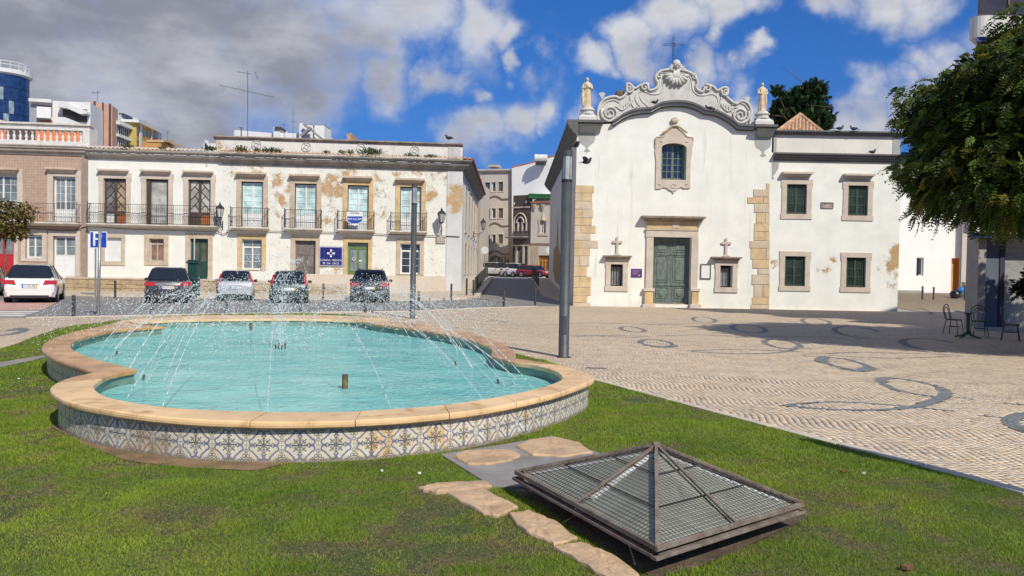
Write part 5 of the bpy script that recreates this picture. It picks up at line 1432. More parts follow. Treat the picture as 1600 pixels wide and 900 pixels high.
# corner pilaster with its own faded colours
xq = xat(698, 340); bq = [(xq + .4, hz(708, 312)[1], 1.15, 1.0), (xq + .5, hz(708, 298)[1], .7, 1.0), (xq + .4, hz(708, 325)[1], .7, 1.0)]
mb = MB(); mb.box(xq, x3b + .02, -.05, .05, -.1, zc3 + .01)
mb.build('corner_pilaster', plaster('corner_bluish_plaster', (.60, .61, .60), bq, och=(.60, .36, .15), speck=.9, streak=.4, base=.5, peel=-.12, seedoff=4.0), B3)
mb = MB(); mb.box(xat(480), xat(699), -.06, .02, -.1, FT.at(600, 430)[1]); mb.build('base_course', plaster('base_course_plaster', (.62, .53, .43), [], peel=.12, och=(.5, .36, .24), speck=.6, base=.6), B3)
mb = MB(); mb.box(xat(480), xat(543), -.75, -.06, -.05, FT.at(510, 443)[1]); mb.build('plinth', M_sur, B3, bevel=.02)
mb = MB(); mb.box(xat(346), xat(460), -.75, -.02, -.05, FT.at(400, 438)[1]); mb.build('plinth', M_sur, B3, bevel=.02)
rubble(xat(348), xat(458), .02, FT.at(400, 438)[1] - .12, B3, M_rub, -.75, 4)
rubble(xat(482), xat(541), .02, FT.at(510, 443)[1] - .14, B3, M_rub, -.75, 5)
# side wall on the street, runs straight away
FS = Fac((-3.0, 44.9), (-3.0, 65.0))
def sidex(px, py): return FS.at(px, py)
Bs = bpy.data.objects.new('street_side', None)
Rside = Matrix.Translation(Vector((TW, 0, 0))) @ Matrix.Rotation(R(90) - FT.rz, 4, 'Z')
SW = thing('street_wing', 'white side wing of the corner house running up the street under red eaves', 'house', (-3.0, 44.9, 0), R(90))
sidew = []
for yy in (3.0, 6.5, 10.0, 13.5, 17.0):
    sidew += [(yy, yy + 1.15, 4.1, 6.8), (yy, yy + 1.1, 1.5, 3.2)]
wall(0, 20.1, -.1, zc3 + .0, sidew, .2, plaster('side_limewash', (.70, .68, .63), [(2, 5, 1.2, .3)], speck=.5, base=.5), SW)
for h in sidew: surround(h, .2, M_surp, SW, .04, sill=True); window(h, SW, M_whitep, M_gmid, 2, 1, 3)
profile_run(0.02, 20.1, CORN3, M_cor, SW, z=zc3 + .003, ends=(1, 0))
mb = MB(); mb.box(-.5, 20.1, -.66, .0, zc3 + .605, zc3 + .70); mb.build('red_eave', mat('red_eave_tile', (.35, .07, .05), .8, .3, 4, .3), SW)
mb = MB(); mb.box(xpa, x3b - .33, .42, 19, zc3 + .2, zc3 + .75); mb.build('roof', M_terr, B3)
solid(B3, x3a, x3b - .3, .05, 19, -.1, zc3 + .2, M_rear)

# signs and lamps on the terrace (things that hang there)
BS = thing('clinic_sign', 'dark blue tiled clinic sign with white letters in a pale frame beside the green door', 'sign', FT.A, FT.rz)
x0, x1, z0, z1 = FT.r(499, 536, 385, 416)
mb = MB(); mb.box(x0, x1, -.075, -.02, z0, z1); mb.build('panel', mat('sign_frame_grey', (.40, .40, .46), .6, .1, 5, .1), BS)
M_blue = mat('blue_sign_tile', (.018, .022, .17), .3, .35, 6, .1)
nx, nz = 6, 5; w = (x1 - x0 - .12) / nx; hh_ = (z1 - z0 - .12) / nz
for i in range(nx):
    for j in range(nz):
        MB().box(x0 + .06 + i * w + .004, x0 + .06 + (i + 1) * w - .004, -.088, -.07, z0 + .06 + j * hh_ + .004, z0 + .06 + (j + 1) * hh_ - .004).build('tile', M_blue, BS)
xm = (x0 + x1) / 2; M_letw = mat('white_lettering', (.78, .78, .76), .6, .03, 5, 0)
text('CLÍNICA  MÉDICA', .150, xm, -.092, z0 + .34, M_letw, BS); text('PÉ  DA  CRUZ', .150, xm, -.092, z0 + .16, M_letw, BS)
cz = z1 - .40
mb = MB()
for dx, dz in ((0, .17), (0, -.17), (.17, 0), (-.17, 0)): mb.box(xm + dx - .05, xm + dx + .05, -.096, -.09, cz + dz - .05, cz + dz + .05)
mb.tube([(xm + a * .075, -.094, cz + b_ * .075) for a, b_ in ((-1, -1), (1, -1), (1, 1), (-1, 1))], .020, 4, closed=True); mb.build('emblem', M_letw, BS)
FSG = thing('sale_banner', 'white and blue shield shaped telephone banner hung on the third small balcony', 'banner', FT.A, FT.rz)
y_ = -.55
MB().prism(FT.pts([(543.5, 332), (568.3, 332), (568.3, 346.5), (556, 354), (543.5, 346.5)]), y_, y_ + .012).build('panel', M_whitep, FSG)
MB().prism(FT.pts([(544.6, 339), (567.6, 339), (567.6, 346), (561, 350), (551, 350), (544.6, 346)]), y_ - .004, y_ + .001).build('blue_field', mat('banner_blue', (.02, .07, .36), .5, .1, 5, 0), FSG)
x_, z_ = FT.at(556, 343.4); text('969 024 809', .155, x_, y_ - .010, z_, M_letw, FSG)
x_, z_ = FT.at(556, 334.4); text('COMPRA', .13, x_, y_ - .006, z_, M_blk, FSG)
SP = thing('street_plate', 'small framed stone street name plate under the wall lantern by the corner', 'sign', FT.A, FT.rz)
x0, x1, z0, z1 = FT.r(681, 695.5, 370, 380.5); MB().box(x0, x1, -.06, -.0, z0, z1).build('frame', M_cor, SP); MB().box(x0 + .05, x1 - .05, -.07, -.05, z0 + .05, z1 - .05).build('panel', M_surp, SP)
xm = (x0 + x1) / 2; text('L. DO PÉ', .10, xm, -.074, z0 + .26, M_blk, SP); text('DA CRUZ', .10, xm, -.074, z0 + .13, M_blk, SP)
def lantern(px_, py_, lab, fac=FT, out=.55, side=1):
    x_, z_ = fac.at(px_, py_); L_ = thing('wall_lantern', lab, 'lantern', fac.A, fac.rz, 'iron wall lanterns')
    y = -out
    mb = MB(); mb.tube([(x_, 0, z_ - .62), (x_, -out * .5, z_ - .66), (x_, y, z_ - .48), (x_, y, z_ - .3)], .022, 5); mb.tube([(x_, -.02, z_ - .95), (x_, -.02, z_ - .45)], .03, 5)
    mb.tube([(x_, -.02, z_ - .85), (x_, -out * .55, z_ - .80), (x_, -out * .8, z_ - .60)], .014, 5); mb.build('bracket', M_iron, L_)
    mb = MB(); M_ = Matrix.Translation((x_, y, z_))
    mb.lathe([(.05, -.34), (.13, -.28), (.13, -.26)], 6, M=M_); mb.lathe([(.26, .22), (.24, .26), (.13, .38), (.06, .42), (.05, .50), (.02, .56), (.0, .60)], 6, M=M_)
    for k in range(6):
        a = 2 * math.pi * k / 6; mb.tube([(x_ + .125 * math.cos(a), y + .125 * math.sin(a), z_ - .27), (x_ + .235 * math.cos(a), y + .235 * math.sin(a), z_ + .23)], .013, 4)
    mb.build('cage', M_iron, L_)
    MB().lathe([(.115, -.26), (.22, .22)], 6, M=M_).build('glass', glassmat('lantern_glass', (.45, .46, .44), .1), L_)
    return L_
lantern(690, 341, 'black iron wall lantern above the street name plate on the peeling house')
lantern(348, 333, 'black iron wall lantern between the long balcony and the small balconies')
lantern(739.5, 352, 'black iron lantern on a long arm at the street side of the corner house', Fac((-3.0, 49.5), (-3.0, 60)), .75)
# cable along the facades
mb = MB(); pts = [FT.at(x, y) for x, y in [(30, 356), (75, 359), (100, 361), (122, 358.5), (142, 354), (200, 358), (300, 361), (343, 363), (347, 366), (356, 364), (362, 360), (440, 361.5), (520, 363), (600, 366), (665, 368), (700, 369), (718, 370)]]
mb.tube([(x, -.09, z) for x, z in smooth_pl([Vector((a, b_, 0)) for a, b_ in pts], 3) and [(p.x, p.y) for p in smooth_pl([Vector((a, b_, 0)) for a, b_ in pts], 3)]], .022, 4)
o = mb.build('facade_cable', M_iron); o.location = FT.A; o.rotation_euler = (0, 0, FT.rz); tag(o, 'black cable strung along the terrace facades just below the balconies', 'cable')
# ================================================================== CHURCH
FC = Fac((2.95, 36.6), (22.0, 36.6))
CH = thing('church', 'white baroque church with a scrolled gable, green wooden door and stone corner blocks', 'church', FC.A, FC.rz)
def cx(px, py=350): return FC.at(px, py)[0]
M_chw = plaster('church_limewash', (.78, .775, .71), [], streak=.6, base=.22)
M_chg = mat('grey_cornice_paint', (.13, .13, .125), .8, .12, 2, .2, dirt=(.09, .09, .085), dirtamt=.5)
M_chg2 = mat('pale_grey_paint', (.37, .38, .355), .85, .08, 2, .15)
M_relief = mat('white_stucco_relief', (.58, .56, .51), .85, .10, 3, .3, 30, dirt=(.40, .36, .31), dirtamt=.55, dirtscale=2.2)
M_brown = mat('bare_mortar', (.36, .25, .14), .9, .2, 3, .4, 25)
top_line = [(897, 191), (941, 191), (957, 190), (964, 186), (972, 180), (985, 174), (1000, 171), (1017, 170), (1024, 166), (1032, 162), (1044, 160), (1057, 159.5), (1069, 160), (1080, 162.5), (1091, 167), (1100, 172), (1115, 173.5), (1126, 178), (1138, 185), (1146, 191), (1151, 196), (1176, 197), (1206, 198)]
T = FC.pts(top_line); xw0, xw1 = 0.0, cx(1205.5)
big = FC.r(1033, 1072, 222, 281); dr = FC.r(1020, 1079, 370.5, 476)
nl = FC.r(954, 973, 413, 447); nr_ = FC.r(1125, 1144, 415, 449)
zw = FC.at(941, 205)[1]
wall(xw0, xw1, -.1, zw, [h for h in (big, dr, nl, nr_)] if zw > big[3] else [], .35, M_chw, CH)
# wall above, following the curved line; big window sits across the joint so cut it out with strips
zbt = big[3]
if zw <= zbt: pass
ins = [(p[0], p[1] - .10) for p in T]
mb = MB(); mb.prism([(0, zw)] + [(max(0, min(xw1, x)), z) for x, z in ins] + [(xw1, zw)], 0.0, .35); mb.build('gable_wall', M_chw, CH)
solid(CH, .03, xw1, .002, 25.4, -.1, zw - .2, M_chw, 'nave_walls')
# nave side towards the street
mb = MB(); mb.add([(0, .002, -.1), (0, 25.4, -.1), (0, 25.4, zw), (0, .002, zw)], [(0, 1, 2, 3)])
mb.build('side_wall', plaster('shaded_side_limewash', (.66, .65, .62), [(0, 5, 1, .0)], streak=.5, base=.8, speck=.4), CH)  # greyer copy of the church limewash, shade put into its colour
prof = [(.0, 0), (-.06, .02), (-.10, .12), (-.24, .22), (-.30, .34), (-.42, .42), (-.42, .52), (-.50, .56), (-.50, .66), (.0, .66)]
MBs = MB(); zl = zw + .28 - .62
n = len(prof); MBs.add([(p[0], -.5, zl + p[1]) for p in prof] + [(p[0], 25.4, zl + p[1]) for p in prof], [(i, i + n, (i + 1) % n + n, (i + 1) % n) for i in range(n)] + [tuple(range(n)), tuple(range(2 * n - 1, n - 1, -1))])
MBs.build('side_cornice', M_chg, CH)
mb = MB(); mb.add([(-.45, .4, zl + .66), (xw1, .4, zl + .66), (xw1, 25.4, zl + .66), (-.45, 25.4, zl + .66), (xw1 / 2, .4, zl + 1.35), (xw1 / 2, 25.4, zl + 1.35)], [(0, 3, 5, 4), (1, 4, 5, 2), (3, 2, 5), (0, 4, 1)])
mb.build('roof', M_terr, CH)
# brown patch of bare mortar on the shaded side wall
rr = random.Random(4); pts = []
for y_, z_ in ((4.6, .2), (9, .75), (16, .95), (19, 1.6), (18.5, 3.2), (15.5, 3.4), (14.2, 5.6), (13.2, 3.2), (11, 2.6), (8, 2.3), (5.6, 1.4)): pts.append((y_ + rr.uniform(-.2, .2), z_ + rr.uniform(-.1, .1)))
o_ = MB(); o_.prism([(y_, z_) for y_, z_ in pts], -.012, .01, Matrix.Rotation(R(90), 4, 'Z') @ Matrix.Scale(-1, 4, (0, 1, 0)) @ Matrix.Scale(1, 4))
o_.v = [(-.006 if v[0] < 0 else .004, v[1], v[2]) for v in o_.v]
o_.build('mortar_patch', M_brown, CH)
# grey moulded cornice following the gable: two bands
def band(line, h, out, name, mt, z_off=0.0):
    n = len(line); vs, fs = [], []
    for (x, z) in line: vs += [(x, -out, z + z_off), (x, .36, z + z_off), (x, .36, z + z_off - h), (x, -out, z + z_off - h)]
    for i in range(n - 1):
        for k in range(4): fs.append((4 * i + k, 4 * i + (k + 1) % 4, 4 * (i + 1) + (k + 1) % 4, 4 * (i + 1) + k))
    fs += [(3, 2, 1, 0), (4 * n - 4, 4 * n - 3, 4 * n - 2, 4 * n - 1)]
    mb = MB(); mb.add(vs, fs); o = mb.build(name, mt, CH)
    bm = bmesh.new(); bm.from_mesh(o.data); bmesh.ops.recalc_face_normals(bm, faces=bm.faces[:]); bm.to_mesh(o.data); bm.free(); return o
mid = [p for p in T if cx(938) < p[0] < cx(1178)]
band(mid, .10, .34, 'gable_cornice', M_chg, .03); band(mid, .12, .22, 'gable_cornice_lower', M_chg2, -.075); band(mid, .06, .13, 'gable_cornice_foot', M_chg, -.19)
zc = zl + .66
for a, b_ in ((893, 940), (1176, 1209)):
    x0, x1 = cx(a, 195) - (.5 if a == 893 else 0), cx(b_, 195) + .05
    if a == 893: x0 = -.5
    zz = FC.at((a + b_) / 2, 190 if a == 893 else 197)[1]
    mb = MB(); mb.box(x0, x1, -.50, .4, zz - .12, zz); mb.build('corner_cornice', M_chg, CH, bevel=.01)
    mb = MB(); mb.box(x0 + .08, x1 - .04, -.42, .4, zz - .24, zz - .121); mb.build('corner_cornice', M_chg, CH, bevel=.01)
    mb = MB(); mb.hexa([(x0 + .3, -.12, zz - .52), (x1 - .12, -.12, zz - .52), (x1 - .12, .3, zz - .52), (x0 + .3, .3, zz - .52)], [(x0 + .14, -.36, zz - .241), (x1 - .08, -.36, zz - .241), (x1 - .08, .3, zz - .241), (x0 + .14, .3, zz - .241)]); mb.build('corner_cornice', M_chg2, CH)
# painted grey shields under the corners
def shield(px0, px1, py0, py1, name='painted_shield', lo=20):
    c_ = (px0 + px1) / 2; w = (px1 - px0) / 2
    sh = [(px0, py0), (px1, py0), (px1, py1 - lo), (px1 - w * .15, py1 - lo * .72), (c_ + w * .38, py1 - lo * .5), (c_ + w * .16, py1 - lo * .36), (c_ + w * .12, py1 - lo * .22), (c_ + w * .42, py1 - lo * .02), (c_ + w * .18, py1), (c_, py1 + 1.5), (c_ - w * .18, py1), (c_ - w * .42, py1 - lo * .02), (c_ - w * .12, py1 - lo * .22), (c_ - w * .16, py1 - lo * .36), (c_ - w * .38, py1 - lo * .5), (px0 + w * .15, py1 - lo * .72), (px0, py1 - lo)]
    return MB().prism(FC.pts(sh), -.014, .02).build(name, M_chg2, CH)
shield(904, 930, 204, 237); shield(1179.5, 1205, 209, 244)

# ---------- the scrolled crest
crest = [(934, 190), (932.5, 180), (933.5, 170), (937, 161), (943, 154), (950, 151), (958, 149.5), (964, 150), (968, 152), (974, 149), (978, 143), (978, 136), (977, 132), (980, 129.5), (985, 130), (989, 134), (993, 136.5), (998, 133), (1004, 130.5), (1013, 130), (1014.5, 139), (1020, 139), (1025, 136), (1027, 131), (1024, 126), (1023, 120), (1026, 114), (1031, 110), (1038, 108), (1048, 107),
         (1066, 108), (1074, 110), (1082, 114), (1088, 120), (1091, 128), (1091, 133), (1089, 136), (1092, 140), (1097, 142), (1099, 138), (1099, 134), (1104, 132), (1111, 132.5), (1117, 136), (1121, 140), (1125, 138), (1130, 135.5), (1136, 136), (1139, 140), (1137, 146), (1135, 148), (1139, 153), (1145, 158), (1151, 161), (1156, 157), (1162, 157), (1169, 160), (1174, 168), (1175.5, 178), (1174, 188), (1172, 196.5)]
CP = [(p.x, p.y) for p in smooth_pl([Vector((a, b_, 0)) for a, b_ in FC.pts(crest)], 3)]
base_line = [p for p in T[::-1] if CP[0][0] < p[0] < CP[-1][0]]
mb = MB(); mb.prism(CP + [(x, z + .02) for x, z in base_line], .02, .42); mb.build('crest', M_relief, CH)
def inward(pl, d):
    P = [Vector((x, 0, z)) for x, z in pl]; out = []
    for i, p in enumerate(P):
        t = P[min(i + 1, len(P) - 1)] - P[max(i - 1, 0)]; t.normalize(); out.append((p.x + t.z * d, p.z - t.x * d))
    return out
mb = MB(); q = inward(CP, .045); mb.tube([(x, -.02, z) for x, z in q], .062, 6); mb.build('crest_moulding', M_relief, CH, smooth=True)
q = FC.pts([(1000, 166), (994, 158), (993, 149), (999, 144), (1008, 143), (1018, 147), (1030, 146), (1036, 138), (1035, 128), (1037, 120), (1044, 116), (1072, 117), (1079, 121), (1081, 131), (1083, 141), (1090, 148), (1100, 149), (1112, 147), (1120, 151), (1122, 160), (1116, 168)])
mb = MB(); mb.tube([(p.x, .012, p.y) for p in smooth_pl([Vector((a, b_, 0)) for a, b_ in q], 4)], .03, 5); mb.build('inner_moulding', M_relief, CH, smooth=True)
q = FC.pts([(1012, 166), (1000, 152), (1008, 136), (1022, 143), (1031, 134), (1030, 120), (1036, 114), (1078, 115), (1086, 124), (1086, 138), (1096, 146), (1108, 139), (1125, 144)])
mb = MB(); mb.tube([(p.x, .008, p.y) for p in smooth_pl([Vector((a, b_, 0)) for a, b_ in q], 4)], .022, 5); mb.build('inner_moulding', M_relief, CH, smooth=True)
def spiral(px_, py_, r0, turns, sgn, a0, r_t=.05, y=-.03, name='volute'):
    x_, z_ = FC.at(px_, py_); r0 = r0 / 32.7; N = int(turns * 14)
    pts = [(x_ + r0 * (1 - .86 * i / N) * math.cos(a0 + sgn * 2 * math.pi * turns * i / N), y, z_ + r0 * (1 - .86 * i / N) * math.sin(a0 + sgn * 2 * math.pi * turns * i / N)) for i in range(N + 1)]
    return MB().tube(pts, [r_t * (1 - .45 * i / N) for i in range(N + 1)], 6).build(name, M_relief, CH, smooth=True)
spiral(953, 177, 14, 2.2, 1, 2.6, .07); spiral(1157, 180, 14, 2.2, -1, .5, .07)
spiral(983, 139, 6.5, 1.4, -1, .4, .055, -.05); spiral(1133, 144, 6.5, 1.4, 1, 2.7, .055, -.05)
spiral(1007, 136.5, 6, 1.2, 1, .8, .06, -.05); spiral(1105, 138, 6, 1.2, -1, 2.3, .06, -.05)
spiral(1031, 118, 5, 1.1, 1, 1.2, .045); spiral(1084, 120, 5, 1.1, -1, 2.0, .045)
for pl in ([(941, 186), (944, 178), (952, 168), (962, 166), (972, 172), (980, 166), (986, 158)], [(958, 189), (968, 182), (978, 176), (990, 170), (996, 166)], [(985, 150), (986, 160), (992, 170)], [(940, 170), (947, 160), (958, 156), (968, 160)], [(1169, 190), (1166, 180), (1158, 170), (1148, 168), (1138, 174), (1130, 168), (1126, 160)], [(1152, 193), (1142, 184), (1132, 178), (1120, 172), (1116, 168)], [(1127, 152), (1125, 162), (1120, 171)], [(1170, 172), (1163, 163), (1152, 160), (1143, 164)]):
    MB().tube([(p.x, .0, p.y) for p in smooth_pl([Vector((a, b_, 0)) for a, b_ in FC.pts(pl)], 4)], .038, 5).build('scroll', M_relief, CH, smooth=True)
M_broken = mat('exposed_dark_stone', (.12, .09, .065), .9, .4, 6, .8, 15)
x_, z_ = FC.at(969.5, 146); mb = MB(); mb.ball((x_, .2, z_), (.24, .16, .22), 8, 6); mb.build('weathered_finial', M_broken, CH)
for px_, py_ in ((941, 150), (1168, 157)):
    x_, z_ = FC.at(px_, py_); mb = MB()
    for k in range(5): a = (k - 2) * .35; mb.tube([(x_, .1, z_ - .1), (x_ + .20 * math.sin(a), .1, z_ + .20 * math.cos(a))], [.03, .045], 5)
    mb.build('leaf_finial', M_relief, CH)
# row of drops under the scrolls
for (xa, ya, xb, yb) in ((975, 168, 988, 160), (1127, 163, 1143, 172)):
    for k in range(5):
        x_, z_ = FC.at(xa + (xb - xa) * k / 4, ya + (yb - ya) * k / 4); MB().tube([(x_, -.0, z_ + .1), (x_, -.0, z_ - .12)], [.035, .02], 5).build('drop', M_relief, CH)
# shell and cherub at the centre
x_, z_ = FC.at(1056.5, 122); mb = MB()
for k in range(9):
    a = R(-90 + (k - 4) * 20); L_ = .50 + (.10 if k % 2 else .06); ex, ez = x_ + L_ * math.cos(a) * 1.02, z_ + .18 + L_ * math.sin(a) * .95
    mb.tube([(x_ + .05 * math.cos(a), -.02, z_ + .18), (x_ + (ex - x_) * .6, -.09, z_ + .18 + (ez - z_ - .18) * .6), (ex, -.05, ez)], [.035, .075, .095], 7)
mb.build('shell', M_relief, CH, smooth=True)
x_, z_ = FC.at(1057, 101.5); mb = MB()
mb.ball((x_, -.06, z_), (.17, .17, .20), 14, 10); mb.ball((x_, -.0, z_ + .05), (.205, .17, .20), 12, 8)
mb.ball((x_ - .19, -.03, z_ - .03), (.03, .04, .05), 6, 4); mb.ball((x_ + .19, -.03, z_ - .03), (.03, .04, .05), 6, 4)
mb.tube([(x_, -.225, z_ + .02), (x_, -.262, z_ - .035)], [.014, .026], 6)
for s_ in (-1, 1): mb.ball((x_ + s_ * .06, -.20, z_ + .035), (.03, .02, .018), 6, 4); mb.ball((x_ + s_ * .085, -.17, z_ - .05), (.05, .05, .05), 6, 4)
mb.ball((x_, -.215, z_ - .09), (.045, .02, .012), 6, 4); mb.ball((x_, -.17, z_ - .15), (.05, .05, .04), 6, 4)
mb.build('cherub_head', M_relief, CH, smooth=True)
mb = MB()
for s_ in (-1, 1):
    for k in range(5):
        a = R(10 + k * 26); L_ = .34 - .02 * k
        mb.tube([(x_ + s_ * .12, 0, z_ - .22), (x_ + s_ * (.12 + L_ * .6 * math.cos(a) + .0), -.05, z_ - .22 + L_ * .6 * math.sin(a)), (x_ + s_ * (.12 + L_ * math.cos(a)), -.02, z_ - .24 + L_ * math.sin(a))], [.04, .055, .02], 6)
mb.build('cherub_wings', M_relief, CH, smooth=True)
mb = MB()
for k in range(5): mb.tube([(x_ + (k - 2) * .055, -.06, z_ - .20), (x_ + (k - 2) * .07, -.10, z_ - .55), (x_ + (k - 2) * .05, -.05, z_ - .72)], [.035, .05, .02], 6)
mb.build('acanthus', M_relief, CH, smooth=True)

# iron cross with arrow ends
x_, z_ = FC.at(1053, 95); zt = FC.at(1053, 53)[1]; zx = FC.at(1053, 68)[1]; IC = thing('iron_cross', 'openwork wrought iron cross standing on top of the church gable', 'cross', (FC.A.x + x_, FC.A.y + .2, z_), 0)
mb = MB(); hh_ = zt - z_; hx = zx - z_; g = .035
for s_ in (-1, 1): mb.tube([(s_ * g, 0, -.1), (s_ * g, 0, hx - .04), (s_ * .42, 0, hx - .04)], .011, 4); mb.tube([(s_ * g, 0, hh_ - .12), (s_ * g, 0, hx + .04), (s_ * .42, 0, hx + .04)], .011, 4)
for c_, d_ in (((0, hh_ - .10), (0, 1)), ((-.42, hx), (-1, 0)), ((.42, hx), (1, 0))):
    p = [(0, .10), (-.05, -.0), (0, -.06), (.05, -.0)]
    mb.tube([(c_[0] + d_[0] * v + d_[1] * u, 0, c_[1] + d_[1] * v + d_[0] * u) for u, v in p], .012, 4, closed=True)
mb.tube([(.08 * math.cos(a * .785), 0, hx + .08 * math.sin(a * .785)) for a in range(8)], .014, 4, closed=True)
for k in range(4): a = .785 + k * 1.571; mb.tube([(0, 0, hx), (.13 * math.cos(a), 0, hx + .13 * math.sin(a))], .012, 4)
for k in range(5): mb.tube([(-g, 0, .15 + k * .16), (g, 0, .15 + k * .16)], .008, 4)
mb.build('cross_bars', M_iron, IC)
mb = MB()
for s_ in (-1, 1): mb.tube([(s_ * .04, 0, .3), (s_ * .16, 0, .18), (s_ * .20, 0, .02), (s_ * .12, 0, .0)], .010, 4)
mb.build('side_scrolls', M_iron, IC)

# ---------- statues
def statue(px_, foot, head, lab, seed, arm=1):
    x_, z0 = FC.at(px_, foot); z1 = FC.at(px_, head)[1]; H_ = z1 - z0; r = random.Random(seed)
    st = thing('statue', lab, 'statue', (FC.A.x + x_, FC.A.y + .02, z0), 0)
    M_st = mat('statue_marble_ochre', (.62, .50, .33), .75, .2, 5, .3, 30, dirt=(.40, .24, .10), dirtamt=.75, dirtscale=4)
    mb = MB(); N = 22; vs = []; k_ = H_ / 1.5
    rings = [(0, .20, .17), (.06, .205, .17), (.25, .195, .16), (.5, .175, .15), (.75, .165, .14), (.92, .17, .14), (1.05, .185, .145), (1.18, .20, .14), (1.24, .17, .12), (1.275, .08, .08), (1.31, .065, .065)]
    for z, a, b_ in rings:
        for j in range(N):
            an = 2 * math.pi * j / N; f = 1 + (.09 * math.sin(an * 5 + z * 2.0 + seed) + .05 * math.sin(an * 9 - z * 4)) * (1.0 if z < 1.0 else .3)
            vs.append((a * f * math.cos(an), b_ * f * math.sin(an), z))
    fs = []
    for i in range(len(rings) - 1):
        for j in range(N): fs.append((i * N + j, i * N + (j + 1) % N, (i + 1) * N + (j + 1) % N, (i + 1) * N + j))
    fs += [tuple(range(N))[::-1], tuple((len(rings) - 1) * N + j for j in range(N))]
    mb.add(vs, fs)
    mb.ball((0, -.015, 1.40), (.078, .088, .11), 12, 9); mb.ball((0, .02, 1.42), (.092, .09, .105), 10, 8)
    mb.tube([(0, -.095, 1.41), (0, -.118, 1.38)], [.012, .018], 5)
    if arm == 1:   # both forearms folded on the chest, child-like bundle held
        mb.tube([(-.19, 0, 1.17), (-.24, -.04, .95), (-.08, -.17, .98)], [.065, .06, .04], 8); mb.tube([(.19, 0, 1.17), (.25, -.04, .93), (.06, -.18, 1.02)], [.065, .06, .04], 8)
        mb.ball((.02, -.16, 1.05), (.09, .06, .10), 8, 6); mb.tube([(-.21, -.05, .95), (-.24, -.06, .5), (-.20, -.05, .1)], [.06, .075, .06], 7)
    else:
        mb.tube([(-.19, 0, 1.17), (-.22, -.03, .95), (-.05, -.17, .90)], [.065, .06, .04], 8); mb.tube([(.19, 0, 1.17), (.25, -.02, .96), (.16, -.17, .86)], [.065, .06, .045], 8)
        mb.tube([(.14, -.12, .9), (.17, -.13, .5), (.14, -.12, .12)], [.055, .06, .04], 7)
    mb.ball((-.07, -.17, .02), (.05, .09, .035), 8, 5); mb.ball((.08, -.16, .02), (.05, .09, .035), 8, 5)
    mb.v = [(x * k_, y * k_, z * k_) for x, y, z in mb.v]
    o = mb.build('figure', M_st, st, smooth=True); rm = o.modifiers.new('r', 'REMESH'); rm.mode = 'VOXEL'; rm.voxel_size = .018 * k_; rm.use_smooth_shade = True
    return st
statue(917, 168, 121.5, 'robed saint statue holding a bundle on the left corner pedestal of the church', 1, 1)
statue(1190.5, 174.5, 129.5, 'robed saint statue with folded hands on the right corner pedestal of the church', 4, 2)
for px_, a, b_, lab in ((918, 168, 190, 'stepped stone pedestal under the left church statue'), (1191, 174.5, 197, 'stepped stone pedestal under the right church statue')):
    x_, z1 = FC.at(px_, a); z0 = FC.at(px_, b_)[1]; H_ = z1 - z0; pd = thing('pedestal', lab, 'pedestal', (FC.A.x + x_, FC.A.y + .02, z0), 0, 'statue pedestals')
    mb = MB()
    mb.lathe([(.62, 0), (.60, H_ * .25), (.44, H_ * .42), (.36, H_ * .46)], 4, M=Matrix.Rotation(R(45), 4, 'Z')); mb.build('base', M_relief, pd, bevel=.012)
    mb = MB(); mb.lathe([(.36, H_ * .46), (.37, H_ * .52), (.30, H_ * .58), (.30, H_ * .72), (.36, H_ * .78), (.34, H_ * .86), (.28, H_ * .9), (.26, H_)], 14); mb.build('drum', M_relief, pd, smooth=False)

# ---------- big window with carved surround
ol = [(1024, 288), (1025, 250), (1023, 236), (1024, 232), (1022.5, 226), (1023, 216), (1026, 213), (1032, 214), (1036, 213), (1040, 207), (1046, 202), (1050, 198.5), (1058, 198.5), (1062, 202), (1068, 207), (1072, 212), (1078, 214), (1082.5, 214), (1084, 219), (1083, 226), (1081, 231), (1081, 240), (1079, 250), (1078, 288), (1078, 294), (1068, 294.5), (1064, 292), (1060, 294), (1056, 297.5), (1051, 299.5), (1046, 297), (1041, 293.5), (1036, 292.5), (1032, 295), (1024, 295)]
x0, x1, z0, z1 = big
arch = [(x0, z0)] + [(x0, z1 - .28)] + [(x0 + (x1 - x0) * (.5 - .5 * math.cos(math.pi * k / 8)), z1 - .28 + .22 * math.sin(math.pi * k / 8)) for k in range(9)][1:-1] + [(x1, z1 - .28), (x1, z0)]
P_ol = FC.pts(ol)
# surround as four butted pieces: outline with the opening as a hole
tri = tessellate_polygon([[Vector((a, b_, 0)) for a, b_ in P_ol], [Vector((a, b_, 0)) for a, b_ in arch]])
allp = P_ol + arch; N = len(allp); mb = MB(); yF, yB = -.07, .06
fs = []
for a, b_, c_ in tri:
    A_r = (allp[b_][0] - allp[a][0]) * (allp[c_][1] - allp[a][1]) - (allp[c_][0] - allp[a][0]) * (allp[b_][1] - allp[a][1])
    if A_r < 0: b_, c_ = c_, b_
    fs.append((a, b_, c_))
for ringl, o_ in ((P_ol, 0), (arch, len(P_ol))):
    k_ = len(ringl)
    for i in range(k_): fs.append((o_ + i, o_ + (i + 1) % k_, N + o_ + (i + 1) % k_, N + o_ + i))
mb.add([(a, yF, b_) for a, b_ in allp] + [(a, yB, b_) for a, b_ in allp], fs); mb.build('carved_surround', M_surp, CH)
q = inward(P_ol[4:19], .04); mb = MB(); mb.tube([(a, -.075, b_) for a, b_ in q], .03, 5); mb.build('surround_moulding', M_sur, CH)
q = FC.pts([(1034, 208), (1040, 205), (1046, 200), (1050, 197.5), (1058, 197.5), (1062, 200), (1068, 204.5), (1073, 208)]); mb = MB(); mb.tube([(a, -.12, b_) for a, b_ in q], .05, 5); mb.build('surround_hood', M_sur, CH)
x_, z_ = FC.at(1054, 190); mb = MB()
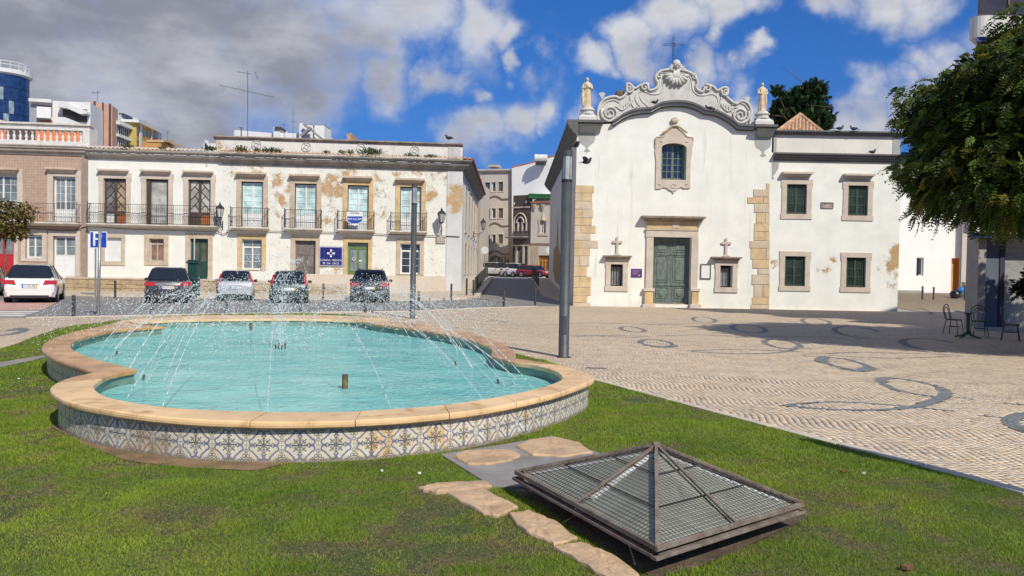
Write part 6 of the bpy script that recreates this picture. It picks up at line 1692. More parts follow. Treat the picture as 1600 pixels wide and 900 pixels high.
for k in range(7): a = (k - 3) * .34; mb.tube([(x_, -.05, z_ - .18), (x_ + .13 * math.sin(a), -.13, z_ + .02 * math.cos(a)), (x_ + .22 * math.sin(a), -.08, z_ + .22 * math.cos(a) - .05)], [.03, .045, .035], 6)
mb.ball((x_, -.07, z_ - .2), (.07, .06, .06), 8, 5); mb.build('shell_ornament', M_sur, CH, smooth=True)
for px_, py_ in ((1030, 288), (1072, 288), (1033, 221), (1073, 222)): x_, z_ = FC.at(px_, py_); MB().ball((x_, -.075, z_), (.07, .03, .05), 7, 4).build('boss', M_sur, CH)
x_, z_ = FC.at(1052, 291); MB().tube([(x_ + .13 * math.cos(a * .785), -.075, z_ + .10 * math.sin(a * .785)) for a in range(8)], .022, 5, closed=True).build('rosette', M_sur, CH)
x_, z_ = FC.at(1051.5, 301); MB().ball((x_, -.04, z_), (.05, .04, .05), 6, 4).build('boss', M_sur, CH)
window((x0, x1, z0, z1), CH, mat('green_grey_window', (.13, .18, .13), .5, .15, 4, .1), glassmat('navy_window_glass', (.02, .025, .06), .05, .9), 2, 2, 5, y=.28, fw=.07, bar=.035)

# ---------- door
MB().box(dr[0], dr[1], .5, .55, dr[2], dr[3]).build('dark_reveal', M_void, CH)
M_door = mat('weathered_green_door', (.135, .165, .15), .75, .3, 6, .35, 25, dirt=(.04, .22, .16), dirtamt=.45, dirtscale=1.3, stretch=(1.6, 1.6, .5))
xm = (dr[0] + dr[1]) / 2
for s_ in (0, 1):
    a, b_ = (dr[0] + .02, xm - .006) if s_ == 0 else (xm + .006, dr[1] - .02); z0, z1 = dr[2] + .03, dr[3] - .04; H_ = z1 - z0; yy = .30
    dl = MB().box(a, b_, yy, yy + .06, z0, z1).build('door_leaf', M_door, CH)
    def pan(u0, u1, v0, v1, nm='door_panel', oct_=False):
        A_, B_ = a + (b_ - a) * u0, a + (b_ - a) * u1; C_, D_2 = z0 + H_ * v0, z0 + H_ * v1
        m_ = MB(); t = .035
        if oct_: c_ = .08; o2 = [(A_ + c_, C_), (B_ - c_, C_), (B_, C_ + c_), (B_, D_2 - c_), (B_ - c_, D_2), (A_ + c_, D_2), (A_, D_2 - c_), (A_, C_ + c_)]
        else: o2 = [(A_, C_), (B_, C_), (B_, D_2), (A_, D_2)]
        m_.tube([(p, yy - .012, q) for p, q in o2], .022, 4, closed=True)
        i_ = .07; m_.hexa([(A_ + i_ + .04, yy - .035, C_ + i_ + .04), (B_ - i_ - .04, yy - .035, C_ + i_ + .04), (B_ - i_ - .04, yy - .035, D_2 - i_ - .04), (A_ + i_ + .04, yy - .035, D_2 - i_ - .04)],
                      [(A_ + i_, yy + .001, C_ + i_), (B_ - i_, yy + .001, C_ + i_), (B_ - i_, yy + .001, D_2 - i_), (A_ + i_, yy + .001, D_2 - i_)])
        return m_.build(nm, M_door, dl)
    pan(.14, .84, .79, .94); pan(.14, .84, .33, .72); pan(.12, .88, .05, .25, oct_=True)
    cx_, cz_ = (a + b_) / 2, z0 + H_ * .15; MB().lathe([(.15, 0), (.15, .02), (.10, .05), (.02, .06)], 14, M=Matrix.Translation((cx_, yy - .03, cz_)) @ Matrix.Rotation(R(90), 4, 'X')).build('boss', M_door, dl)
    MB().box(a, b_, yy - .03, yy + .0, z0 + H_ * .745, z0 + H_ * .765).build('ledge', M_door, dl); MB().box(a, b_, yy - .04, yy + .0, z0 + H_ * .275, z0 + H_ * .30).build('ledge', M_door, dl)
MB().box(dr[0] + .001, dr[1] - .001, .15, .50, dr[2] - .05, dr[2] + .03).build('doorstep', M_sur, CH)
x0, x1, z0, z1 = FC.r(1009, 1020, 371, 451); MB().box(x0, x1, -.10, .05, z0, z1).build('jamb', M_surp, CH, bevel=.01)
x0, x1, z0, z1 = FC.r(1079, 1090, 371, 451); MB().box(x0, x1, -.10, .05, z0, z1).build('jamb', M_surp, CH, bevel=.01)
x0, x1, z0, z1 = FC.r(1009, 1090, 360, 371); MB().box(x0, x1, -.104, .05, z0, z1).build('lintel', M_surp, CH, bevel=.01)
x0, x1, z0, z1 = FC.r(1008, 1091, 357.5, 360.2); MB().box(x0, x1, -.14, .05, z0, z1).build('lintel_moulding', M_sur, CH)
x0, x1, z0, z1 = FC.r(1010, 1089, 346, 357.5); MB().box(x0, x1, -.09, .05, z0, z1).build('frieze', M_ochre, CH, bevel=.01)
x0, x1, z0, z1 = FC.r(1050, 1061, 346, 357.5); MB().box(x0, x1, -.12, .05, z0 + .02, z1).build('keystone', M_surp, CH)
x0, x1, z0, z1 = FC.r(1001, 1100, 338.5, 346.5); hood(x0, x1, z0, z1, mat('dark_weathered_stone', (.26, .21, .16), .9, .3, 4, .4, dirt=(.12, .10, .08)), CH, .42, name='door_hood')
for a, b_ in ((1004.5, 1021), (1078, 1092)):
    x0, x1, z0, z1 = FC.r(a, b_, 455, 480); MB().box(x0 + .05, x1 - .05, -.19, .05, z0, z1).build('door_pedestal', M_ochre, CH, bevel=.01)
    x0, x1, z0, z1 = FC.r(a - .5, b_ + .5, 450.5, 455); MB().box(x0, x1, -.24, .05, z0, z1).build('pedestal_cap', M_surp, CH, bevel=.015)
    x0, x1, z0, z1 = FC.r(a - 2, b_ + 2, 475, 482); MB().box(x0, x1, -.27, .05, z0 - .1, z1).build('pedestal_foot', M_surp, CH, bevel=.02)
# ---------- two small barred windows with crosses
for h, (cxp, cyt, cyb), (hx0, hx1, hy0, hy1), ox, lab in ((nl, (964.5, 371, 399), (942, 986.5, 399.3, 404.8), 946, 'a'), (nr_, (1134.5, 373, 401), (1110.5, 1157, 401.5, 407), 1116.5, 'b')):
    surround(h, .235, M_surp, CH, .06, top=.26, bot=.24, ears=.03)
    x0, x1, z0, z1 = FC.r(hx0, hx1, hy0, hy1); hood(x0, x1, z0, z1, MATS['dark_weathered_stone'], CH, .3)
    MB().box(h[0], h[1], .34, .36, h[2], h[3]).build('dark_reveal', M_void, CH)
    wl = MB();
    for k in range(1, 4): xx = h[0] + (h[1] - h[0]) * k / 4; wl.tube([(xx, .10, h[2]), (xx, .10, h[3])], .013, 5)
    wl.build('iron_bars', M_iron, CH)
    for a, b_ in ((.18, .42), (.52, .82)):
        m_ = MB(); X0_, X1_ = h[0] + (h[1] - h[0]) * a, h[0] + (h[1] - h[0]) * b_
        for k in range(4): xx = X0_ + (X1_ - X0_) * k / 3; m_.tube([(xx, .27, h[2] + .05), (xx + .01, .27, h[3] - .12)], .028, 5)
        m_.build('grey_curtain', mat('grey_curtain', (.30, .30, .31), .9, .2, 6, .1), CH)
    xx, zt_ = FC.at(cxp, cyt); zb_ = FC.at(cxp, cyb)[1]; zx_ = FC.at(cxp, cyt + 7)[1]; m_ = MB()
    m_.box(xx - .05, xx + .05, -.09, -.02, zb_ + .05, zt_ - .05); m_.box(xx - .17, xx - .05, -.09, -.02, zx_ - .05, zx_ + .05); m_.box(xx + .05, xx + .17, -.09, -.02, zx_ - .05, zx_ + .05)
    for dx, dz in ((-.19, zx_), (.19, zx_), (0, zt_ - .02)):
        for u, v in ((-.03, 0), (.03, 0), (0, .035), (0, -.03)): m_.ball((xx + dx + u, -.055, dz + v), (.042, .032, .042), 6, 4)
    m_.prism([(xx - .22, zb_), (xx + .22, zb_), (xx + .06, zb_ + .10), (xx + .05, zb_ + .16), (xx - .05, zb_ + .16), (xx - .06, zb_ + .10)], -.095, -.015)
    m_.build('stone_cross', M_surp, CH)
# ---------- corner blocks
M_q = [mat('corner_block_stone', (.56, .46, .34), .8, .12, 2.5, .35, 25, dirt=(.40, .30, .20), dirtamt=.5, dirtscale=2), mat('corner_block_ochre', (.58, .43, .25), .8, .14, 2.5, .35, 25, dirt=(.38, .26, .15), dirtamt=.5, dirtscale=2)]
Lq = [(78, 128, [205, 312]), (128, 178, [205, 235, 302]), (178, 228, [205, 305]), (228, 282, [200, 238, 308]), (282, 330, [200, 300]), (330, 378, [195, 230, 325]), (378, 422, [195, 295]), (422, 472, [190, 237, 340]), (472, 520, [190, 290]), (520, 583, [188, 222, 285]), (583, 648, [188, 270]), (648, 718, [185, 222, 295]), (718, 770, [183, 295]), (770, 812, [183, 272]), (812, 840, [170, 290])]
Rq = [(65, 102, [1388, 1410]), (102, 152, [1308, 1410]), (152, 193, [1270, 1370, 1410]), (193, 250, [1312, 1410]), (250, 315, [1325, 1382, 1410]), (315, 368, [1312, 1410]), (368, 425, [1312, 1380, 1410]), (425, 472, [1285, 1410]), (472, 543, [1290, 1387, 1410]), (543, 598, [1303, 1410]), (598, 635, [1335, 1410]), (635, 700, [1298, 1410]), (700, 778, [1310, 1367, 1410]), (778, 825, [1298, 1410]), (825, 850, [1290, 1410])]
rq = random.Random(8)
for Q, left in ((Lq, True), (Rq, False)):
    for ya, yb, xs in Q:
        for i in range(len(xs) - 1):
            a, b_ = 850 + xs[i] / 4, 850 + xs[i + 1] / 4
            x0, x1, z0, z1 = FC.r(a, b_, 270 + ya / 4, 270 + yb / 4)
            if left and i == 0: x0 = -.035
            if (not left) and i == len(xs) - 2: x1 = min(x1, xw1 - .01)
            g = .008; j = lambda: rq.uniform(-.014, .014); p = rq.uniform(.022, .042)
            mb = MB(); mb.hexa([(x0 + g, -p, z0 + g), (x1 - g + j(), -p, z0 + g + abs(j())), (x1 - g + j(), -p, z1 - g), (x0 + g, -p, z1 - g)], [(x0 + g * .3, .35 if (left and i == 0) else .03, z0 + g * .3), (x1 - g * .3, .35 if (left and i == 0) else .03, z0 + g * .3), (x1 - g * .3, .35 if (left and i == 0) else .03, z1 - g * .3), (x0 + g * .3, .35 if (left and i == 0) else .03, z1 - g * .3)])
            mb.build('stone', M_q[rq.random() < .4], CH, bevel=.012)
# plaques
PV = thing('purple_plaque', 'small purple information plaque with a white seal left of the church door', 'plaque', FC.A)
x0, x1, z0, z1 = FC.r(986, 1003, 420, 433.5); MB().box(x0, x1, -.03, .0, z0, z1).build('panel', mat('purple_plate', (.10, .035, .15), .4, .1, 5, 0), PV, bevel=.004)
m_ = MB()
for k in range(4): m_.box(x0 + .05, x1 - .06 - .06 * k, -.034, -.029, z1 - .10 - .055 * k, z1 - .085 - .055 * k)
m_.build('lettering', mat('mauve_lettering', (.40, .28, .46), .5, .1, 5, 0), PV); MB().lathe([(.045, 0), (.045, .006)], 12, M=Matrix.Translation((x1 - .14, -.028, z0 + .10)) @ Matrix.Rotation(R(90), 4, 'X')).build('seal', MATS['mauve_lettering'], PV)
FN = thing('notice_frame', 'tall thin framed white notice on the wall right of the church door', 'notice', FC.A)
x0, x1, z0, z1 = FC.r(1094, 1110.5, 412.5, 436); m_ = MB(); t = .045
m_.box(x0, x0 + t, -.05, 0, z0, z1).box(x1 - t, x1, -.05, 0, z0, z1).box(x0 + t, x1 - t, -.05, 0, z0, z0 + t).box(x0 + t, x1 - t, -.05, 0, z1 - t, z1); m_.build('frame', mat('dark_bronze_frame', (.12, .10, .085), .5, .2, 5, .1), FN)
MB().box(x0 + t, x1 - t, -.025, 0, z0 + t, z1 - t).build('sheet', M_whitep, FN)

# ---------- right wing
WG = thing('church_wing', 'plain white two storey wing joined to the church, four green windows and ochre bare patches', 'house', FC.A)
xa, xb = xw1 + .0, cx(1406, 350); h = [FC.r(1229, 1260, 288, 334.5), FC.r(1325, 1355.5, 290, 337), FC.r(1226, 1257.5, 400.5, 447), FC.r(1322, 1352, 402.5, 449)]
zr0, zr1 = FC.at(1305, 253)[1], FC.at(1305, 240)[1]; zq0, zq1 = FC.at(1305, 212)[1], FC.at(1305, 205)[1]
pb = lambda x, y, r, w: (FC.at(x, y)[0], FC.at(x, y)[1], r, w)
bl = [pb(1391, 417, .5, .80), pb(1375, 418, .42, .66), pb(1402, 410, .6, .95), pb(1404, 392, .6, .9), pb(1400, 382, .35, .6), pb(1403, 430, .5, .75), pb(1396, 448, .45, .55), pb(1279, 422, .3, .68), pb(1296, 421, .35, .72), pb(1303, 407, .28, .75), pb(1289, 424, .35, .6), pb(1204, 408, .35, .8), pb(1212, 411, .3, .8), pb(1207, 420, .35, .5), pb(1400, 403, .9, .55)]
wall(xa, xb, -.1, zr0 + .01, h, .25, plaster('wing_limewash', (.785, .78, .72), bl, och=(.55, .34, .14), streak=.08, base=.12, peel=-.06, seedoff=2.2), WG)
solid(WG, xa, xb, .01, 7.5, -.1, zr0, M_chw)
mb = MB(); mb.box(xa, xb - .1, .02, .4, zr1 - .02, zq0); mb.build('parapet', plaster('parapet_streaked', (.70, .68, .62), [], streak=.85, base=0), WG)
mb = MB(); mb.box(xb - .5, xb - .11, .4, 7.4, zr1 - .02, zq0 - .003); mb.build('parapet_side', M_chw, WG)
MB().box(cx(1206, 230), cx(1213.5, 230), -.0, .1, zr1, zq0).build('grey_pilaster', M_chg2, WG); MB().box(cx(1395, 230), xb - .09, -.0, .42, zr1, zq0).build('grey_pilaster', M_chg2, WG)
profile_run(xa + .03, xb + .12, [(.42, 0), (-.10, 0), (-.12, .05), (-.18, .07), (-.18, .11), (-.24, .13), (-.24, .20), (.42, .20)], M_chg, WG, 'parapet_cornice', z=zq0)
profile_run(xa + .01, xb + .02, [(.3, 0), (-.07, 0), (-.09, .07), (-.17, .12), (-.17, .16), (-.26, .20), (-.26, .26), (-.34, .29), (-.34, .36), (.3, .38)], M_chg, WG, 'cornice', z=zr0, ends=(0, 1))
MB().box(xa + .1, xb - .5, .4, 7.3, zr0, zr0 + .5).build('roof', M_terr, WG)
shield(1393, 1410, 254, 284, lo=16).parent = WG
sh = [(1206, 253), (1217, 253), (1216, 264), (1211, 271), (1208, 276), (1210, 279), (1206, 280.5)]; MB().prism(FC.pts(sh), -.014, .02).build('painted_shield', M_chg2, WG)
MB().box(xa, xa + .35, -.012, .01, zr1 * 0 + zr0 - .0, zr0 + .001)
for i, q in enumerate(h):
    surround(q, .24, M_surp, WG, .04, top=.24, bot=.24, ears=.04)
    window(q, WG, M_green, glassmat('dark_green_glass', (.03, .045, .04), .07, .8), 2, 1, 3, y=.10, fw=.06, bar=.04)
    MB().box(q[0] + .0, q[1], -.04, .10, q[2] + .001, q[2] + .045).build('dark_sill', M_dkwood, WG)
for a in (1220.5, 1316.5):
    x0, x1, z0, z1 = FC.r(a, a + 47.5, 269.5 + (a - 1220) * .03, 277.5 + (a - 1220) * .03); hood(x0, x1, z0, z1, M_surp, WG, .3)
    MB().box(x0 + .25, x1 - .25, -.05, .02, z0 - .0, z0 + .16).build('ochre_frieze', M_ochre, WG)
PL = thing('stone_plaque', 'small framed stone street plaque between the upper windows of the church wing', 'plaque', FC.A)
x0, x1, z0, z1 = FC.r(1282.5, 1302, 316, 325.5); m_ = MB(); t = .045; m_.box(x0, x0 + t, -.05, 0, z0, z1).box(x1 - t, x1, -.05, 0, z0, z1).box(x0 + t, x1 - t, -.05, 0, z0, z0 + t).box(x0 + t, x1 - t, -.05, 0, z1 - t, z1); m_.build('frame', M_cor, PL)
MB().box(x0 + t, x1 - t, -.025, 0, z0 + t, z1 - t).build('panel', M_surp, PL); xm = (x0 + x1) / 2
text('LARGO DO', .10, xm, -.028, z0 + .20, M_blk, PL); text('PÉ DA CRUZ', .09, xm, -.028, z0 + .10, M_blk, PL)
# hipped tile roof behind the wing
HR = thing('hipped_roof', 'small hipped terracotta tile roof peeping above the church wing parapet', 'roof', (0, 0, 0))
pr = aty(1250, 181, 43.5); pl_, prr = aty(1205, 214, 41), aty(1292, 214, 41); c4 = [Vector((pl_.x, 41, pl_.z)), Vector((prr.x, 41, prr.z)), Vector((prr.x, 46, prr.z)), Vector((pl_.x, 46, pl_.z))]; apx = Vector((pr.x, 43.5, pr.z))
mb = MB(); mb.add(c4 + [apx], [(0, 1, 4), (1, 2, 4), (2, 3, 4), (3, 0, 4)]); mb.add([v for v in c4] + [v - Vector((0, 0, 2)) for v in c4], [(0, 4, 5, 1), (1, 5, 6, 2), (3, 7, 4, 0)]); mb.build('roof_deck', M_terr, HR)
for i in range(15):   # rounded rows of tiles running up the front slope
    f = (i + .5) / 15; b0 = c4[0].lerp(c4[1], f); t_ = 1 - abs(f - .5) * 2; e = b0.lerp(b0 + (apx - (c4[0] + c4[1]) / 2), t_); n_ = max(2, int((e - b0).length / .3))
    for k in range(n_):
        p, q = b0.lerp(e, k / n_), b0.lerp(e, (k + 1.15) / n_ if k < n_ - 1 else 1); MB().tube([(p.x, p.y - .02, p.z + .02), (q.x, q.y - .02, q.z + .035)], [.105, .09], 6).build('tile', M_terr, HR)
for c_ in (c4[0], c4[1]): MB().tube([c_ + Vector((0, -.03, .05)), apx + Vector((0, -.03, .06))], .13, 6).build('ridge', M_terr, HR)
# ================================================================== BUILDINGS FARTHER OFF
def house(name, A, B, dep, label, cat='building'):
    F = Fac(A, B); return F, thing(name, label, cat, F.A, F.rz)
def rp(px, Y): # world x of a pixel column at depth Y (at horizon height)
    return aty(px, 425, Y).x
# ---- end of the street: beige four storey block
F4, b4 = house('beige_apartment_block', (rp(747.5, 92.5), 92.5), (rp(799.5, 91.4), 91.4), 10, 'beige four storey apartment block with brown wavy mouldings at the end of the street')
W4 = (F4.B - F4.A).length; g0 = .7
M_beige = mat('beige_render', (.52, .46, .39), .85, .06, .6, .1, dirt=(.34, .30, .25), dirtamt=.4); M_beiged = mat('brown_moulding', (.22, .15, .11), .8, .1, 2, .1)
M_shut = mat('grey_brown_shutter', (.17, .145, .12), .7, .15, 4, .1)
holes = []; roofz = [F4.at(773, 268)[1]]
def f4(a, b_, c, d): return F4.r(a, b_, c, d)
for (yt, yb) in ((284, 299), (325, 341), (366, 381)):
    for (xa_, xb_) in ((758, 765.5), (768.5, 774.5), (779, 786)): holes.append(f4(xa_, xb_, yt + (773 - xa_) * .04 + .5, yb + (773 - xa_) * .04))
zt4 = F4.at(773, 270)[1]
wall(0, W4, g0 - 1, zt4, holes, .2, M_beige, b4); solid(b4, 0, W4, .01, 12, -.5, zt4, M_beige)
for i, q in enumerate(holes):
    window(q, b4, M_whitep if i % 3 == 1 else M_shut, M_gdark, 1 if i % 3 == 1 else 2, 1, 1, y=.12, fw=.05); surround(q, .12, MATS['surround_limestone_pale'], b4, .05)
for k, zpx in enumerate((310, 352, 396)):
    l = F4.pts([(748, zpx + 3), (762, zpx + 2.5), (766, zpx - 1), (773, zpx - 4), (780, zpx - 2), (785, zpx + 1), (799, zpx)]); MB().tube([(p.x, -.05, p.y) for p in smooth_pl([Vector((a, b_, 0)) for a, b_ in l], 3)], .09, 4).build('wavy_moulding', M_beiged, b4)
l = F4.pts([(765, 418), (766, 408), (770, 402), (774, 400), (778, 403), (781, 409), (782, 418)]); MB().tube([(p.x, -.05, p.y) for p in smooth_pl([Vector((a, b_, 0)) for a, b_ in l], 3)], .09, 4).build('arch_moulding', M_beiged, b4)
MB().prism([(0, zt4 - .05), (W4, zt4 - .05), (W4, zt4 + .5)], .0, 3).build('roof_wedge', M_beige, b4); profile_run(-.2, W4 + .05, [(.3, 0), (-.1, 0), (-.35, .25), (-.35, .4), (.3, .4)], M_surp, b4, z=zt4)
q = F4.r(766, 778, 259, 268); mb = MB(); mb.box(q[0] + .2, q[1] - .2, -.1, .6, zt4 + .3, q[3] - .15); mb.box(q[0] - .15, q[1] + .15, -.4, .8, q[3] - .16, q[3] + .05); mb.build('roof_pediment', M_surp, b4)
for a, b_ in ((748, 755), (758.5, 764.5), (767.5, 774), (777, 785.5), (788, 791)): q = f4(a, b_, 401, 428); MB().box(q[0], q[1], -.03, .0, max(.5, q[2]), q[3]).build('ground_floor_shutter', mat('olive_shutter', (.26, .21, .14), .7, .1, 3, .1), b4)
q = f4(792.5, 796.5, 405, 430); MB().box(q[0], q[1], -.03, .0, .5, q[3]).build('doorway', M_void, b4)
MB().box(W4 - .35, W4, -.15, .0, -.5, zt4).build('edge_pilaster', mat('tan_pilaster', (.42, .33, .23), .8, .1, 2, .1), b4)
# narrow dark neighbour at the left
F5, b5 = house('narrow_townhouse', (rp(733, 83.1), 83.1), (rp(748, 83), 83), 8, 'sliver of a narrow brown townhouse with iron balconies beyond the corner house')
W5 = (F5.B - F5.A).length; zt5 = F5.at(742, 284)[1];
wall(0, W5, -.5, zt5, [], .1, mat('brown_beige_render', (.36, .29, .21), .85, .1, 1, .1), b5); solid(b5, 0, W5, .01, 8, -.5, zt5, M_beige)
for yt, yb in ((290, 322), (340, 364), (382, 402)):
    q = F5.r(740.5, 745, yt, yb); MB().box(q[0], q[1], -.04, .02, q[2], q[3]).build('dark_window', M_gdark, b5)
    balcony(q[0] - .3, q[1] + .12, q[2], .95, M_slabw, M_iron, b5, .4, .1)
profile_run(-.1, W5 + .1, [(.3, 0), (-.1, 0), (-.3, .2), (-.3, .3), (.3, .3)], mat('red_eave_tile', (.35, .07, .05)), b5, z=zt5)
# big blank white gable behind
F6, b6 = house('white_gable_building', (rp(799, 90.5), 90.5), (rp(880, 88), 88), 10, 'tall blank sunlit white gable wall with red roof edge and a water tank on top')
W6 = (F6.B - F6.A).length
P = F6.pts([(798, 262), (826, 255.5), (845, 250), (880, 239)])
mb = MB(); mb.prism([(0, -.5)] + [(W6, -.5)] + [(x, z) for x, z in P[::-1]], .3, 11); mb.build('wall', mat('bright_white_render', (.80, .79, .76), .85, .03, .8, .05), b6)
MB().tube([(x, .4, z + .05) for x, z in P], .14, 5).build('roof_edge', mat('red_brown_tile', (.36, .13, .08), .8, .3, 6, .3), b6)
tk = thing('rooftop_water_tank', 'white cylindrical water tank lying on the roof edge above the blank gable', 'tank', (0, 0, 0)); p = aty(845, 247.5, 88.6)
MB().lathe([(.42, -.75), (.46, -.72), (.46, .72), (.42, .75)], 16, M=Matrix.Translation((p.x, p.y, p.z)) @ Matrix.Rotation(R(90), 4, 'Y')).build('drum', mat('tank_metal', (.62, .60, .56), .5, .1, 3, .05), tk, smooth=False)
MB().box(p.x - .6, p.x + .6, p.y - .3, p.y + .3, p.z - .75, p.z - .42).build('stand', M_iron, tk)
# dark tiled facade with arched window and bow balcony
F7, b7 = house('dark_tiled_house', (rp(800, 87.5), 87.5), (rp(828, 86), 86), 8, 'narrow house clad in dark brown tiles with an arched triple window and curved balcony')
W7 = (F7.B - F7.A).length; zt7 = F7.at(814, 305)[1]
M_dkt = mat('dark_brown_tile', (.085, .062, .055), .4, .2, 5, .1)
h7 = F7.r(804, 822.5, 336, 361); g7 = [F7.r(801.5, 806, 385, 427), F7.r(808.5, 817, 385, 427), F7.r(819.5, 825, 385, 427)]
wall(0, W7, -.5, zt7, [h7] + g7, .3, M_dkt, b7); solid(b7, 0, W7, .01, .28, -.5, zt7, M_dkt)
x0, x1, z0, z1 = h7; mb = MB(); xc = (x0 + x1) / 2; rr_ = (x1 - x0) / 2
for s_ in (1.06, .62, ): mb.tube([(xc + rr_ * s_ * math.cos(math.pi * k / 10), -.06, z0 + (z1 - z0) * .5 + rr_ * s_ * 1.25 * math.sin(math.pi * k / 10)) for k in range(11)], .085, 4)
for s_ in (-1.06, -.36, .36, 1.06): mb.box(xc + rr_ * s_ - .07, xc + rr_ * s_ + .07, -.12, .1, z0, z0 + (z1 - z0) * .55)
mb.build('stone_arch', M_surp, b7)
for a, b_ in ((-1, -.4), (-.3, .3), (.4, 1)): MB().box(xc + a * rr_ * .98, xc + b_ * rr_ * .98, .18, .2, z0, z1).build('pane', M_gdark, b7)
for q in g7: window(q, b7, mat('green_grey_frame', (.30, .33, .28), .6, .1, 3, .1), M_gdark, 1, 1, 2, y=.15, transom=.15)
for a, b_, c, d in ((801, 827, 382.5, 384.5), (806, 808.5, 384, 430), (817, 819.5, 384, 430), (825, 828, 384, 430), (801, 827.5, 323, 325)): q = F7.r(a, b_, c, d); MB().box(q[0], q[1], -.10, .02, q[2], q[3]).build('stone_band', MATS['surround_limestone_pale'], b7)
for a, b_ in ((803.5, 318.5), (822.5, 315.5)): x_, z_ = F7.at(a, b_); MB().lathe([(.12, 0), (.16, .06), (.05, .1)], 10, M=Matrix.Translation((x_, -.02, z_)) @ Matrix.Rotation(R(90), 4, 'X')).build('roundel', M_whitep, b7)
q = F7.r(795, 826, 359.5, 370); balcony(q[0], q[1], q[2], q[3] - q[2], mat('balcony_concrete', (.36, .34, .31), .8, .1, 3, .1), mat('grey_iron', (.16, .16, .17), .5, .2, 4, .1), b7, .9, .14, step=.16)
# green glazed parapet
gp = thing('green_parapet', 'row of dark green glazed tiles on a white parapet above the small house', 'parapet', (0, 0, 0))
p0, p1 = aty(826, 300, 85.9), aty(862, 300, 85.9); M_gt = mat('green_glazed_tile', (.015, .09, .03), .3, .4, 5, .1)
nn = 17
for i in range(nn):
    x_ = p0.x + (p1.x - p0.x) * (i + .5) / nn
    MB().tube([(x_, 86.3, p0.z - .2 + random.uniform(-.03, .03)), (x_, 85.6, p0.z - .75)], .10, 6).build('tile', M_gt, gp)
MB().box(p0.x, p1.x, 85.75, 86.4, p0.z - .75, p0.z - .2).build('bed', M_gt, gp)
# small house with one window and wooden doors
F8, b8 = house('small_street_house', (rp(828, 86), 86), (rp(872, 85), 85), 8, 'small pale house with ornate window and varnished wooden doors at the street end')
W8 = (F8.B - F8.A).length; zt8 = F8.at(845, 317)[1]; h8 = [F8.r(844.8, 853, 346, 365), F8.r(841, 858, 399, 430)]
wall(0, W8, -.5, zt8, h8, .25, mat('pale_house_render', (.52, .47, .40), .85, .06, 1, .1, dirt=(.40, .34, .27), dirtamt=.3), b8); solid(b8, 0, W8, .01, 8, -.5, zt8, M_rear)
MB().box(0, W8, 1.0, 4, zt8, F8.at(845, 303)[1]).build('upper_setback', MATS['bright_white_render'], b8)
MB().box(-.05, W8, -.2, .3, zt8, zt8 + .15).build('roof_edge', MATS['red_brown_tile'], b8)
surround(h8[0], .22, MATS['surround_limestone'], b8, .08, top=.25, bot=.25, ears=.06); x_, z_ = F8.at(849, 339); MB().tube([(x_, -.05, z_ - .35), (x_, -.08, z_), (x_, -.05, z_ + .45)], [.30, .16, .03], 6).build('window_crest', MATS['surround_limestone'], b8)
window(h8[0], b8, M_whitep, M_gmid, 2, 1, 3)
M_varn = mat('varnished_wood', (.42, .19, .04), .4, .25, 3, .1, stretch=(1, 1, .2))
window(h8[1], b8, M_varn, glassmat('amber_door_glass', (.22, .10, .03), .1), 3, 1, 2, panel=.3, transom=.2, name='wooden_doors', fw=.1)
q = F8.r(828, 858, 380, 383); MB().box(q[0], W8, -.06, .02, q[2], q[3]).build('string_course', M_beiged, b8)
q = F8.r(829, 841, 383.5, 430); MB().box(q[0], q[1], -.03, .02, -.5, q[3]).build('stone_facing', mat('tan_stone_facing', (.40, .32, .23), .8, .12, 2, .2), b8)
for a in (835, 848): x_, z_ = F8.at(a, 324); MB().lathe([(.28, .35), (.2, 0), (.05, -.4)], 6, M=Matrix.Translation((x_, -.1, z_))).build('corbel', MATS['tan_stone_facing'], b8)

# ---- skyline beyond the terrace
M_cw = mat('concrete_white', (.66, .65, .63), .8, .08, .6, .1, dirt=(.45, .43, .41), dirtamt=.4); M_blg = glassmat('blue_mirror_glass', (.015, .035, .11), .08, .9); M_blg2 = glassmat('pale_mirror_glass', (.24, .30, .32), .12, .8)
M_bst = mat('dark_glass_stone', (.09, .085, .08), .4, .2, 2, .1)
gt = thing('glass_tower', 'rounded blue glass office tower with a white rim and roof railing at the far left', 'tower', (0, 0, 0))
Yt = 120; R_ = 34 / 1200 * Yt; c_ = aty(8, 150, Yt + R_); zt = aty(20, 114, Yt).z; zb = 0
mb = MB(); mb.lathe([(R_ - .1, zb), (R_ - .1, zt)], 32, cx=c_.x, cy=Yt + R_); mb.build('core', M_bst, gt)
ncol, nrow = 30, 9; rgt = random.Random(3); zlev = [zt - (k) * 2.05 for k in range(nrow + 1)]
for k in range(nrow):
    for j in range(ncol):
        a0, a1 = 2 * math.pi * j / ncol, 2 * math.pi * (j + .96) / ncol; am = (a0 + a1) / 2
        if math.sin(am) > .25: continue
        X, Y = c_.x, Yt + R_; p = [(X + R_ * math.cos(a), Y + R_ * math.sin(a)) for a in (a0, a1)]; ti = rgt.uniform(-.02, .02)
        q = [(p[0][0], p[0][1], zlev[k + 1] + .08), (p[1][0], p[1][1], zlev[k + 1] + .08), (p[1][0] * (1 + 0), p[1][1] - ti, zlev[k]), (p[0][0], p[0][1] - ti, zlev[k])]
        m_ = MB(); m_.hexa(q, [(X + (a - X) * .985, Y + (b_ - Y) * .985, z) for a, b_, z in q])
        dk = math.cos(am) < -.1 and math.cos(am) > -.9
        m_.build('pane', M_bst if math.cos(am) < .12 else (M_blg2 if rgt.random() < .28 else M_blg), gt)
MB().lathe([(R_ + .05, zt), (R_ + .35, zt + .25), (R_ + .35, zt + .8), (R_ - .3, zt + 1.0), (.1, zt + 1.0)], 32, cx=c_.x, cy=Yt + R_).build('rim', M_cw, gt, smooth=False)
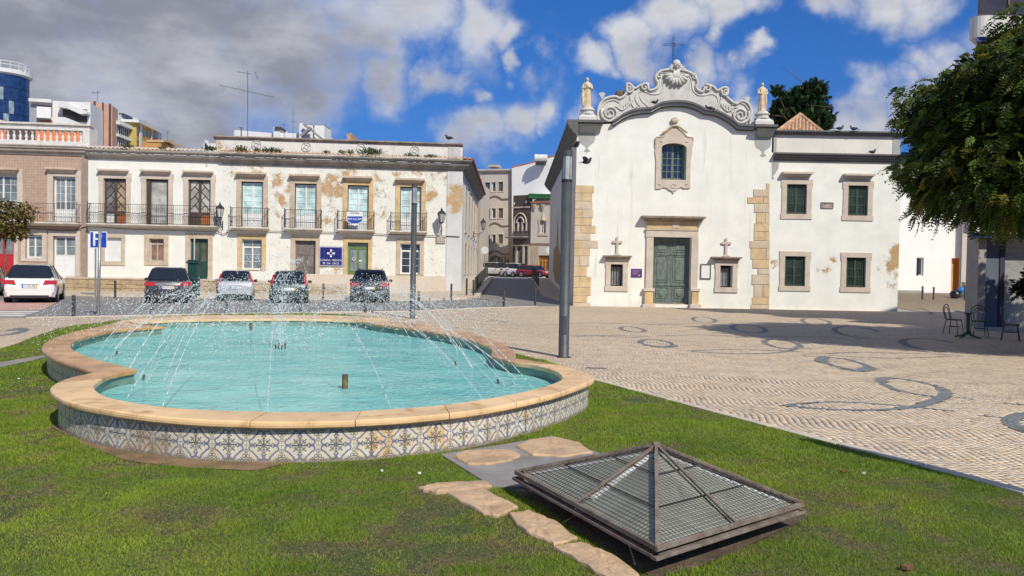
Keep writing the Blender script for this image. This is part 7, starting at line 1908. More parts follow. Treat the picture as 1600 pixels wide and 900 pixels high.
m_ = MB()
for zz in (zt + 1.6, zt + 2.1): m_.tube([(c_.x + R_ * .95 * math.cos(6.283 * k / 32), Yt + R_ + R_ * .95 * math.sin(6.283 * k / 32), zz) for k in range(32)], .06, 4, closed=True)
for k in range(16): a = 6.283 * k / 16; m_.tube([(c_.x + R_ * .95 * math.cos(a), Yt + R_ + R_ * .95 * math.sin(a), zt + .9), (c_.x + R_ * .95 * math.cos(a), Yt + R_ + R_ * .95 * math.sin(a), zt + 2.1)], .05, 4)
m_.build('railing', M_cw, gt)
def skyblock(name, label, px0, px1, ytop0, ytop1, Y0, Y1, mt, dep=10):
    F, b_ = house(name, (rp(px0, Y0), Y0), (rp(px1, Y1), Y1), dep, label)
    W_ = (F.B - F.A).length; z0_, z1_ = F.at(px0, ytop0)[1], F.at(px1, ytop1)[1]
    mb = MB(); mb.prism([(0, -.5), (W_, -.5), (W_, z1_), (0, z0_)], 0, dep); mb.build('wall', mt, b_); return F, b_, W_, z0_, z1_
M_red_br = mat('brick_red_panel', (.34, .15, .10), .8, .15, 3, .2); M_dkb = mat('dark_balcony_void', (.07, .065, .06), .8, .2, 2, .1)
F, b_, W_, za, zb_ = skyblock('modern_apartments', 'white modern apartment block with deep curved balconies beside the glass tower', 47, 140, 156, 160, 95, 96.5, M_cw)
def fb(F, b_, a, c, t, d, nm, mt, y0=-.05, y1=.02): q = F.r(a, c, t, d); return MB().box(q[0], q[1], y0, y1, q[2], q[3]).build(nm, mt, b_)
fb(F, b_, 48, 60, 163, 192, 'corrugated_panel', mat('grey_corrugated', (.30, .30, .32), .6, .1, 3, .1)); fb(F, b_, 61, 82, 165, 182, 'loggia', M_red_br); fb(F, b_, 61, 82, 187, 195, 'loggia', M_red_br); fb(F, b_, 98, 136, 170, 190, 'loggia', M_dkb)
fb(F, b_, 48, 83, 156, 161, 'roof_slab', M_cw, -.7, .1); fb(F, b_, 61, 83, 169, 186, 'balcony_parapet', M_whitep, -.8, -.6)
MB().prism(F.pts([(96, 163), (108, 162), (113, 167), (140, 176), (141, 180), (130, 181), (110, 172), (96, 170)]), -1.2, .1).build('curved_canopy', M_cw, b_)
MB().prism(F.pts([(96, 186), (106, 186), (112, 188), (132, 196), (96, 196)]), -1.3, .1).build('curved_balcony', M_cw, b_)
m_ = MB(); q = F.r(97, 122, 181, 186);
for k in range(5): m_.tube([(q[0], -1.0, q[2] + (q[3] - q[2]) * k / 4), (q[1], -1.0, q[2] + (q[3] - q[2]) * k / 4 - .3)], .03, 4)
m_.build('balcony_rails', M_iron, b_)
fb(F, b_, 108, 128, 160, 166, 'penthouse', M_cw, 2, 8)
F, b_, W_, za, zb_ = skyblock('pink_tower_block', 'narrow pink striped end wall of a tower block with dark vertical bands', 137, 174, 157, 165, 101.4, 102, mat('salmon_render', (.47, .28, .20), .85, .08, 1, .1), 2.5)
fb(F, b_, 128, 138, 157, 200, 'white_edge', M_cw, 1.0, 6)
for a, c, t in ((146, 149.5, 158), (159.5, 162, 160), (170, 173.5, 162)): fb(F, b_, a, c, t, 235, 'dark_band', mat('maroon_band', (.10, .045, .04), .8, .1, 3, .1), -.04, .01)
F, b_, W_, za, zb_ = skyblock('balcony_apartments', 'white apartment block with long glazed balconies behind the pink tower block', 173, 213, 176, 183, 104, 112, M_cw)
for t, d in ((199, 214), (217, 231)):
    fb(F, b_, 173.5, 196, t, d, 'balcony_glazing', M_gdark, -.6, .0)
    for k in range(7): fb(F, b_, 174 + k * 3.2, 174.5 + k * 3.2, t + 1, d, 'mullion', M_cw, -.66, -.6)
fb(F, b_, 173, 197, 193, 198.5, 'balcony_parapet', M_cw, -1.2, 0); fb(F, b_, 173, 197, 213, 217, 'balcony_parapet', M_cw, -1.0, 0)
for t in (195, 210, 222):
    for a in (202, 206, 210): fb(F, b_, a - .8, a + .9, t, t + 7, 'window', M_gdark, -.04, .01)
fb(F, b_, 182, 212, 172, 178, 'roof_box', M_cw, 3, 7); fb(F, b_, 190, 204, 180, 185, 'solar_panel', M_gdark, -.3, .4)
F, b_, W_, za, zb_ = skyblock('yellow_apartments', 'mustard yellow apartment block with white strips and laundry on its balconies', 212, 251, 190, 208, 108, 126, mat('mustard_render', (.47, .35, .10), .85, .08, 1, .1))
for a, c in ((218, 221.5), (236, 238), (246, 251)): fb(F, b_, a, c, 190 + (a - 212) * .46, 233, 'white_strip', M_cw, -.08, .02)
for t in (203, 220):
    for a in (215, 224, 231, 242, 248): fb(F, b_, a - 1, a + 1.6, t + (a - 215) * .18, t + 8 + (a - 215) * .16, 'window', M_gdark, -.06, .01)
for k, (a, c, mt_) in enumerate(((233.5, 234.9, 'dark_cloth'), (235.2, 236.6, 'red_cloth'), (237, 238.8, 'red_cloth'), (239.2, 240.4, 'maroon_cloth'))):
    fb(F, b_, a, c, 216, 225, 'laundry', mat(mt_, {'dark_cloth': (.05, .05, .06), 'red_cloth': (.40, .03, .04), 'maroon_cloth': (.2, .04, .05)}[mt_], .9, .1, 3, .1), -.5, -.45)
MB().prism(F.pts([(212, 187), (224, 188), (251, 206), (251, 209), (212, 191)]), -.4, 3).build('roof_slab', M_cw, b_)
F, b_, W_, za, zb_ = skyblock('orange_house', 'orange rendered house with a curved gable at the end of the skyline row', 250, 281, 220, 234, 112, 120, mat('orange_render', (.48, .27, .09), .85, .08, 1, .1))
MB().prism(F.pts([(251, 219), (266, 219), (271, 224), (279, 227), (280, 229), (270, 228), (262, 222), (251, 222)]), -.3, 2).build('curved_coping', mat('tan_coping', (.55, .38, .2), .8, .1, 2, .1), b_)
# white roof structures directly behind the peeling house
rf = thing('rooftop_parapets', 'white rooftop parapets and chimney blocks rising behind the peeling house', 'rooftop', (0, 0, 0))
def rbx(a, c, t, d, Y, nm, mt, dep=2.5):
    p, q = aty(a, d, Y), aty(c, t, Y); return MB().box(p.x, q.x, Y, Y + dep, p.z - .6, q.z).build(nm, mt, rf)
M_rw = mat('rooftop_white', (.72, .71, .69), .8, .05, 1, .1, dirt=(.5, .48, .45), dirtamt=.3)
p0, p1 = aty(366, 203, 70), aty(470, 211.5, 70); MB().hexa([(p0.x, 70, p0.z - 3), (p1.x, 70, p0.z - 3), (p1.x, 73, p0.z - 3), (p0.x, 73, p0.z - 3)], [(p0.x, 70, p0.z), (p1.x, 70, p1.z), (p1.x, 73, p1.z), (p0.x, 73, p0.z)]).build('parapet', M_rw, rf)
rbx(427, 437, 198.5, 212, 69.5, 'chimney', M_rw); rbx(467.5, 474, 192.5, 213, 69, 'chimney', M_rw); rbx(474, 480, 200, 213, 69, 'wall_block', M_rw); rbx(480, 489, 195.5, 213, 69.2, 'chimney', M_rw); rbx(491, 507, 196, 213, 69, 'chimney', M_rw); rbx(434, 510, 209, 213, 69.8, 'parapet', M_rw)
rbx(318, 337, 224, 236, 66, 'parapet', M_rw); rbx(320, 323, 219, 226, 66, 'vent', M_rw, .4)
for a, c in ((427.3, 436.7), (480.3, 488.7), (491.3, 506.7)): q_ = aty(a, {427.3: 197.8, 480.3: 194.8, 491.3: 195.2}[a], 69); MB().box(q_.x, aty(c, 195, 69).x, 69.3, 71, q_.z - .12, q_.z + .06).build('chimney_cap', M_dkb, rf)
p = aty(480, 207, 68.8); MB().tube([(p.x - .3, 68.6, p.z + .7), (p.x + 1.4, 68.6, p.z - .6)], .12, 4).tube([(p.x - .5, 68.6, p.z - .4), (p.x + .4, 68.6, p.z + .4)], .18, 6).build('solar_heater', mat('grey_metal', (.25, .25, .26), .5, .2, 4, .1), rf)
rbx(542, 549, 208, 213, 60, 'chimney', M_terr)

# ---- right: white house, cabinet, bags
FW = Fac((rp(1404, 53), 53), (rp(1500, 53), 53)); WH = thing('white_house', 'plain white low house with a narrow window and orange door behind the church wing', 'house', FW.A)
def wq(a, c, t, d): return FW.r(a, c, t, d)
hW = [wq(1432, 1443, 402.5, 431), wq(1486, 1500, 403.5, 455)]; Ww = FW.at(1503, 420)[0]
wall(-4, Ww, .2, 9.5, hW, .25, mat('bright_white_render', (.80, .79, .76)), WH); solid(WH, -4, Ww, .01, 8, -.1, 9.5, M_rear)
window(hW[0], WH, M_whitep, M_gdark, 1, 1, 1, y=.12); MB().box(hW[0][0] + .001, hW[0][0] + .16, .0, .12, hW[0][2], hW[0][3]).build('dark_shutter', M_void, WH)
MB().box(hW[1][0], hW[1][1], .12, .17, hW[1][2], hW[1][3]).build('orange_door', mat('orange_wood_door', (.48, .15, .02), .45, .2, 2, .1, stretch=(1, 1, .2)), WH)
MB().box(hW[1][0], hW[1][0] + .20, .08, .12, hW[1][2], hW[1][3] - .4).build('door_side_panel', mat('pale_orange_wood', (.62, .34, .12), .5, .2, 2, .1), WH)
MB().box(-4, FW.at(1438, 455)[0], -.5, 0, .3, FW.at(1420, 457)[1] + .15).build('low_step', M_concrete, WH);
FG = Fac((rp(1502, 52.6), 52.6), (rp(1522, 52.6), 52.6)); GH = thing('grey_beige_house', 'strip of a grey beige house right of the orange door', 'house', FG.A)
wall(0, 6, .2, 9, [], .2, mat('grey_beige_render', (.52, .46, .40), .85, .08, 1, .1), GH); q = FG.r(1516.5, 1521, 391, 452); MB().box(q[0], q[1], -.03, .02, q[2], q[3]).build('dark_doorway', M_dkwood, GH)  # wall in its own grey beige colour
p = at(1505, 466, .45); q = aty(1521, 440, 47)
# ---- right: tall building on the square
FB = Fac((15.05, 24.75), (34, 24.75)); TB = thing('tall_apartment_building', 'tall apartment building with rounded balconies and grey blue ground floor at the right edge', 'building', FB.A)
M_gb = mat('grey_blue_paint', (.12, .135, .175), .8, .08, 1.5, .15, dirt=(.09, .10, .13), dirtamt=.4); M_col = mat('grey_beige_column', (.36, .33, .30), .8, .1, 2, .2, dirt=(.2, .19, .18), dirtamt=.4)
xg0, xg1 = FB.at(1532, 450)[0], FB.at(1560.5, 450)[0]
zf = 3.25
MB().box(-.2, xg0, -.25, .4, -.1, zf).build('corner_column', M_col, TB)
MB().box(xg0, xg1, .0, .4, -.1, zf).build('ground_floor_wall', M_gb, TB); MB().box(xg1, xg1 + .16, -.03, .4, -.1, zf).build('dark_downpipe', mat('navy_strip', (.035, .035, .07), .6, .1, 3, .1), TB)
mt, nt, b = newmat('mural_wall'); O = nt.nodes.new('ShaderNodeTexCoord').outputs['Object']
c = mixc(nt, noise(nt, O, .8, 4).ss(.3, .7), (.30, .30, .27), (.38, .37, .34)); w_ = noise(nt, O, 1.2, 6, .6, 1.5, scl=(.35, 1, 2.6)); c = mixc(nt, ((w_ - .5).abs()).ss(.0, .03, .65, 0), c, (.14, .19, .26)); c = mixc(nt, w_.ss(.6, .75) * .35, c, (.20, .28, .33))
nt.links.new(c, b.inputs['Base Color']); b.inputs['Roughness'].default_value = .8
MB().box(xg1 + .16, 19, .05, .4, -.1, zf).build('mural_wall', mt, TB)
M_tb = mat('tower_offwhite', (.66, .63, .58), .85, .05, .8, .1, dirt=(.5, .47, .43), dirtamt=.3)
MB().slab([(.2, .6), (19, .6), (19, 1.6), (.85, 1.6)], zf, 10.9).build('upper_walls', M_tb, TB); MB().slab([(-.2, .401), (19, .401), (19, 1.6), (.55, 1.6)], -.1, zf - .002).build('side_walls', M_col, TB)
FB2 = Fac((15.05, 24.05), (34, 24.05)); zb55, zb22 = FB2.at(1560, 57)[1], FB2.at(1560, 24)[1]
def bal(z0, z1, nm='balcony'):
    r_ = .35; P = [(-.78 + r_ - r_ * math.cos(R(a)), -.7 + r_ - r_ * math.sin(R(a))) for a in range(0, 91, 15)]
    o = [(.10, .6)] + P + [(19, -.7), (19, .6)]
    return MB().slab(o, z0, z1).build(nm, M_tb, TB)
for z0 in (zb55, zb55 - 3.05, zb55 - 6.1):
    o = bal(z0 + .0, zb22 - zb55 + z0); MB().slab([(.14, .6), (-.70, -.6), (19, -.6), (19, .6)], z0 - .13, z0 - .002).build('blue_soffit_edge', mat('cobalt_paint', (.02, .05, .22), .5, .1, 3, .1), TB)
MB().slab([(.12, .55), (-.66, -.55), (19, -.55), (19, .55)], zb22 + .002, zb22 + .08).build('sill', M_dkb, TB)
for k in range(12): MB().box(-.6 + k * .95, .29 + k * .95, -.5, -.46, zb22 + .10, 11.6).build('brown_glazing', glassmat('brown_glass', (.05, .035, .03), .1, .8), TB); MB().box(.29 + k * .95, .35 + k * .95, -.54, -.44, zb22 + .1, 11.6).build('glazing_post', mat('brown_frame', (.12, .07, .05), .6, .1, 3, .1), TB)
MB().box(-.6, 19, -.72, .3, 11.6, 11.9).build('roof_slab', M_tb, TB)
MB().box(.0, .25, -.5, .6, zb55 - 3.05, zb55 - .05).build('side_fin', M_tb, TB)
m_ = MB(); [m_.tube([(-.28, -.62, zb55 - 2.03 + k * .14), (19, -.62, zb55 - 2.03 + k * .14)], .02, 4) for k in range(3)]; m_.build('balcony_rails', M_iron, TB)
mb = MB(); mb.prism([(8.2, 11.0), (10.5, 11.75), (13, 12.1), (19, 12.1), (19, 11.0)], -.6, 1.4); mb.build('shadow_roof_block', M_tb, TB)  # unseen roof ramp, shaped to cast the shadow climbing the church wing
for k in range(9): MB().box(8.3 + k * .75, 8.75 + k * .75, -.68, -.3, 11.0 + min(.9, .02 + k * .17), 11.3 + min(.9, .02 + k * .17)).build('shadow_crenel', M_tb, TB)  # unseen blocks added to step the edge of that shadow
sheet('pavement', [(14.7, 24.3), (34, 24.3), (34, 24.8), (14.7, 24.8)], .10, M_kerb, thick=.14)
# ================================================================== TREES
def tree(name, label, base, trunk_h, trunk_r, blobsl, nfr, frond, cols, seed, leafw=.03, droop=.5, limbs=7, kind='frond', mt_leaf=None, up=0.0):
    """tapered trunk and limbs; the crown is made of many small leafy sprays spread through lobes"""
    r = np.random.RandomState(seed); T_ = thing(name, label, 'tree', base)
    rr = random.Random(seed); mb = MB()
    top = Vector((rr.uniform(-.1, .1), rr.uniform(-.1, .1), trunk_h))
    mb.tube([(0, 0, -.1), (trunk_r * .3, 0, trunk_h * .35), (0, trunk_r * .3, trunk_h * .7), top], [trunk_r * 1.25, trunk_r, trunk_r * .85, trunk_r * .7], 9)
    for i in range(limbs):
        c, s = blobsl[i % len(blobsl)]; e = Vector(c) + Vector((rr.uniform(-.4, .4) * s[0], rr.uniform(-.4, .4) * s[1], rr.uniform(-.2, .3) * s[2]))
        m_ = top.lerp(e, .5) + Vector((rr.uniform(-.2, .2), rr.uniform(-.2, .2), .15 * (e - top).length)); mb.tube([top - Vector((0, 0, .2)), m_, e], [trunk_r * .55, trunk_r * .35, trunk_r * .1], 6)
        for k in range(3):
            f = m_.lerp(e, rr.random()); g = f + Vector((rr.uniform(-1, 1), rr.uniform(-1, 1), rr.uniform(-.3, .8))) * .35 * (e - top).length; mb.tube([f, g], [trunk_r * .18, trunk_r * .05], 5)
    mb.build('trunk', mat('bark', (.13, .10, .075), .9, .3, 5, .7, 18), T_, smooth=True)
    n = nfr; w = np.array([s[0] * s[1] * s[2] for c, s in blobsl]) ** .8; w /= w.sum(); idx = r.choice(len(blobsl), n, p=w)
    C_ = np.array([b_[0] for b_ in blobsl])[idx]; S_ = np.array([b_[1] for b_ in blobsl])[idx]
    d = r.normal(0, 1, (n, 3)); d /= np.linalg.norm(d, axis=1)[:, None]; rad = r.uniform(0, 1, n) ** .38
    # lumps: push some directions out and leave others hollow
    lump = 1 + .22 * np.sin(d[:, 0] * 5 + idx) * np.sin(d[:, 1] * 4 + 1.7 * idx) + .12 * np.sin(d[:, 2] * 9 + idx * 2)
    P = C_ + d * S_ * (rad * lump)[:, None]
    out_ = d * np.array([1, 1, .6]) + r.normal(0, .45, (n, 3)); out_[:, 2] += up - droop * r.uniform(.2, 1.2, n); out_ /= np.linalg.norm(out_, axis=1)[:, None]
    side = np.cross(out_, r.normal(0, 1, (n, 3)) * .5 + np.array([0, 0, 1])); side /= np.linalg.norm(side, axis=1)[:, None] + 1e-9
    nrm = np.cross(side, out_)
    K = 7 if kind == 'frond' else 5; Vs, Cs = [], []
    L = frond * r.uniform(.6, 1.25, n)
    base_c = np.array(cols[0])[None] * (1 - r.uniform(0, 1, (n, 1)) ** 1.5) + np.array(cols[1])[None] * r.uniform(0, 1, (n, 1)) ** 1.5
    base_c = base_c * r.uniform(.75, 1.25, (n, 1)); yel = r.uniform(0, 1, n) < cols[3]; base_c[yel] = np.array(cols[2]) * r.uniform(.7, 1.2, (yel.sum(), 1))
    for k in range(K):
        f = (k + .6) / K; mid = P + out_ * (L * f)[:, None] - np.array([0, 0, 1]) * (L * f * f * droop * .6)[:, None]
        for s_ in (-1, 1):
            ll = (L * .40 * math.sin(math.pi * (.18 + .74 * f)))[:, None]; lw = leafw * (1.1 - .4 * f)
            tip = mid + side * s_ * ll + out_ * ll * .45 + nrm * r.normal(0, .02, (n, 1)); a = mid + (side * s_ * .5 + out_ * -.3) * ll * .6 * 1.0 + out_ * -lw; b_ = mid + (side * s_ * .5) * ll * .6 + out_ * (lw + 0)
            Vs.append(np.stack([mid, a, tip, b_ + out_ * lw], 1)); Cs.append(np.repeat((base_c * r.uniform(.85, 1.15, (n, 1)))[:, None], 4, 1))
    V = np.concatenate(Vs).reshape(-1, 3); C2 = np.concatenate(Cs).reshape(-1, 3)
    o = npmesh('crown', V, np.arange(len(V)).reshape(-1, 4), mt_leaf or matattr('tree_leaves', .55, 0, 1, .2, 1.5, trans=.36), C2, T_); return T_
bx_, by_ = 13.6, 17.2
BL = [((0, 0, 5.2), (3.6, 3.4, 2.2)), ((-3.1, -.2, 4.2), (1.7, 1.8, 1.35)), ((-3.5, .2, 5.5), (1.2, 1.5, .8)), ((-1.6, -1.6, 6.0), (2.0, 1.6, 1.3)), ((2.6, -.4, 4.8), (2.6, 2.4, 2.2)), ((-2.7, -1.0, 3.55), (1.6, 1.5, .75)), ((-.6, -2.0, 3.9), (2.2, 1.5, 1.2)), ((-.4, 0, 7.1), (1.9, 2.2, 1.1)), ((.6, -.6, 8.0), (1.3, 1.6, .7)), ((-1.5, -.3, 3.2), (1.2, 1.2, .55)), ((4.4, 1.6, 5.0), (1.9, 2.2, 2.0)), ((-2.2, .6, 6.3), (1.1, 1.5, .6)), ((.6, -1.2, 3.1), (1.6, 1.3, .6)), ((-3.9, 0, 3.7), (.7, .8, .5)), ((-1.7, 0, 7.0), (1.3, 1.4, .8)), ((-2.9, -.2, 5.9), (1.2, 1.3, .7)), ((1.5, -2.6, 5.0), (2.4, 1.6, 1.6)), ((.3, -3.2, 4.6), (1.8, 1.3, 1.5))]  # last two crown lobes are out of view, added to widen the shadow
tree('broadleaf_tree', 'big dark feathery leaved tree with drooping sprays at the upper right edge', (bx_, by_, 0), 2.9, .26, BL, 50000, .28, [(.046, .076, .013), (.098, .142, .022), (.26, .23, .04), .10], 3, .016, .75, 13)
tb = at(8, 463); hh = 28 / 1.0
yt_ = tb.y
def lp(px, py, Y=None): p = aty(px, py, Y or yt_); return p
c1, c2, c3 = lp(14, 345), lp(36, 332), lp(0, 325)
tree('young_tree', 'slender young tree with thin yellow green leaves in front of the red door', (tb.x, tb.y, 0), lp(8, 372).z, .045,
     [((c1.x - tb.x, 0, c1.z), (.85, .8, .75)), ((c2.x - tb.x, 0, c2.z), (.55, .6, .45)), ((c3.x - tb.x, 0, c3.z), (.6, .7, .5)), ((c1.x - tb.x + .3, 0, c1.z - .55), (.8, .6, .35)), ((c1.x - tb.x - 1.0, 0, c1.z), (.8, .8, .6))], 1500, .15, [(.12, .12, .03), (.22, .20, .05), (.30, .17, .06), .25], 8, .02, .3, 7)
pt = aty(1252, 165, 60)
tree('pine_tree', 'dark green tree with upright tufts rising behind the church roof', (pt.x, 60, .9), 6.5, .25,
     [((0, 0, pt.z - 2.2), (2.0, 1.8, 1.7)), ((-1.2, 0, pt.z - 1.4), (1.0, 1, 1.0)), ((.7, 0, pt.z - .2), (1.1, 1, 1.0)), ((-.2, .3, pt.z - .9), (1.3, 1, 1.1)), ((1.2, 0, pt.z - 1.9), (1.2, 1, 1.1)), ((-1.9, 0, pt.z + .1), (.35, .4, .45)), ((1.3, 0, pt.z + .4), (.5, .5, .7))], 4200, .38, [(.022, .05, .018), (.05, .09, .03), (.08, .12, .04), .1], 5, .07, .05, 8, up=.7)
# weeds on the terrace parapet
def weeds(px_, py_, w, h, lab, seed, col=(.10, .13, .03), fac=FT, y=-.35):
    x_, z_ = fac.at(px_, py_); r = np.random.RandomState(seed); n = int(90 * w / .5)
    P = np.stack([r.normal(0, w * .35, n), r.normal(0, .12, n), np.zeros(n)], 1); tip = P + np.stack([r.normal(0, w * .25, n), r.normal(0, .1, n), h * r.uniform(.35, 1, n) * np.exp(-(P[:, 0] / w) ** 2)], 1)
    a = r.uniform(0, 6.283, n); dx = np.stack([np.cos(a), np.sin(a), 0 * a], 1) * .016
    V = np.stack([P - dx, P + dx, tip + dx * 1.5, tip - dx * 1.5], 1).reshape(-1, 3); c = np.array(col)[None] * r.uniform(.6, 1.6, (n, 1));
    o = npmesh('weed_clump', V, np.arange(len(V)).reshape(-1, 4), matattr('tree_leaves'), np.repeat(c, 4, 0)); o.location = fac.A + fac.u * x_ + fac.n * y + Vector((0, 0, z_)); o.rotation_euler = (0, 0, fac.rz); return tag(o, lab, 'weeds', 'weeds on the eaves of the terrace')
for i, (a, b_, w, h, lab, col) in enumerate(((380, 239, .55, .42, 'yellowish grassy weed clump left of the first medallion on the eave', (.16, .14, .04)), (405, 238, .3, .22, 'small reddish weed under the first medallion on the eave', (.20, .13, .04)), (427, 239, .75, .30, 'wide dark green weed clump right of the first medallion', (.07, .10, .03)),
                                        (512, 240, .3, .15, 'small green weed midway between the second and third medallions', (.09, .12, .03)), (535, 240.5, .3, .2, 'little round weed just left of the third medallion', (.12, .14, .04)), (549, 241, .3, .25, 'pale upright weed close left of the third medallion', (.16, .17, .04)), (581, 242, .8, .40, 'largest green weed clump, right of the third medallion', (.09, .12, .04)),
                                        (640, 245, .35, .18, 'low green weed near the last medallion on the eave', (.12, .14, .03)), (672, 247, .5, .2, 'low green weed patch at the corner end of the eave', (.09, .12, .04)), (652, 246, .2, .12, 'tiny weed beneath the last medallion', (.09, .11, .04)), (332, 236, .4, .26, 'dark weed at the left end of the peeling house parapet', (.06, .09, .03)), (203, 231, .5, .16, 'dry weed on the tiles of the white townhouse eave', (.14, .12, .06)), (258, 234, .3, .14, 'small weed on the middle of the white townhouse eave', (.10, .11, .05)))):
    weeds(a, b_, w, h, lab, 30 + i, col)
# potted shrub by the mural
p = at(1600, 520); weeds_ = None
tree('potted_shrub', 'dark small shrub by the mural wall at the right edge', (p.x + .35, 23.9, 0), .7, .03, [((0, 0, 1.55), (.42, .4, .42)), ((-.25, 0, 1.3), (.25, .3, .25))], 260, .16, [(.02, .035, .015), (.04, .06, .02), (.06, .07, .02), .1], 2, .03, .2, 5)

# ================================================================== CARS
M_tyre = mat('tyre_rubber', (.02, .02, .02), .85, .2, 6, .2); M_rim = mat('alloy', (.45, .45, .46), .35, .1, 5, 0, metal=.8); M_und = mat('black_trim', (.022, .022, .024), .6, .2, 5, .1)
M_cgl = mat('car_glass', (.016, .019, .022), .12, .05, 1, 0, spec=.9); M_tail = mat('tail_lamp', (.42, .015, .02), .2, .2, 8, 0, spec=.8); M_head = mat('head_lamp', (.55, .58, .6), .12, .2, 8, 0, spec=.9); M_plate = mat('number_plate', (.72, .73, .72), .5, .05, 6, 0); M_euro = mat('plate_blue', (.03, .08, .45), .5, .1, 5, 0); M_yel = mat('plate_yellow', (.7, .52, .05), .5, .1, 5, 0)
def paint(name, col): return mat(name, col, .28, .04, 1, 0, spec=.6, coat=.7)
def car(name, label, loc_, rz, L, Wd, H, col, style='hatch', plate='', tail='wide', group=None, wheel=.32):
    """body lofted from cross sections along the length (x forward); cabin glass, lamps, plates and wheels are parts"""
    c = thing(name, label, 'car', loc_, rz, group); hw = Wd / 2
    # stations: x, z of floor, z shoulder(belt), z roof, half width at belt, half width at roof
    bel = H * .60; roof = H
    if style == 'hatch': st = [(-L/2, .42, .62, .66, .80), (-L/2 + .06, .30, bel * .97, bel * .99, .92), (-L/2 + .20, .24, bel * 1.03, bel * 1.12, .97), (-L/2 + .52, .20, bel * 1.05, roof * .97, 1), (-L/2 + 1.0, .20, bel * 1.04, roof, 1), (-L/2 + 1.9, .20, bel * 1.0, roof * 1.0, 1), (-L/2 + 2.45, .20, bel * .98, roof * .965, 1), (L/2 - 1.12, .20, bel * .96, bel * 1.02, 1), (L/2 - .55, .22, bel * .88, bel * .90, .97), (L/2 - .12, .26, bel * .72, bel * .74, .86), (L/2, .34, .50, .53, .74)]
    else: st = [(-L/2, .45, .68, .72, .82), (-L/2 + .06, .32, bel * 1.0, bel * 1.02, .93), (-L/2 + .16, .26, bel * 1.05, bel * 1.20, .97), (-L/2 + .42, .24, bel * 1.05, roof * .98, 1), (-L/2 + 1.0, .24, bel * 1.03, roof, 1), (-L/2 + 2.1, .24, bel * 1.0, roof * 1.0, 1), (-L/2 + 2.6, .24, bel * .98, roof * .97, 1), (L/2 - 1.15, .24, bel * .96, bel * 1.03, 1), (L/2 - .5, .25, bel * .90, bel * .92, .97), (L/2 - .1, .28, bel * .76, bel * .78, .86), (L/2, .36, .52, .55, .76)]
    ring_n = 12; V, F, mi = [], [], []
    def sect(x, zf, zb, zr, f):
        w = hw * f; wr = w * (.98 - .30 * min(1, max(0, (zr - zb)) / (H * .38)))
        half = [(w * .80, zf), (w * .97, zf + .10), (w * 1.0, zf + (zb - zf) * .5), (w * .985, zb - .06), (w * .93, zb), (wr, max(zb + .004, zr - .05)), (wr * .80, zr)]
        return [(x, -a, z) for a, z in half] + [(x, a, z) for a, z in half[::-1]]
    S_ = [sect(*s) for s in st]; n = len(S_[0])
    for s in S_: V += s
    glass_faces, body_faces = [], []
    for i in range(len(S_) - 1):
        for j in range(n):
            q = (i * n + j, (i + 1) * n + j, (i + 1) * n + (j + 1) % n, i * n + (j + 1) % n)
            cab = st[i][3] - st[i][2] > .12 or st[i + 1][3] - st[i + 1][2] > .12
            if cab and j in (4, 8) and 2 <= i <= 7: glass_faces.append(q)
            elif j in (5, 6, 7) and (i == 2 or i == 6): glass_faces.append(q)
            else: body_faces.append(q)
    body_faces += [tuple(range(n)), tuple(range((len(S_) - 1) * n, len(S_) * n))[::-1]]
    mb = MB(); mb.add(V, body_faces); bo = mb.build('body', col, c, smooth=True)
    bo.modifiers.new('e', 'EDGE_SPLIT').split_angle = R(38)
    mb = MB(); mb.add(V, glass_faces); go_ = mb.build('windows', M_cgl, c, smooth=False)
    bm = bmesh.new(); bm.from_mesh(go_.data); bmesh.ops.remove_doubles(bm, verts=bm.verts[:], dist=1e-5)
    for v in [v for v in bm.verts if not v.link_faces]: bm.verts.remove(v)
    bmesh.ops.recalc_face_normals(bm, faces=bm.faces[:]); bm.to_mesh(go_.data); bm.free(); go_.modifiers.new('s', 'SOLIDIFY').thickness = .01
    # pillars
    i0 = -L/2
    for s_ in (-1, 1):
        m_ = MB();
        for xx, xo in ((i0 + 1.05, 0), (i0 + 1.95, 0)):
            zb_ = bel * 1.02; w1, w2 = hw * .935, hw * .70
            m_.hexa([(xx - .04, s_ * (w1 + .004), zb_), (xx + .04, s_ * (w1 + .004), zb_), (xx + .04, s_ * (w1 - .03), zb_), (xx - .04, s_ * (w1 - .03), zb_)], [(xx - .04, s_ * (w2 + .006), roof - .05), (xx + .04, s_ * (w2 + .006), roof - .05), (xx + .04, s_ * (w2 - .03), roof - .05), (xx - .04, s_ * (w2 - .03), roof - .05)])
        m_.build('door_pillars', M_und, c)
        xm = L/2 - 1.55; m_ = MB(); m_.ball((xm, s_ * (hw * .93 + .12), bel * 1.05), (.07, .10, .075), 8, 6); m_.build('wing_mirror', col if style == 'hatch' and col == MATS.get('car_white') else M_und, c, smooth=True)
        MB().box(i0 + 1.15, i0 + 1.30, s_ * hw * 1.0 - .01, s_ * hw * 1.0 + .01, bel * .86, bel * .89).build('door_handle', M_und, c)
        # side sill and arches
        for xw in (i0 + .78, L/2 - .82):
            m_ = MB(); m_.tube([(xw + (wheel + .045) * math.cos(math.pi * k / 10), s_ * (hw * .985), wheel + (wheel + .045) * math.sin(math.pi * k / 10)) for k in range(11)], .022, 5); m_.build('wheel_arch', M_und, c)
            Mx = Matrix.Translation((xw, s_ * (hw - .10), wheel)) @ Matrix.Rotation(R(90), 4, 'X')
            MB().lathe([(wheel * .7, -.11), (wheel * .97, -.11), (wheel, -.08), (wheel, .08), (wheel * .97, .11), (wheel * .7, .11)], 20, M=Mx).build('tyre', M_tyre, c, smooth=False)
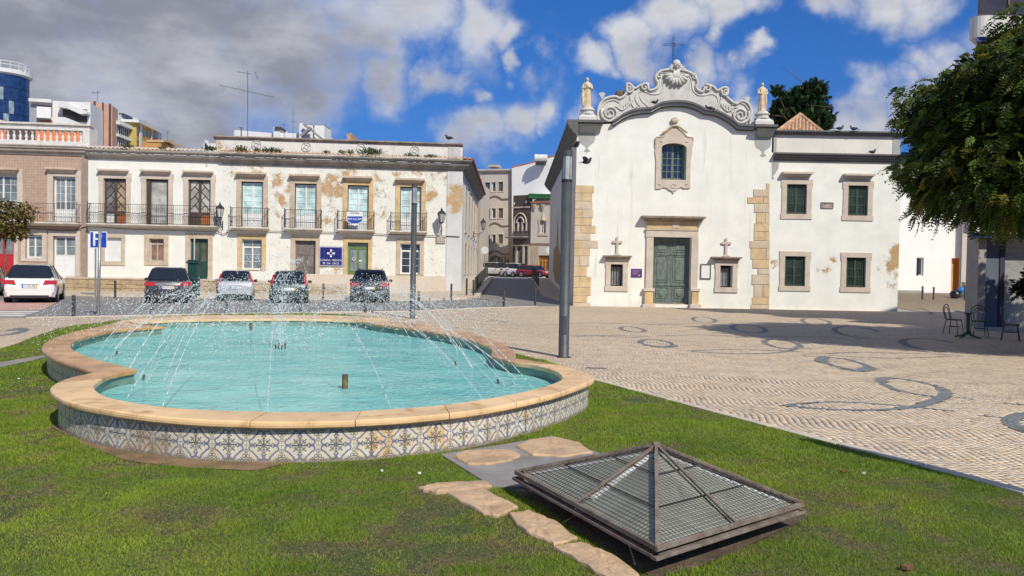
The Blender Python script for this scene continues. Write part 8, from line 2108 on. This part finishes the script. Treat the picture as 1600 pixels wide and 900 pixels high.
            MB().lathe([(wheel * .68, -.112), (wheel * .62, -.05), (wheel * .15, -.09), (.02, -.10)], 10, M=Mx if s_ > 0 else Mx @ Matrix.Rotation(math.pi, 4, 'X')).build('rim', M_rim, c)
            MB().lathe([(wheel + .04, -.06), (wheel + .04, .10)], 16, M=Matrix.Translation((xw, s_ * (hw - .13), wheel)) @ Matrix.Rotation(R(90), 4, 'X')).build('arch_void', M_void, c)
    # rear: bumper, glass, lamps, plate
    xr = i0 - .012
    m_ = MB(); m_.hexa([(xr, -hw * .80, .26), (xr, hw * .80, .26), (xr + .2, hw * .93, .22), (xr + .2, -hw * .93, .22)], [(xr - .01, -hw * .84, .44), (xr - .01, hw * .84, .44), (xr + .2, hw * .975, .46), (xr + .2, -hw * .975, .46)]); m_.build('rear_bumper', M_und if style == 'suv' else col, c); MB().box(xr - .004, xr + .1, -hw * .72, hw * .72, .20, .31).build('diffuser', M_und, c)
    zb0, zb1 = st[1][2], st[3][3]
    m_ = MB(); z0_, z1_ = bel * 1.08, roof * .93; xa_, xb_ = i0 + .10, i0 + .40
    m_.hexa([(xa_ - .012, -hw * .80, z0_), (xa_ - .012, hw * .80, z0_), (xa_ + .08, hw * .80, z0_), (xa_ + .08, -hw * .80, z0_)], [(xb_ - .03, -hw * .64, z1_), (xb_ - .03, hw * .64, z1_), (xb_ + .08, hw * .64, z1_), (xb_ + .08, -hw * .64, z1_)])
    m_.build('rear_window', M_cgl, c)
    for s_ in (-1, 1):
        m_ = MB()
        if tail == 'wide': z0_, z1_ = bel * .80, bel * .98; m_.hexa([(i0 - .03, s_ * hw * .50, z0_), (i0 + .05, s_ * hw * 1.0, z0_), (i0 + .34, s_ * hw * 1.01, z0_), (i0 + .2, s_ * hw * .50, z0_)], [(i0 - .0, s_ * hw * .56, z1_), (i0 + .07, s_ * hw * .99, z1_), (i0 + .40, s_ * hw * 1.0, z1_), (i0 + .2, s_ * hw * .56, z1_)])
        else: z0_, z1_ = bel * .92, roof * .86; m_.hexa([(i0 + .03, s_ * hw * .80, z0_), (i0 + .10, s_ * hw * .97, z0_), (i0 + .3, s_ * hw * .97, z0_), (i0 + .2, s_ * hw * .8, z0_)], [(i0 + .22, s_ * hw * .72, z1_), (i0 + .28, s_ * hw * .82, z1_), (i0 + .45, s_ * hw * .8, z1_), (i0 + .4, s_ * hw * .7, z1_)])
        m_.build('tail_lamp', M_tail, c)
        m_ = MB(); zh = bel * .74; m_.ball((L/2 - .13, s_ * hw * .66, zh), (.12, .20, .085), 10, 6); m_.build('headlamp', M_head, c, smooth=True)
    m_ = MB(); zp = bel * .72; m_.box(xr - .02, xr + .1, -.26, .26, zp - .058, zp + .058); pl = m_.build('number_plate', M_plate, c)
    MB().box(xr - .023, xr - .019, .21, .26, zp - .056, zp + .056).build('plate_band', M_euro, pl); MB().box(xr - .023, xr - .019, -.26, -.215, zp - .056, zp + .056).build('plate_band', M_yel, pl)
    if plate:
        text(plate, .10, 0, 0, 0, M_blk, pl, 'plate_text', M=Matrix.Translation((xr - .022, 0, zp)) @ Matrix.Rotation(R(-90), 4, 'Z') @ Matrix.Rotation(R(90), 4, 'X'))
    MB().box(xr - .005, xr + .06, -.30, .30, zp + .075, zp + .095).build('boot_strip', M_rim, c)
    m_ = MB(); m_.ball((L/2 + .0, 0, bel * .55), (.04, hw * .5, .09), 10, 5); m_.build('grille', M_und, c)
    MB().box(i0 + .3, L/2 - .3, -hw * .86, hw * .86, .14, .24).build('underbody', M_void, c)
    if style == 'suv' or 'rail' in label:
        for s_ in (-1, 1): MB().tube([(i0 + .6, s_ * hw * .62, roof - .01), (i0 + .8, s_ * hw * .62, roof + .035), (i0 + 2.1, s_ * hw * .62, roof + .03), (i0 + 2.4, s_ * hw * .62, roof - .04)], .016, 5).build('roof_rail', M_und, c)
    return c
PW = paint('car_white', (.72, .71, .67)); PD = paint('car_dark_blue_grey', (.035, .04, .05)); PS = paint('car_silver', (.40, .42, .45)); PG = paint('car_dark_green_grey', (.03, .05, .05)); PB = paint('car_black', (.012, .012, .013)); PR = paint('car_red', (.30, .012, .02))
def rearpos(px, py): return at(px, py)
G = 'cars parked in a row facing the terrace'
def park(px, py, L, W_, H_, rz, *a, **k):
    p = at(px, py); c = math.cos(rz); s = math.sin(rz)
    return car(a[0], a[1], (p.x + c * L / 2, p.y + s * L / 2, 0), rz, L, W_, H_, *a[2:], **k)
park(46, 473.5, 4.35, 1.84, 1.55, R(116), 'parked_car', 'white hatchback with red tail lights parked at the left end of the row', PW, 'hatch', '11-PU-98', 'wide', G)
park(262, 474, 4.2, 1.80, 1.52, R(112), 'parked_car', 'dark blue grey hatchback parked beside the tall green bin', PD, 'hatch', 'AF-47-VX', 'wide', G)
park(368, 470, 3.9, 1.66, 1.43, R(109), 'parked_car', 'silver compact car with tall tail lights behind the fountain spray', PS, 'hatch', '81-HC-06', 'tall', G)
park(451, 474, 4.0, 1.68, 1.46, R(105), 'parked_car', 'dark green grey hatchback parked behind the tallest plume of the fountain', PG, 'hatch', '', 'tall', G)
park(577, 473, 4.4, 1.84, 1.58, R(99), 'parked_car', 'black crossover car parked in front of the green door', PB, 'suv', '', 'wide', G)
p = at(-14, 463.5); car('parked_car', 'dark car just showing at the left edge beyond the white hatchback', (p.x - 1.6, p.y + 2, 0), R(118), 4.2, 1.75, 1.42, PD, 'hatch', '', 'wide', G)
# motor scooter by the red door
sc_ = thing('covered_scooter', 'black upright scooter shape standing between the white hatchback and the young tree', 'scooter', (at(15, 470).x, 33.2, 0), R(80))
m_ = MB(); m_.ball((0, 0, 1.0), (.28, .26, .42), 10, 8); m_.ball((.3, 0, .6), (.5, .2, .25), 10, 6); m_.build('body', M_und, sc_, smooth=True)
for xx in (-.45, .6): MB().lathe([(.12, -.05), (.24, -.05), (.24, .05), (.12, .05)], 14, M=Matrix.Translation((xx, 0, .24)) @ Matrix.Rotation(R(90), 4, 'X')).build('wheel', M_tyre, sc_)
# cars at the top of the street, seen from their right front
def stcar(px, Y, *a, **k):
    p = aty(px, 432, Y); return car(a[0], a[1], (p.x, Y, .9), *a[2:], **k)
G2 = 'cars standing across the top of the street'
stcar(778, 86.0, 'parked_car', 'white people carrier, leftmost of the three cars at the top of the street', R(-42), 4.3, 1.75, 1.60, PW, 'suv', '', 'tall', G2)
stcar(803, 83.5, 'parked_car', 'small white and black city car between the white carrier and red coupe', R(-40), 2.7, 1.62, 1.52, PW, 'hatch', '', 'wide', G2, .29)
stcar(836, 81.5, 'parked_car', 'low red coupe standing in front of the wooden doors at the top of the street', R(-38), 4.0, 1.70, 1.32, PR, 'hatch', '', 'wide', G2)

# ================================================================== STREET FURNITURE
M_bol = mat('bollard_dark_grey', (.05, .05, .055), .5, .2, 6, .1)
bp0 = thing('bollard', '', 'bollard', (0, 0, 0), 0, 'dark steel bollards'); BH = .82
MB().lathe([(.052, -.05), (.052, BH - .02), (.047, BH)], 12).build('post', M_bol, bp0, smooth=False)
MB().lathe([(.0545, BH - .12), (.0545, BH - .10)], 12).build('groove_band', mat('pale_band', (.10, .10, .10), .5, .1, 5, 0), bp0)
first = True
def bollard(x, y, lab, h=1.0, z=None):
    global first
    o = bp0 if first else copytree(bp0); first = False
    o.location = (x, y, zg(x, y) if z is None else z); o.scale = (1, 1, h); o['label'] = lab; o['group'] = 'dark steel bollards'
for (px_, py_, top, lab) in ((115, 495, 461, 'dark steel bollard on the pavement edge left of the parking sign'), (237, 491.5, 459, 'dark bollard in front of the blue grey hatchback'), (353.5, 490.5, 466, 'dark bollard in front of the silver compact car'), (470, 487.5, 458, 'dark bollard in front of the dark green grey hatchback'), (571, 488, 457, 'dark bollard in front of the black crossover'),
                          (654, 485.5, 455, 'dark bollard just behind the middle lamp post'), (787, 480, 453, 'left one of two bollards across the side street mouth'), (836, 477.5, 449, 'right one of two bollards across the side street mouth')):
    p = at(px_, py_); bollard(p.x, p.y, lab, (py_ - top) * p.y / 1200 / BH)
for (px_, py_, top, lab) in ((180, 463, 438, 'bollard before the rubble plinth, right of the parking sign'), (505, 465.5, 443, 'bollard before the plinth under the clinic sign'), (705, 468.5, 444, 'bollard near the wall at the foot of the bluish corner pilaster'), (739.5, 466, 441, 'bollard at the rounded pavement corner beside the dark row')):
    p = at(px_, py_, .1); bollard(p.x, p.y, lab, (py_ - top) * p.y / 1200 / BH, .1 + (zg(p.x, p.y)))
kx = lambda y: -2.05 if y > 42 else -2.45
for i, y in enumerate((41.5, 43.2, 45.0, 47.0, 49.2, 51.6, 54.2, 57.0, 60.0, 63.4)): bollard(kx(y), y, 'first and lowest bollard of the dense dark row on the left kerb of the street' if i == 0 else 'last and highest bollard of the dense dark row on the left kerb of the street' if i == 9 else 'bollard in the dense dark row climbing the left kerb of the street', 1.12, zg(kx(y), y) + .1)
for i, (x_, y) in enumerate(((1.75, 51.5), (1.72, 54.0), (1.70, 57.0), (1.68, 60.2), (1.65, 64.0))): bollard(x_, y, 'bollard in the short row on the right kerb by the church side', 1.1, zg(x_, y) + .08)
for px_, py_, top, lab in ((1441, 468, 447, 'left bollard of the pair before the white house'), (1458.5, 467, 447, 'right bollard of the pair before the white house'), (1507, 471.5, 448, 'bollard beside the rubbish bags and the grey cabinet')):
    d = ray(px_, py_); y = 46.0; z = zg(16, y) ; p = aty(px_, py_, y); bollard(p.x, y, lab, (py_ - top) * y / 1200 / BH, z)
# lamp posts: dark column with a frosted cylinder on top
M_post = mat('lamp_post_grey', (.075, .08, .085), .5, .12, 4, .08, metal=.2)
M_cyl = glassmat('lamp_cylinder', (.40, .41, .41), .25, .5)
def lamppost(x, y, h, lab, r_=.10):
    L_ = thing('lamp_post', lab, 'lamp post', (x, y, 0), 0, 'cylindrical lamp posts of the square'); hl = .62 * h / 4.1
    MB().lathe([(r_ + .012, -.1), (r_ + .012, .02), (r_, .03), (r_, h - hl)], 24).build('column', M_post, L_, smooth=False, bevel=0).data.polygons.foreach_set('use_smooth', [True] * (24 * 3) + [False] * 2)
    MB().lathe([(r_ + .004, h - hl), (r_ + .004, h - hl + .05)], 24).build('collar', M_und, L_); MB().box(-.04, .04, -r_ - .004, -r_ + .02, .45, .80).build('service_hatch', M_post, L_); MB().lathe([(r_ + .05, -.02), (r_ + .05, .012), (r_ + .01, .016)], 20).build('base_plate', M_und, L_);
    MB().lathe([(r_ * .88, h - hl + .05), (r_ * .88, h - .09)], 24).build('lamp_cylinder', M_cyl, L_)
    m_ = MB()
    for k in range(6): a = k * 1.047; m_.tube([(r_ * .93 * math.cos(a), r_ * .93 * math.sin(a), h - hl + .04), (r_ * .93 * math.cos(a), r_ * .93 * math.sin(a), h - .08)], .005, 4)
    m_.build('guard_rods', M_post, L_); MB().lathe([(r_, h - .10), (r_, h)], 24).build('cap', M_post, L_)
p = at(880.5, 558.5); lamppost(p.x, p.y, 3.93, 'tall dark cylindrical lamp post standing on the cobbles in front of the church')
p = at(644.5, 497.5); lamppost(p.x, p.y, 4.40, 'tall dark cylindrical lamp post behind the fountain in front of the peeling house', .095)
lamppost(5.25, 3.9, 4.0, 'cylindrical lamp post at the cobble edge whose shadow lies along the lawn kerb')
# parking sign
p = at(151, 494.5); PK = thing('parking_sign', 'blue square parking sign on a grey pole at the pavement edge', 'sign', (p.x, p.y, 0)); M_galv = mat('galvanised_pole', (.32, .33, .34), .45, .1, 5, .1, metal=.5)
hz_ = aty(152, 361, p.y).z; m_ = MB(); m_.tube([(.04, 0, -.1), (.09, 0, hz_)], .045, 10); m_.build('pole', M_galv, PK, smooth=True)
q0, q1 = aty(139, 387, p.y), aty(166, 362, p.y); m_ = MB(); sx0, sx1, sz0, sz1 = q0.x - p.x, q1.x - p.x, q0.z, q1.z
M_bl2 = mat('sign_blue', (.01, .06, .42), .4, .05, 3, 0); rot = Matrix.Rotation(R(0), 4, 'Z')
MB().box(sx0, sx1, .05, .07, sz0, sz1).build('panel', M_letw, PK, bevel=.01); MB().box(sx0 + .02, sx1 - .02, .044, .052, sz0 + .02, sz1 - .02).build('blue_field', M_bl2, PK)
text('P', .62, (sx0 + sx1) / 2 - .04, .040, (sz0 + sz1) / 2 - .0, M_letw, PK)
p2 = at(149, 463); m_ = MB(); SG = thing('thin_sign_post', 'thin grey sign post farther back beside the parking sign', 'post', (p2.x, p2.y, 0)); MB().tube([(0, 0, -.1), (0, 0, aty(151, 388, p2.y).z)], .04, 8).build('pole', M_galv, SG); MB().tube([(0, 0, .15), (-.35, -.02, .13), (-.7, 0, .16)], .03, 6).build('fallen_bracket', M_galv, SG)
p3 = at(303, 465); TP = thing('tall_thin_pole', 'tall thin pale pole standing beside the green bin', 'pole', (p3.x, p3.y, 0)); MB().tube([(0, 0, -.1), (0, 0, aty(303, 370, p3.y).z)], .03, 8).build('pole', mat('pale_pole', (.55, .55, .55), .5, .1, 5, .1), TP)
# green bin
p = at(303, 462.5, .1); hb_ = aty(303, 406, p.y).z - .1; GB = thing('green_bin', 'tall narrow dark green bin with a wider lid at the foot of the white townhouse', 'bin', (p.x, p.y, .1)); M_gbin = mat('bin_green', (.012, .055, .045), .45, .15, 4, .1)
m_ = MB(); m_.hexa([(-.20, -.2, .05), (.20, -.2, .05), (.20, .2, .05), (-.20, .2, .05)], [(-.235, -.23, hb_ - .18), (.235, -.23, hb_ - .18), (.235, .23, hb_ - .18), (-.235, .23, hb_ - .18)]); m_.build('body', M_gbin, GB, bevel=.02)
MB().box(-.29, .29, -.28, .28, hb_ - .18, hb_ - .08).build('lid_rim', M_gbin, GB, bevel=.02); MB().box(-.24, .24, -.24, .24, hb_ - .08, hb_).build('lid', M_gbin, GB, bevel=.03)
for s_ in (-1, 1): MB().lathe([(.07, -.03), (.07, .03)], 10, M=Matrix.Translation((s_ * .16, .18, .06)) @ Matrix.Rotation(R(90), 4, 'Y')).build('wheel', M_tyre, GB)
# round signs seen from behind
for px_, py_, Y, bot, lab in ((757.5, 391, 66, 434, 'round sign seen from its pale back at the left kerb of the street'), (858.5, 391, 70, 430, 'round sign seen from its pale back, half hidden by the church corner')):
    q = aty(px_, py_, Y); RS = thing('round_road_sign', lab, 'sign', (q.x, Y, .9), 0, 'round road signs seen from behind'); zc_ = q.z - .9
    MB().lathe([(.30, 0), (.33, .01), (.33, .03)], 24, M=Matrix.Translation((0, .02, zc_)) @ Matrix.Rotation(R(90), 4, 'X')).build('disc', mat('sign_back_pale', (.62, .63, .62), .5, .05, 3, .05), RS); MB().tube([(0, .05, 0), (0, .05, zc_ + .38)], .04, 8).build('pole', M_galv, RS)
# rubbish bags, cabinet
p = aty(1494, 460, 47.5); z_ = zg(18, 47.5)
def lumpy(c, r3, seed):
    m_ = MB(); m_.ball((0, 0, 0), (1, 1, 1), 12, 9); rr = random.Random(seed); f = [rr.uniform(.85, 1.12) for _ in m_.v]; m_.v = [(c[0] + v[0] * r3[0] * k, c[1] + v[1] * r3[1] * k, c[2] + v[2] * r3[2] * k) for v, k in zip(m_.v, f)]; return m_
o = lumpy((p.x - .05, 47.5, z_ + .24), (.34, .3, .28), 1).build('rubbish_bag', mat('black_plastic', (.012, .012, .014), .3, .2, 6, .3), smooth=True); tag(o, 'black rubbish bag slumped on the pavement below the orange door', 'bag')
o = lumpy((p.x + .25, 47.45, z_ + .52), (.2, .2, .2), 2).build('rubbish_bag', mat('blue_plastic', (.02, .18, .52), .35, .2, 6, .3), smooth=True); tag(o, 'bright blue bag lying on top of the black rubbish bag', 'bag')
q = aty(1513, 455, 48); CB = thing('utility_cabinet', 'grey utility cabinet by the bollard beside the rubbish bags', 'cabinet', (q.x, 48, zg(18, 48))); zt_ = aty(1513, 441, 48).z - zg(18, 48)
MB().box(-.33, .33, -.2, .2, 0, zt_ - .05).build('body', mat('cabinet_grey', (.36, .33, .31), .7, .1, 3, .1), CB, bevel=.01); MB().box(-.36, .36, -.23, .23, zt_ - .05, zt_).build('lid', MATS['cabinet_grey'], CB)
MB().box(-.02, .02, -.21, -.2, .05, zt_ - .1).build('door_gap', M_void, CB)

# ---- cafe set
M_cg = mat('cafe_green', (.018, .085, .035), .4, .15, 5, .05); M_ch = mat('cafe_chair_olive', (.035, .045, .022), .45, .15, 5, .05)
def chair(x, y, rz, lab, first_=None):
    c = thing('cafe_chair', lab, 'chair', (x, y, 0), rz, 'metal cafe chairs'); t = .012
    MB().lathe([(.19, .425), (.20, .435), (.20, .455), (.18, .46)], 20).build('seat', M_ch, c)
    for sx, sy in ((-1, -1), (1, -1)): MB().tube([(sx * .14, sy * .14, .43), (sx * .19, sy * .20, 0)], t, 6).build('leg', M_ch, c)
    for s_ in (-1, 1): MB().tube([(s_ * .15, .15, .43), (s_ * .19, .22, 0)], t, 6).build('leg', M_ch, c)
    def arch(w, h, nm): MB().tube([(-w, .16, .44), (-w - .01, .20, .62)] + [((w + .02) * -math.cos(math.pi * k / 10), .22 + .02 * math.sin(math.pi * k / 10), .66 + (h - .66) * math.sin(math.pi * k / 10)) for k in range(11)] + [(w + .01, .20, .62), (w, .16, .44)], t, 6).build(nm, M_ch, c)
    arch(.17, .88, 'back_hoop'); arch(.105, .80, 'inner_hoop')
    MB().tube([(.155 * math.cos(k * .524), .155 * math.sin(k * .524), .24) for k in range(12)], .008, 5, closed=True).build('stretcher_ring', M_ch, c); return c
def ct(px_, py_): p = at(px_, py_); return p.x, p.y
x, y = ct(1490, 523); chair(x, y, R(35), 'leftmost metal cafe chair, left of the green pedestal table')
x, y = ct(1530, 526); chair(x, y, R(-20), 'metal cafe chair just right of the green pedestal table')
x, y = ct(1579, 533); chair(x, y, R(60), 'metal cafe chair standing apart near the right edge')
x, y = ct(1512, 528); TBL = thing('cafe_table', 'green pedestal cafe table between two metal chairs', 'table', (x, y, 0))
MB().lathe([(.34, .715), (.35, .72), (.35, .735), (.34, .74)], 24).build('table_top', glassmat('table_glass', (.30, .34, .32), .12), TBL); MB().lathe([(.10, .69), (.05, .64), (.045, .12), (.06, .10)], 12).build('column', M_cg, TBL)
for k in range(4): a = k * 1.571 + .5; MB().tube([(.03 * math.cos(a), .03 * math.sin(a), .16), (.14 * math.cos(a), .14 * math.sin(a), .07), (.36 * math.cos(a), .36 * math.sin(a), .015)], [.03, .025, .02], 6).build('foot', M_cg, TBL)
x, y = ct(1622, 530); TB2 = thing('cafe_table', 'thin dark cafe table top cut off by the right edge beside the third chair', 'table', (x, y, 0)); MB().lathe([(.40, .70), (.40, .72)], 20).build('table_top', M_iron, TB2); MB().tube([(0, 0, .7), (0, 0, .02)], .035, 8).build('column', M_iron, TB2); MB().lathe([(.25, 0), (.22, .03)], 16).build('base', M_iron, TB2)

# ---- antennas
def antenna(px_, yb, yt, Y, booms, lab, r_=.03):
    a, b_ = aty(px_, yb, Y), aty(px_, yt, Y); A = thing('tv_antenna', lab, 'antenna', (a.x, Y, a.z)); H_ = b_.z - a.z
    MB().tube([(0, 0, -.5), (b_.x - a.x, 0, H_)], r_, 5).build('mast', mat('antenna_metal', (.16, .16, .17), .5, .1, 5, .1, metal=.4), A); M_ = MATS['antenna_metal']
    for (x0, y0, x1, y1, n, s) in booms:
        p, q = aty(x0, y0, Y) - Vector((a.x, 0, a.z)), aty(x1, y1, Y) - Vector((a.x, 0, a.z)); p.y = q.y = 0; m_ = MB(); m_.tube([p, q], r_ * .7, 4)
        for k in range(n): c = p.lerp(q, (k + .5) / n); m_.tube([c - Vector((s * .12, s * .9, s * .45)), c + Vector((s * .12, s * .9, s * .45))], r_ * .4, 4)
        m_.build('boom', M_, A)
antenna(387, 204, 111, 62, [(343, 133, 428, 152, 16, .22), (370, 112, 390, 115, 6, .12), (399, 112, 403, 124, 4, .25)], 'tall rooftop television antenna with a long slanting boom above the peeling house')
antenna(444, 210, 193, 66, [(438, 194, 450, 196, 5, .15)], 'small rooftop antenna left of the white chimney blocks', .02)
antenna(458, 208, 172, 68, [(455, 190, 463, 191, 4, .25), (455, 200, 462, 200, 3, .2)], 'thin rooftop aerial beside the tallest white chimney', .015)
antenna(377, 204, 199, 62, [(374, 199.5, 380, 199.5, 2, .1)], 'stubby roof vent mast near the long antenna', .05)
antenna(262, 219, 204, 112, [(260, 205, 265, 206, 3, .3)], 'small aerial on the orange house', .03)
antenna(152, 158, 143, 102, [(144, 144, 149, 146, 3, .4), (151, 143, 156, 145, 3, .4)], 'pair of faint aerials on the pink tower block', .03)

# ---- pigeons
M_pig = mat('pigeon_grey', (.10, .10, .115), .7, .3, 30, .2); M_pigd = mat('pigeon_dark', (.035, .035, .045), .7, .3, 30, .2)
def pigeon(pos, rz, lab, flying=False, mt=M_pig, s=1.0):
    P_ = thing('pigeon', lab, 'bird', pos, rz, 'pigeons about the roofs'); P_.scale = (s, s, s)
    m_ = MB(); m_.ball((0, 0, .11), (.15, .075, .075), 12, 8); m_.ball((.12, 0, .17), (.06, .045, .06), 8, 6); m_.ball((.155, 0, .235), (.042, .036, .038), 8, 6)
    m_.hexa([(-.10, -.03, .10), (-.10, .03, .10), (-.28, .05, .07), (-.28, -.05, .07)], [(-.10, -.03, .13), (-.10, .03, .13), (-.28, .05, .08), (-.28, -.05, .08)]); m_.tube([(.19, 0, .235), (.225, 0, .225)], [.012, .003], 5)
    o = m_.build('body', mt, P_, smooth=True); rm = o.modifiers.new('r', 'REMESH'); rm.mode = 'VOXEL'; rm.voxel_size = .012; rm.use_smooth_shade = True
    if flying:
        for s_ in (-1, 1):
            m_ = MB(); a = [(.06, s_ * .05, .15), (-.08, s_ * .05, .14), (-.10, s_ * .22, .22), (-.06, s_ * .40, .24), (.0, s_ * .30, .27), (.08, s_ * .18, .23)]
            n = len(a); m_.add(a + [(x, y, z - .012) for x, y, z in a], [tuple(range(n)), tuple(range(2 * n - 1, n - 1, -1))] + [(i, i + n, (i + 1) % n + n, (i + 1) % n) for i in range(n)]); m_.build('wing', mt, P_)
    else:
        for s_ in (-1, 1): MB().ball((-.03, s_ * .055, .12), (.14, .025, .055), 8, 6).build('wing', M_pigd, P_, smooth=True); MB().tube([(.01, s_ * .03, .06), (.02, s_ * .03, 0)], .008, 4).build('leg', mat('pigeon_leg', (.35, .10, .08), .6, .1, 5, 0), P_)
    return P_
pigeon(aty(899, 232, 33.5), R(20), 'dark pigeon in flight against the church corner under the eave, upper of two', True, M_pigd, 1.1)
pigeon(aty(916, 258, 32.5), R(-15), 'dark pigeon in flight below the other one, wings spread before the white church wall', True, M_pigd, 1.2)
pigeon(aty(1312, 204.2, 36.3), 0, 'left pigeon of the two standing on top of the church wing parapet', False)
pigeon(aty(1334, 204.8, 36.3), R(180), 'right pigeon of the two standing on top of the church wing parapet', False)
pigeon(aty(1363, 241.0, 36.35), R(10), 'pigeon perched on the lower grey cornice of the church wing', False)
pigeon(aty(1023, 163.5, 36.3), R(20), 'pigeon standing on the left slope of the curved gable cornice', False, M_pigd)
pigeon(aty(1108, 172.5, 36.3), R(160), 'pigeon resting on the right slope of the curved gable cornice', False, M_pigd)
sg = aty(702, 219.5, 45); pigeon((sg.x, 44.95, sg.z), R(180), 'dark bird perched on a stub at the right end of the peeling house parapet', False, M_pigd, 1.25)
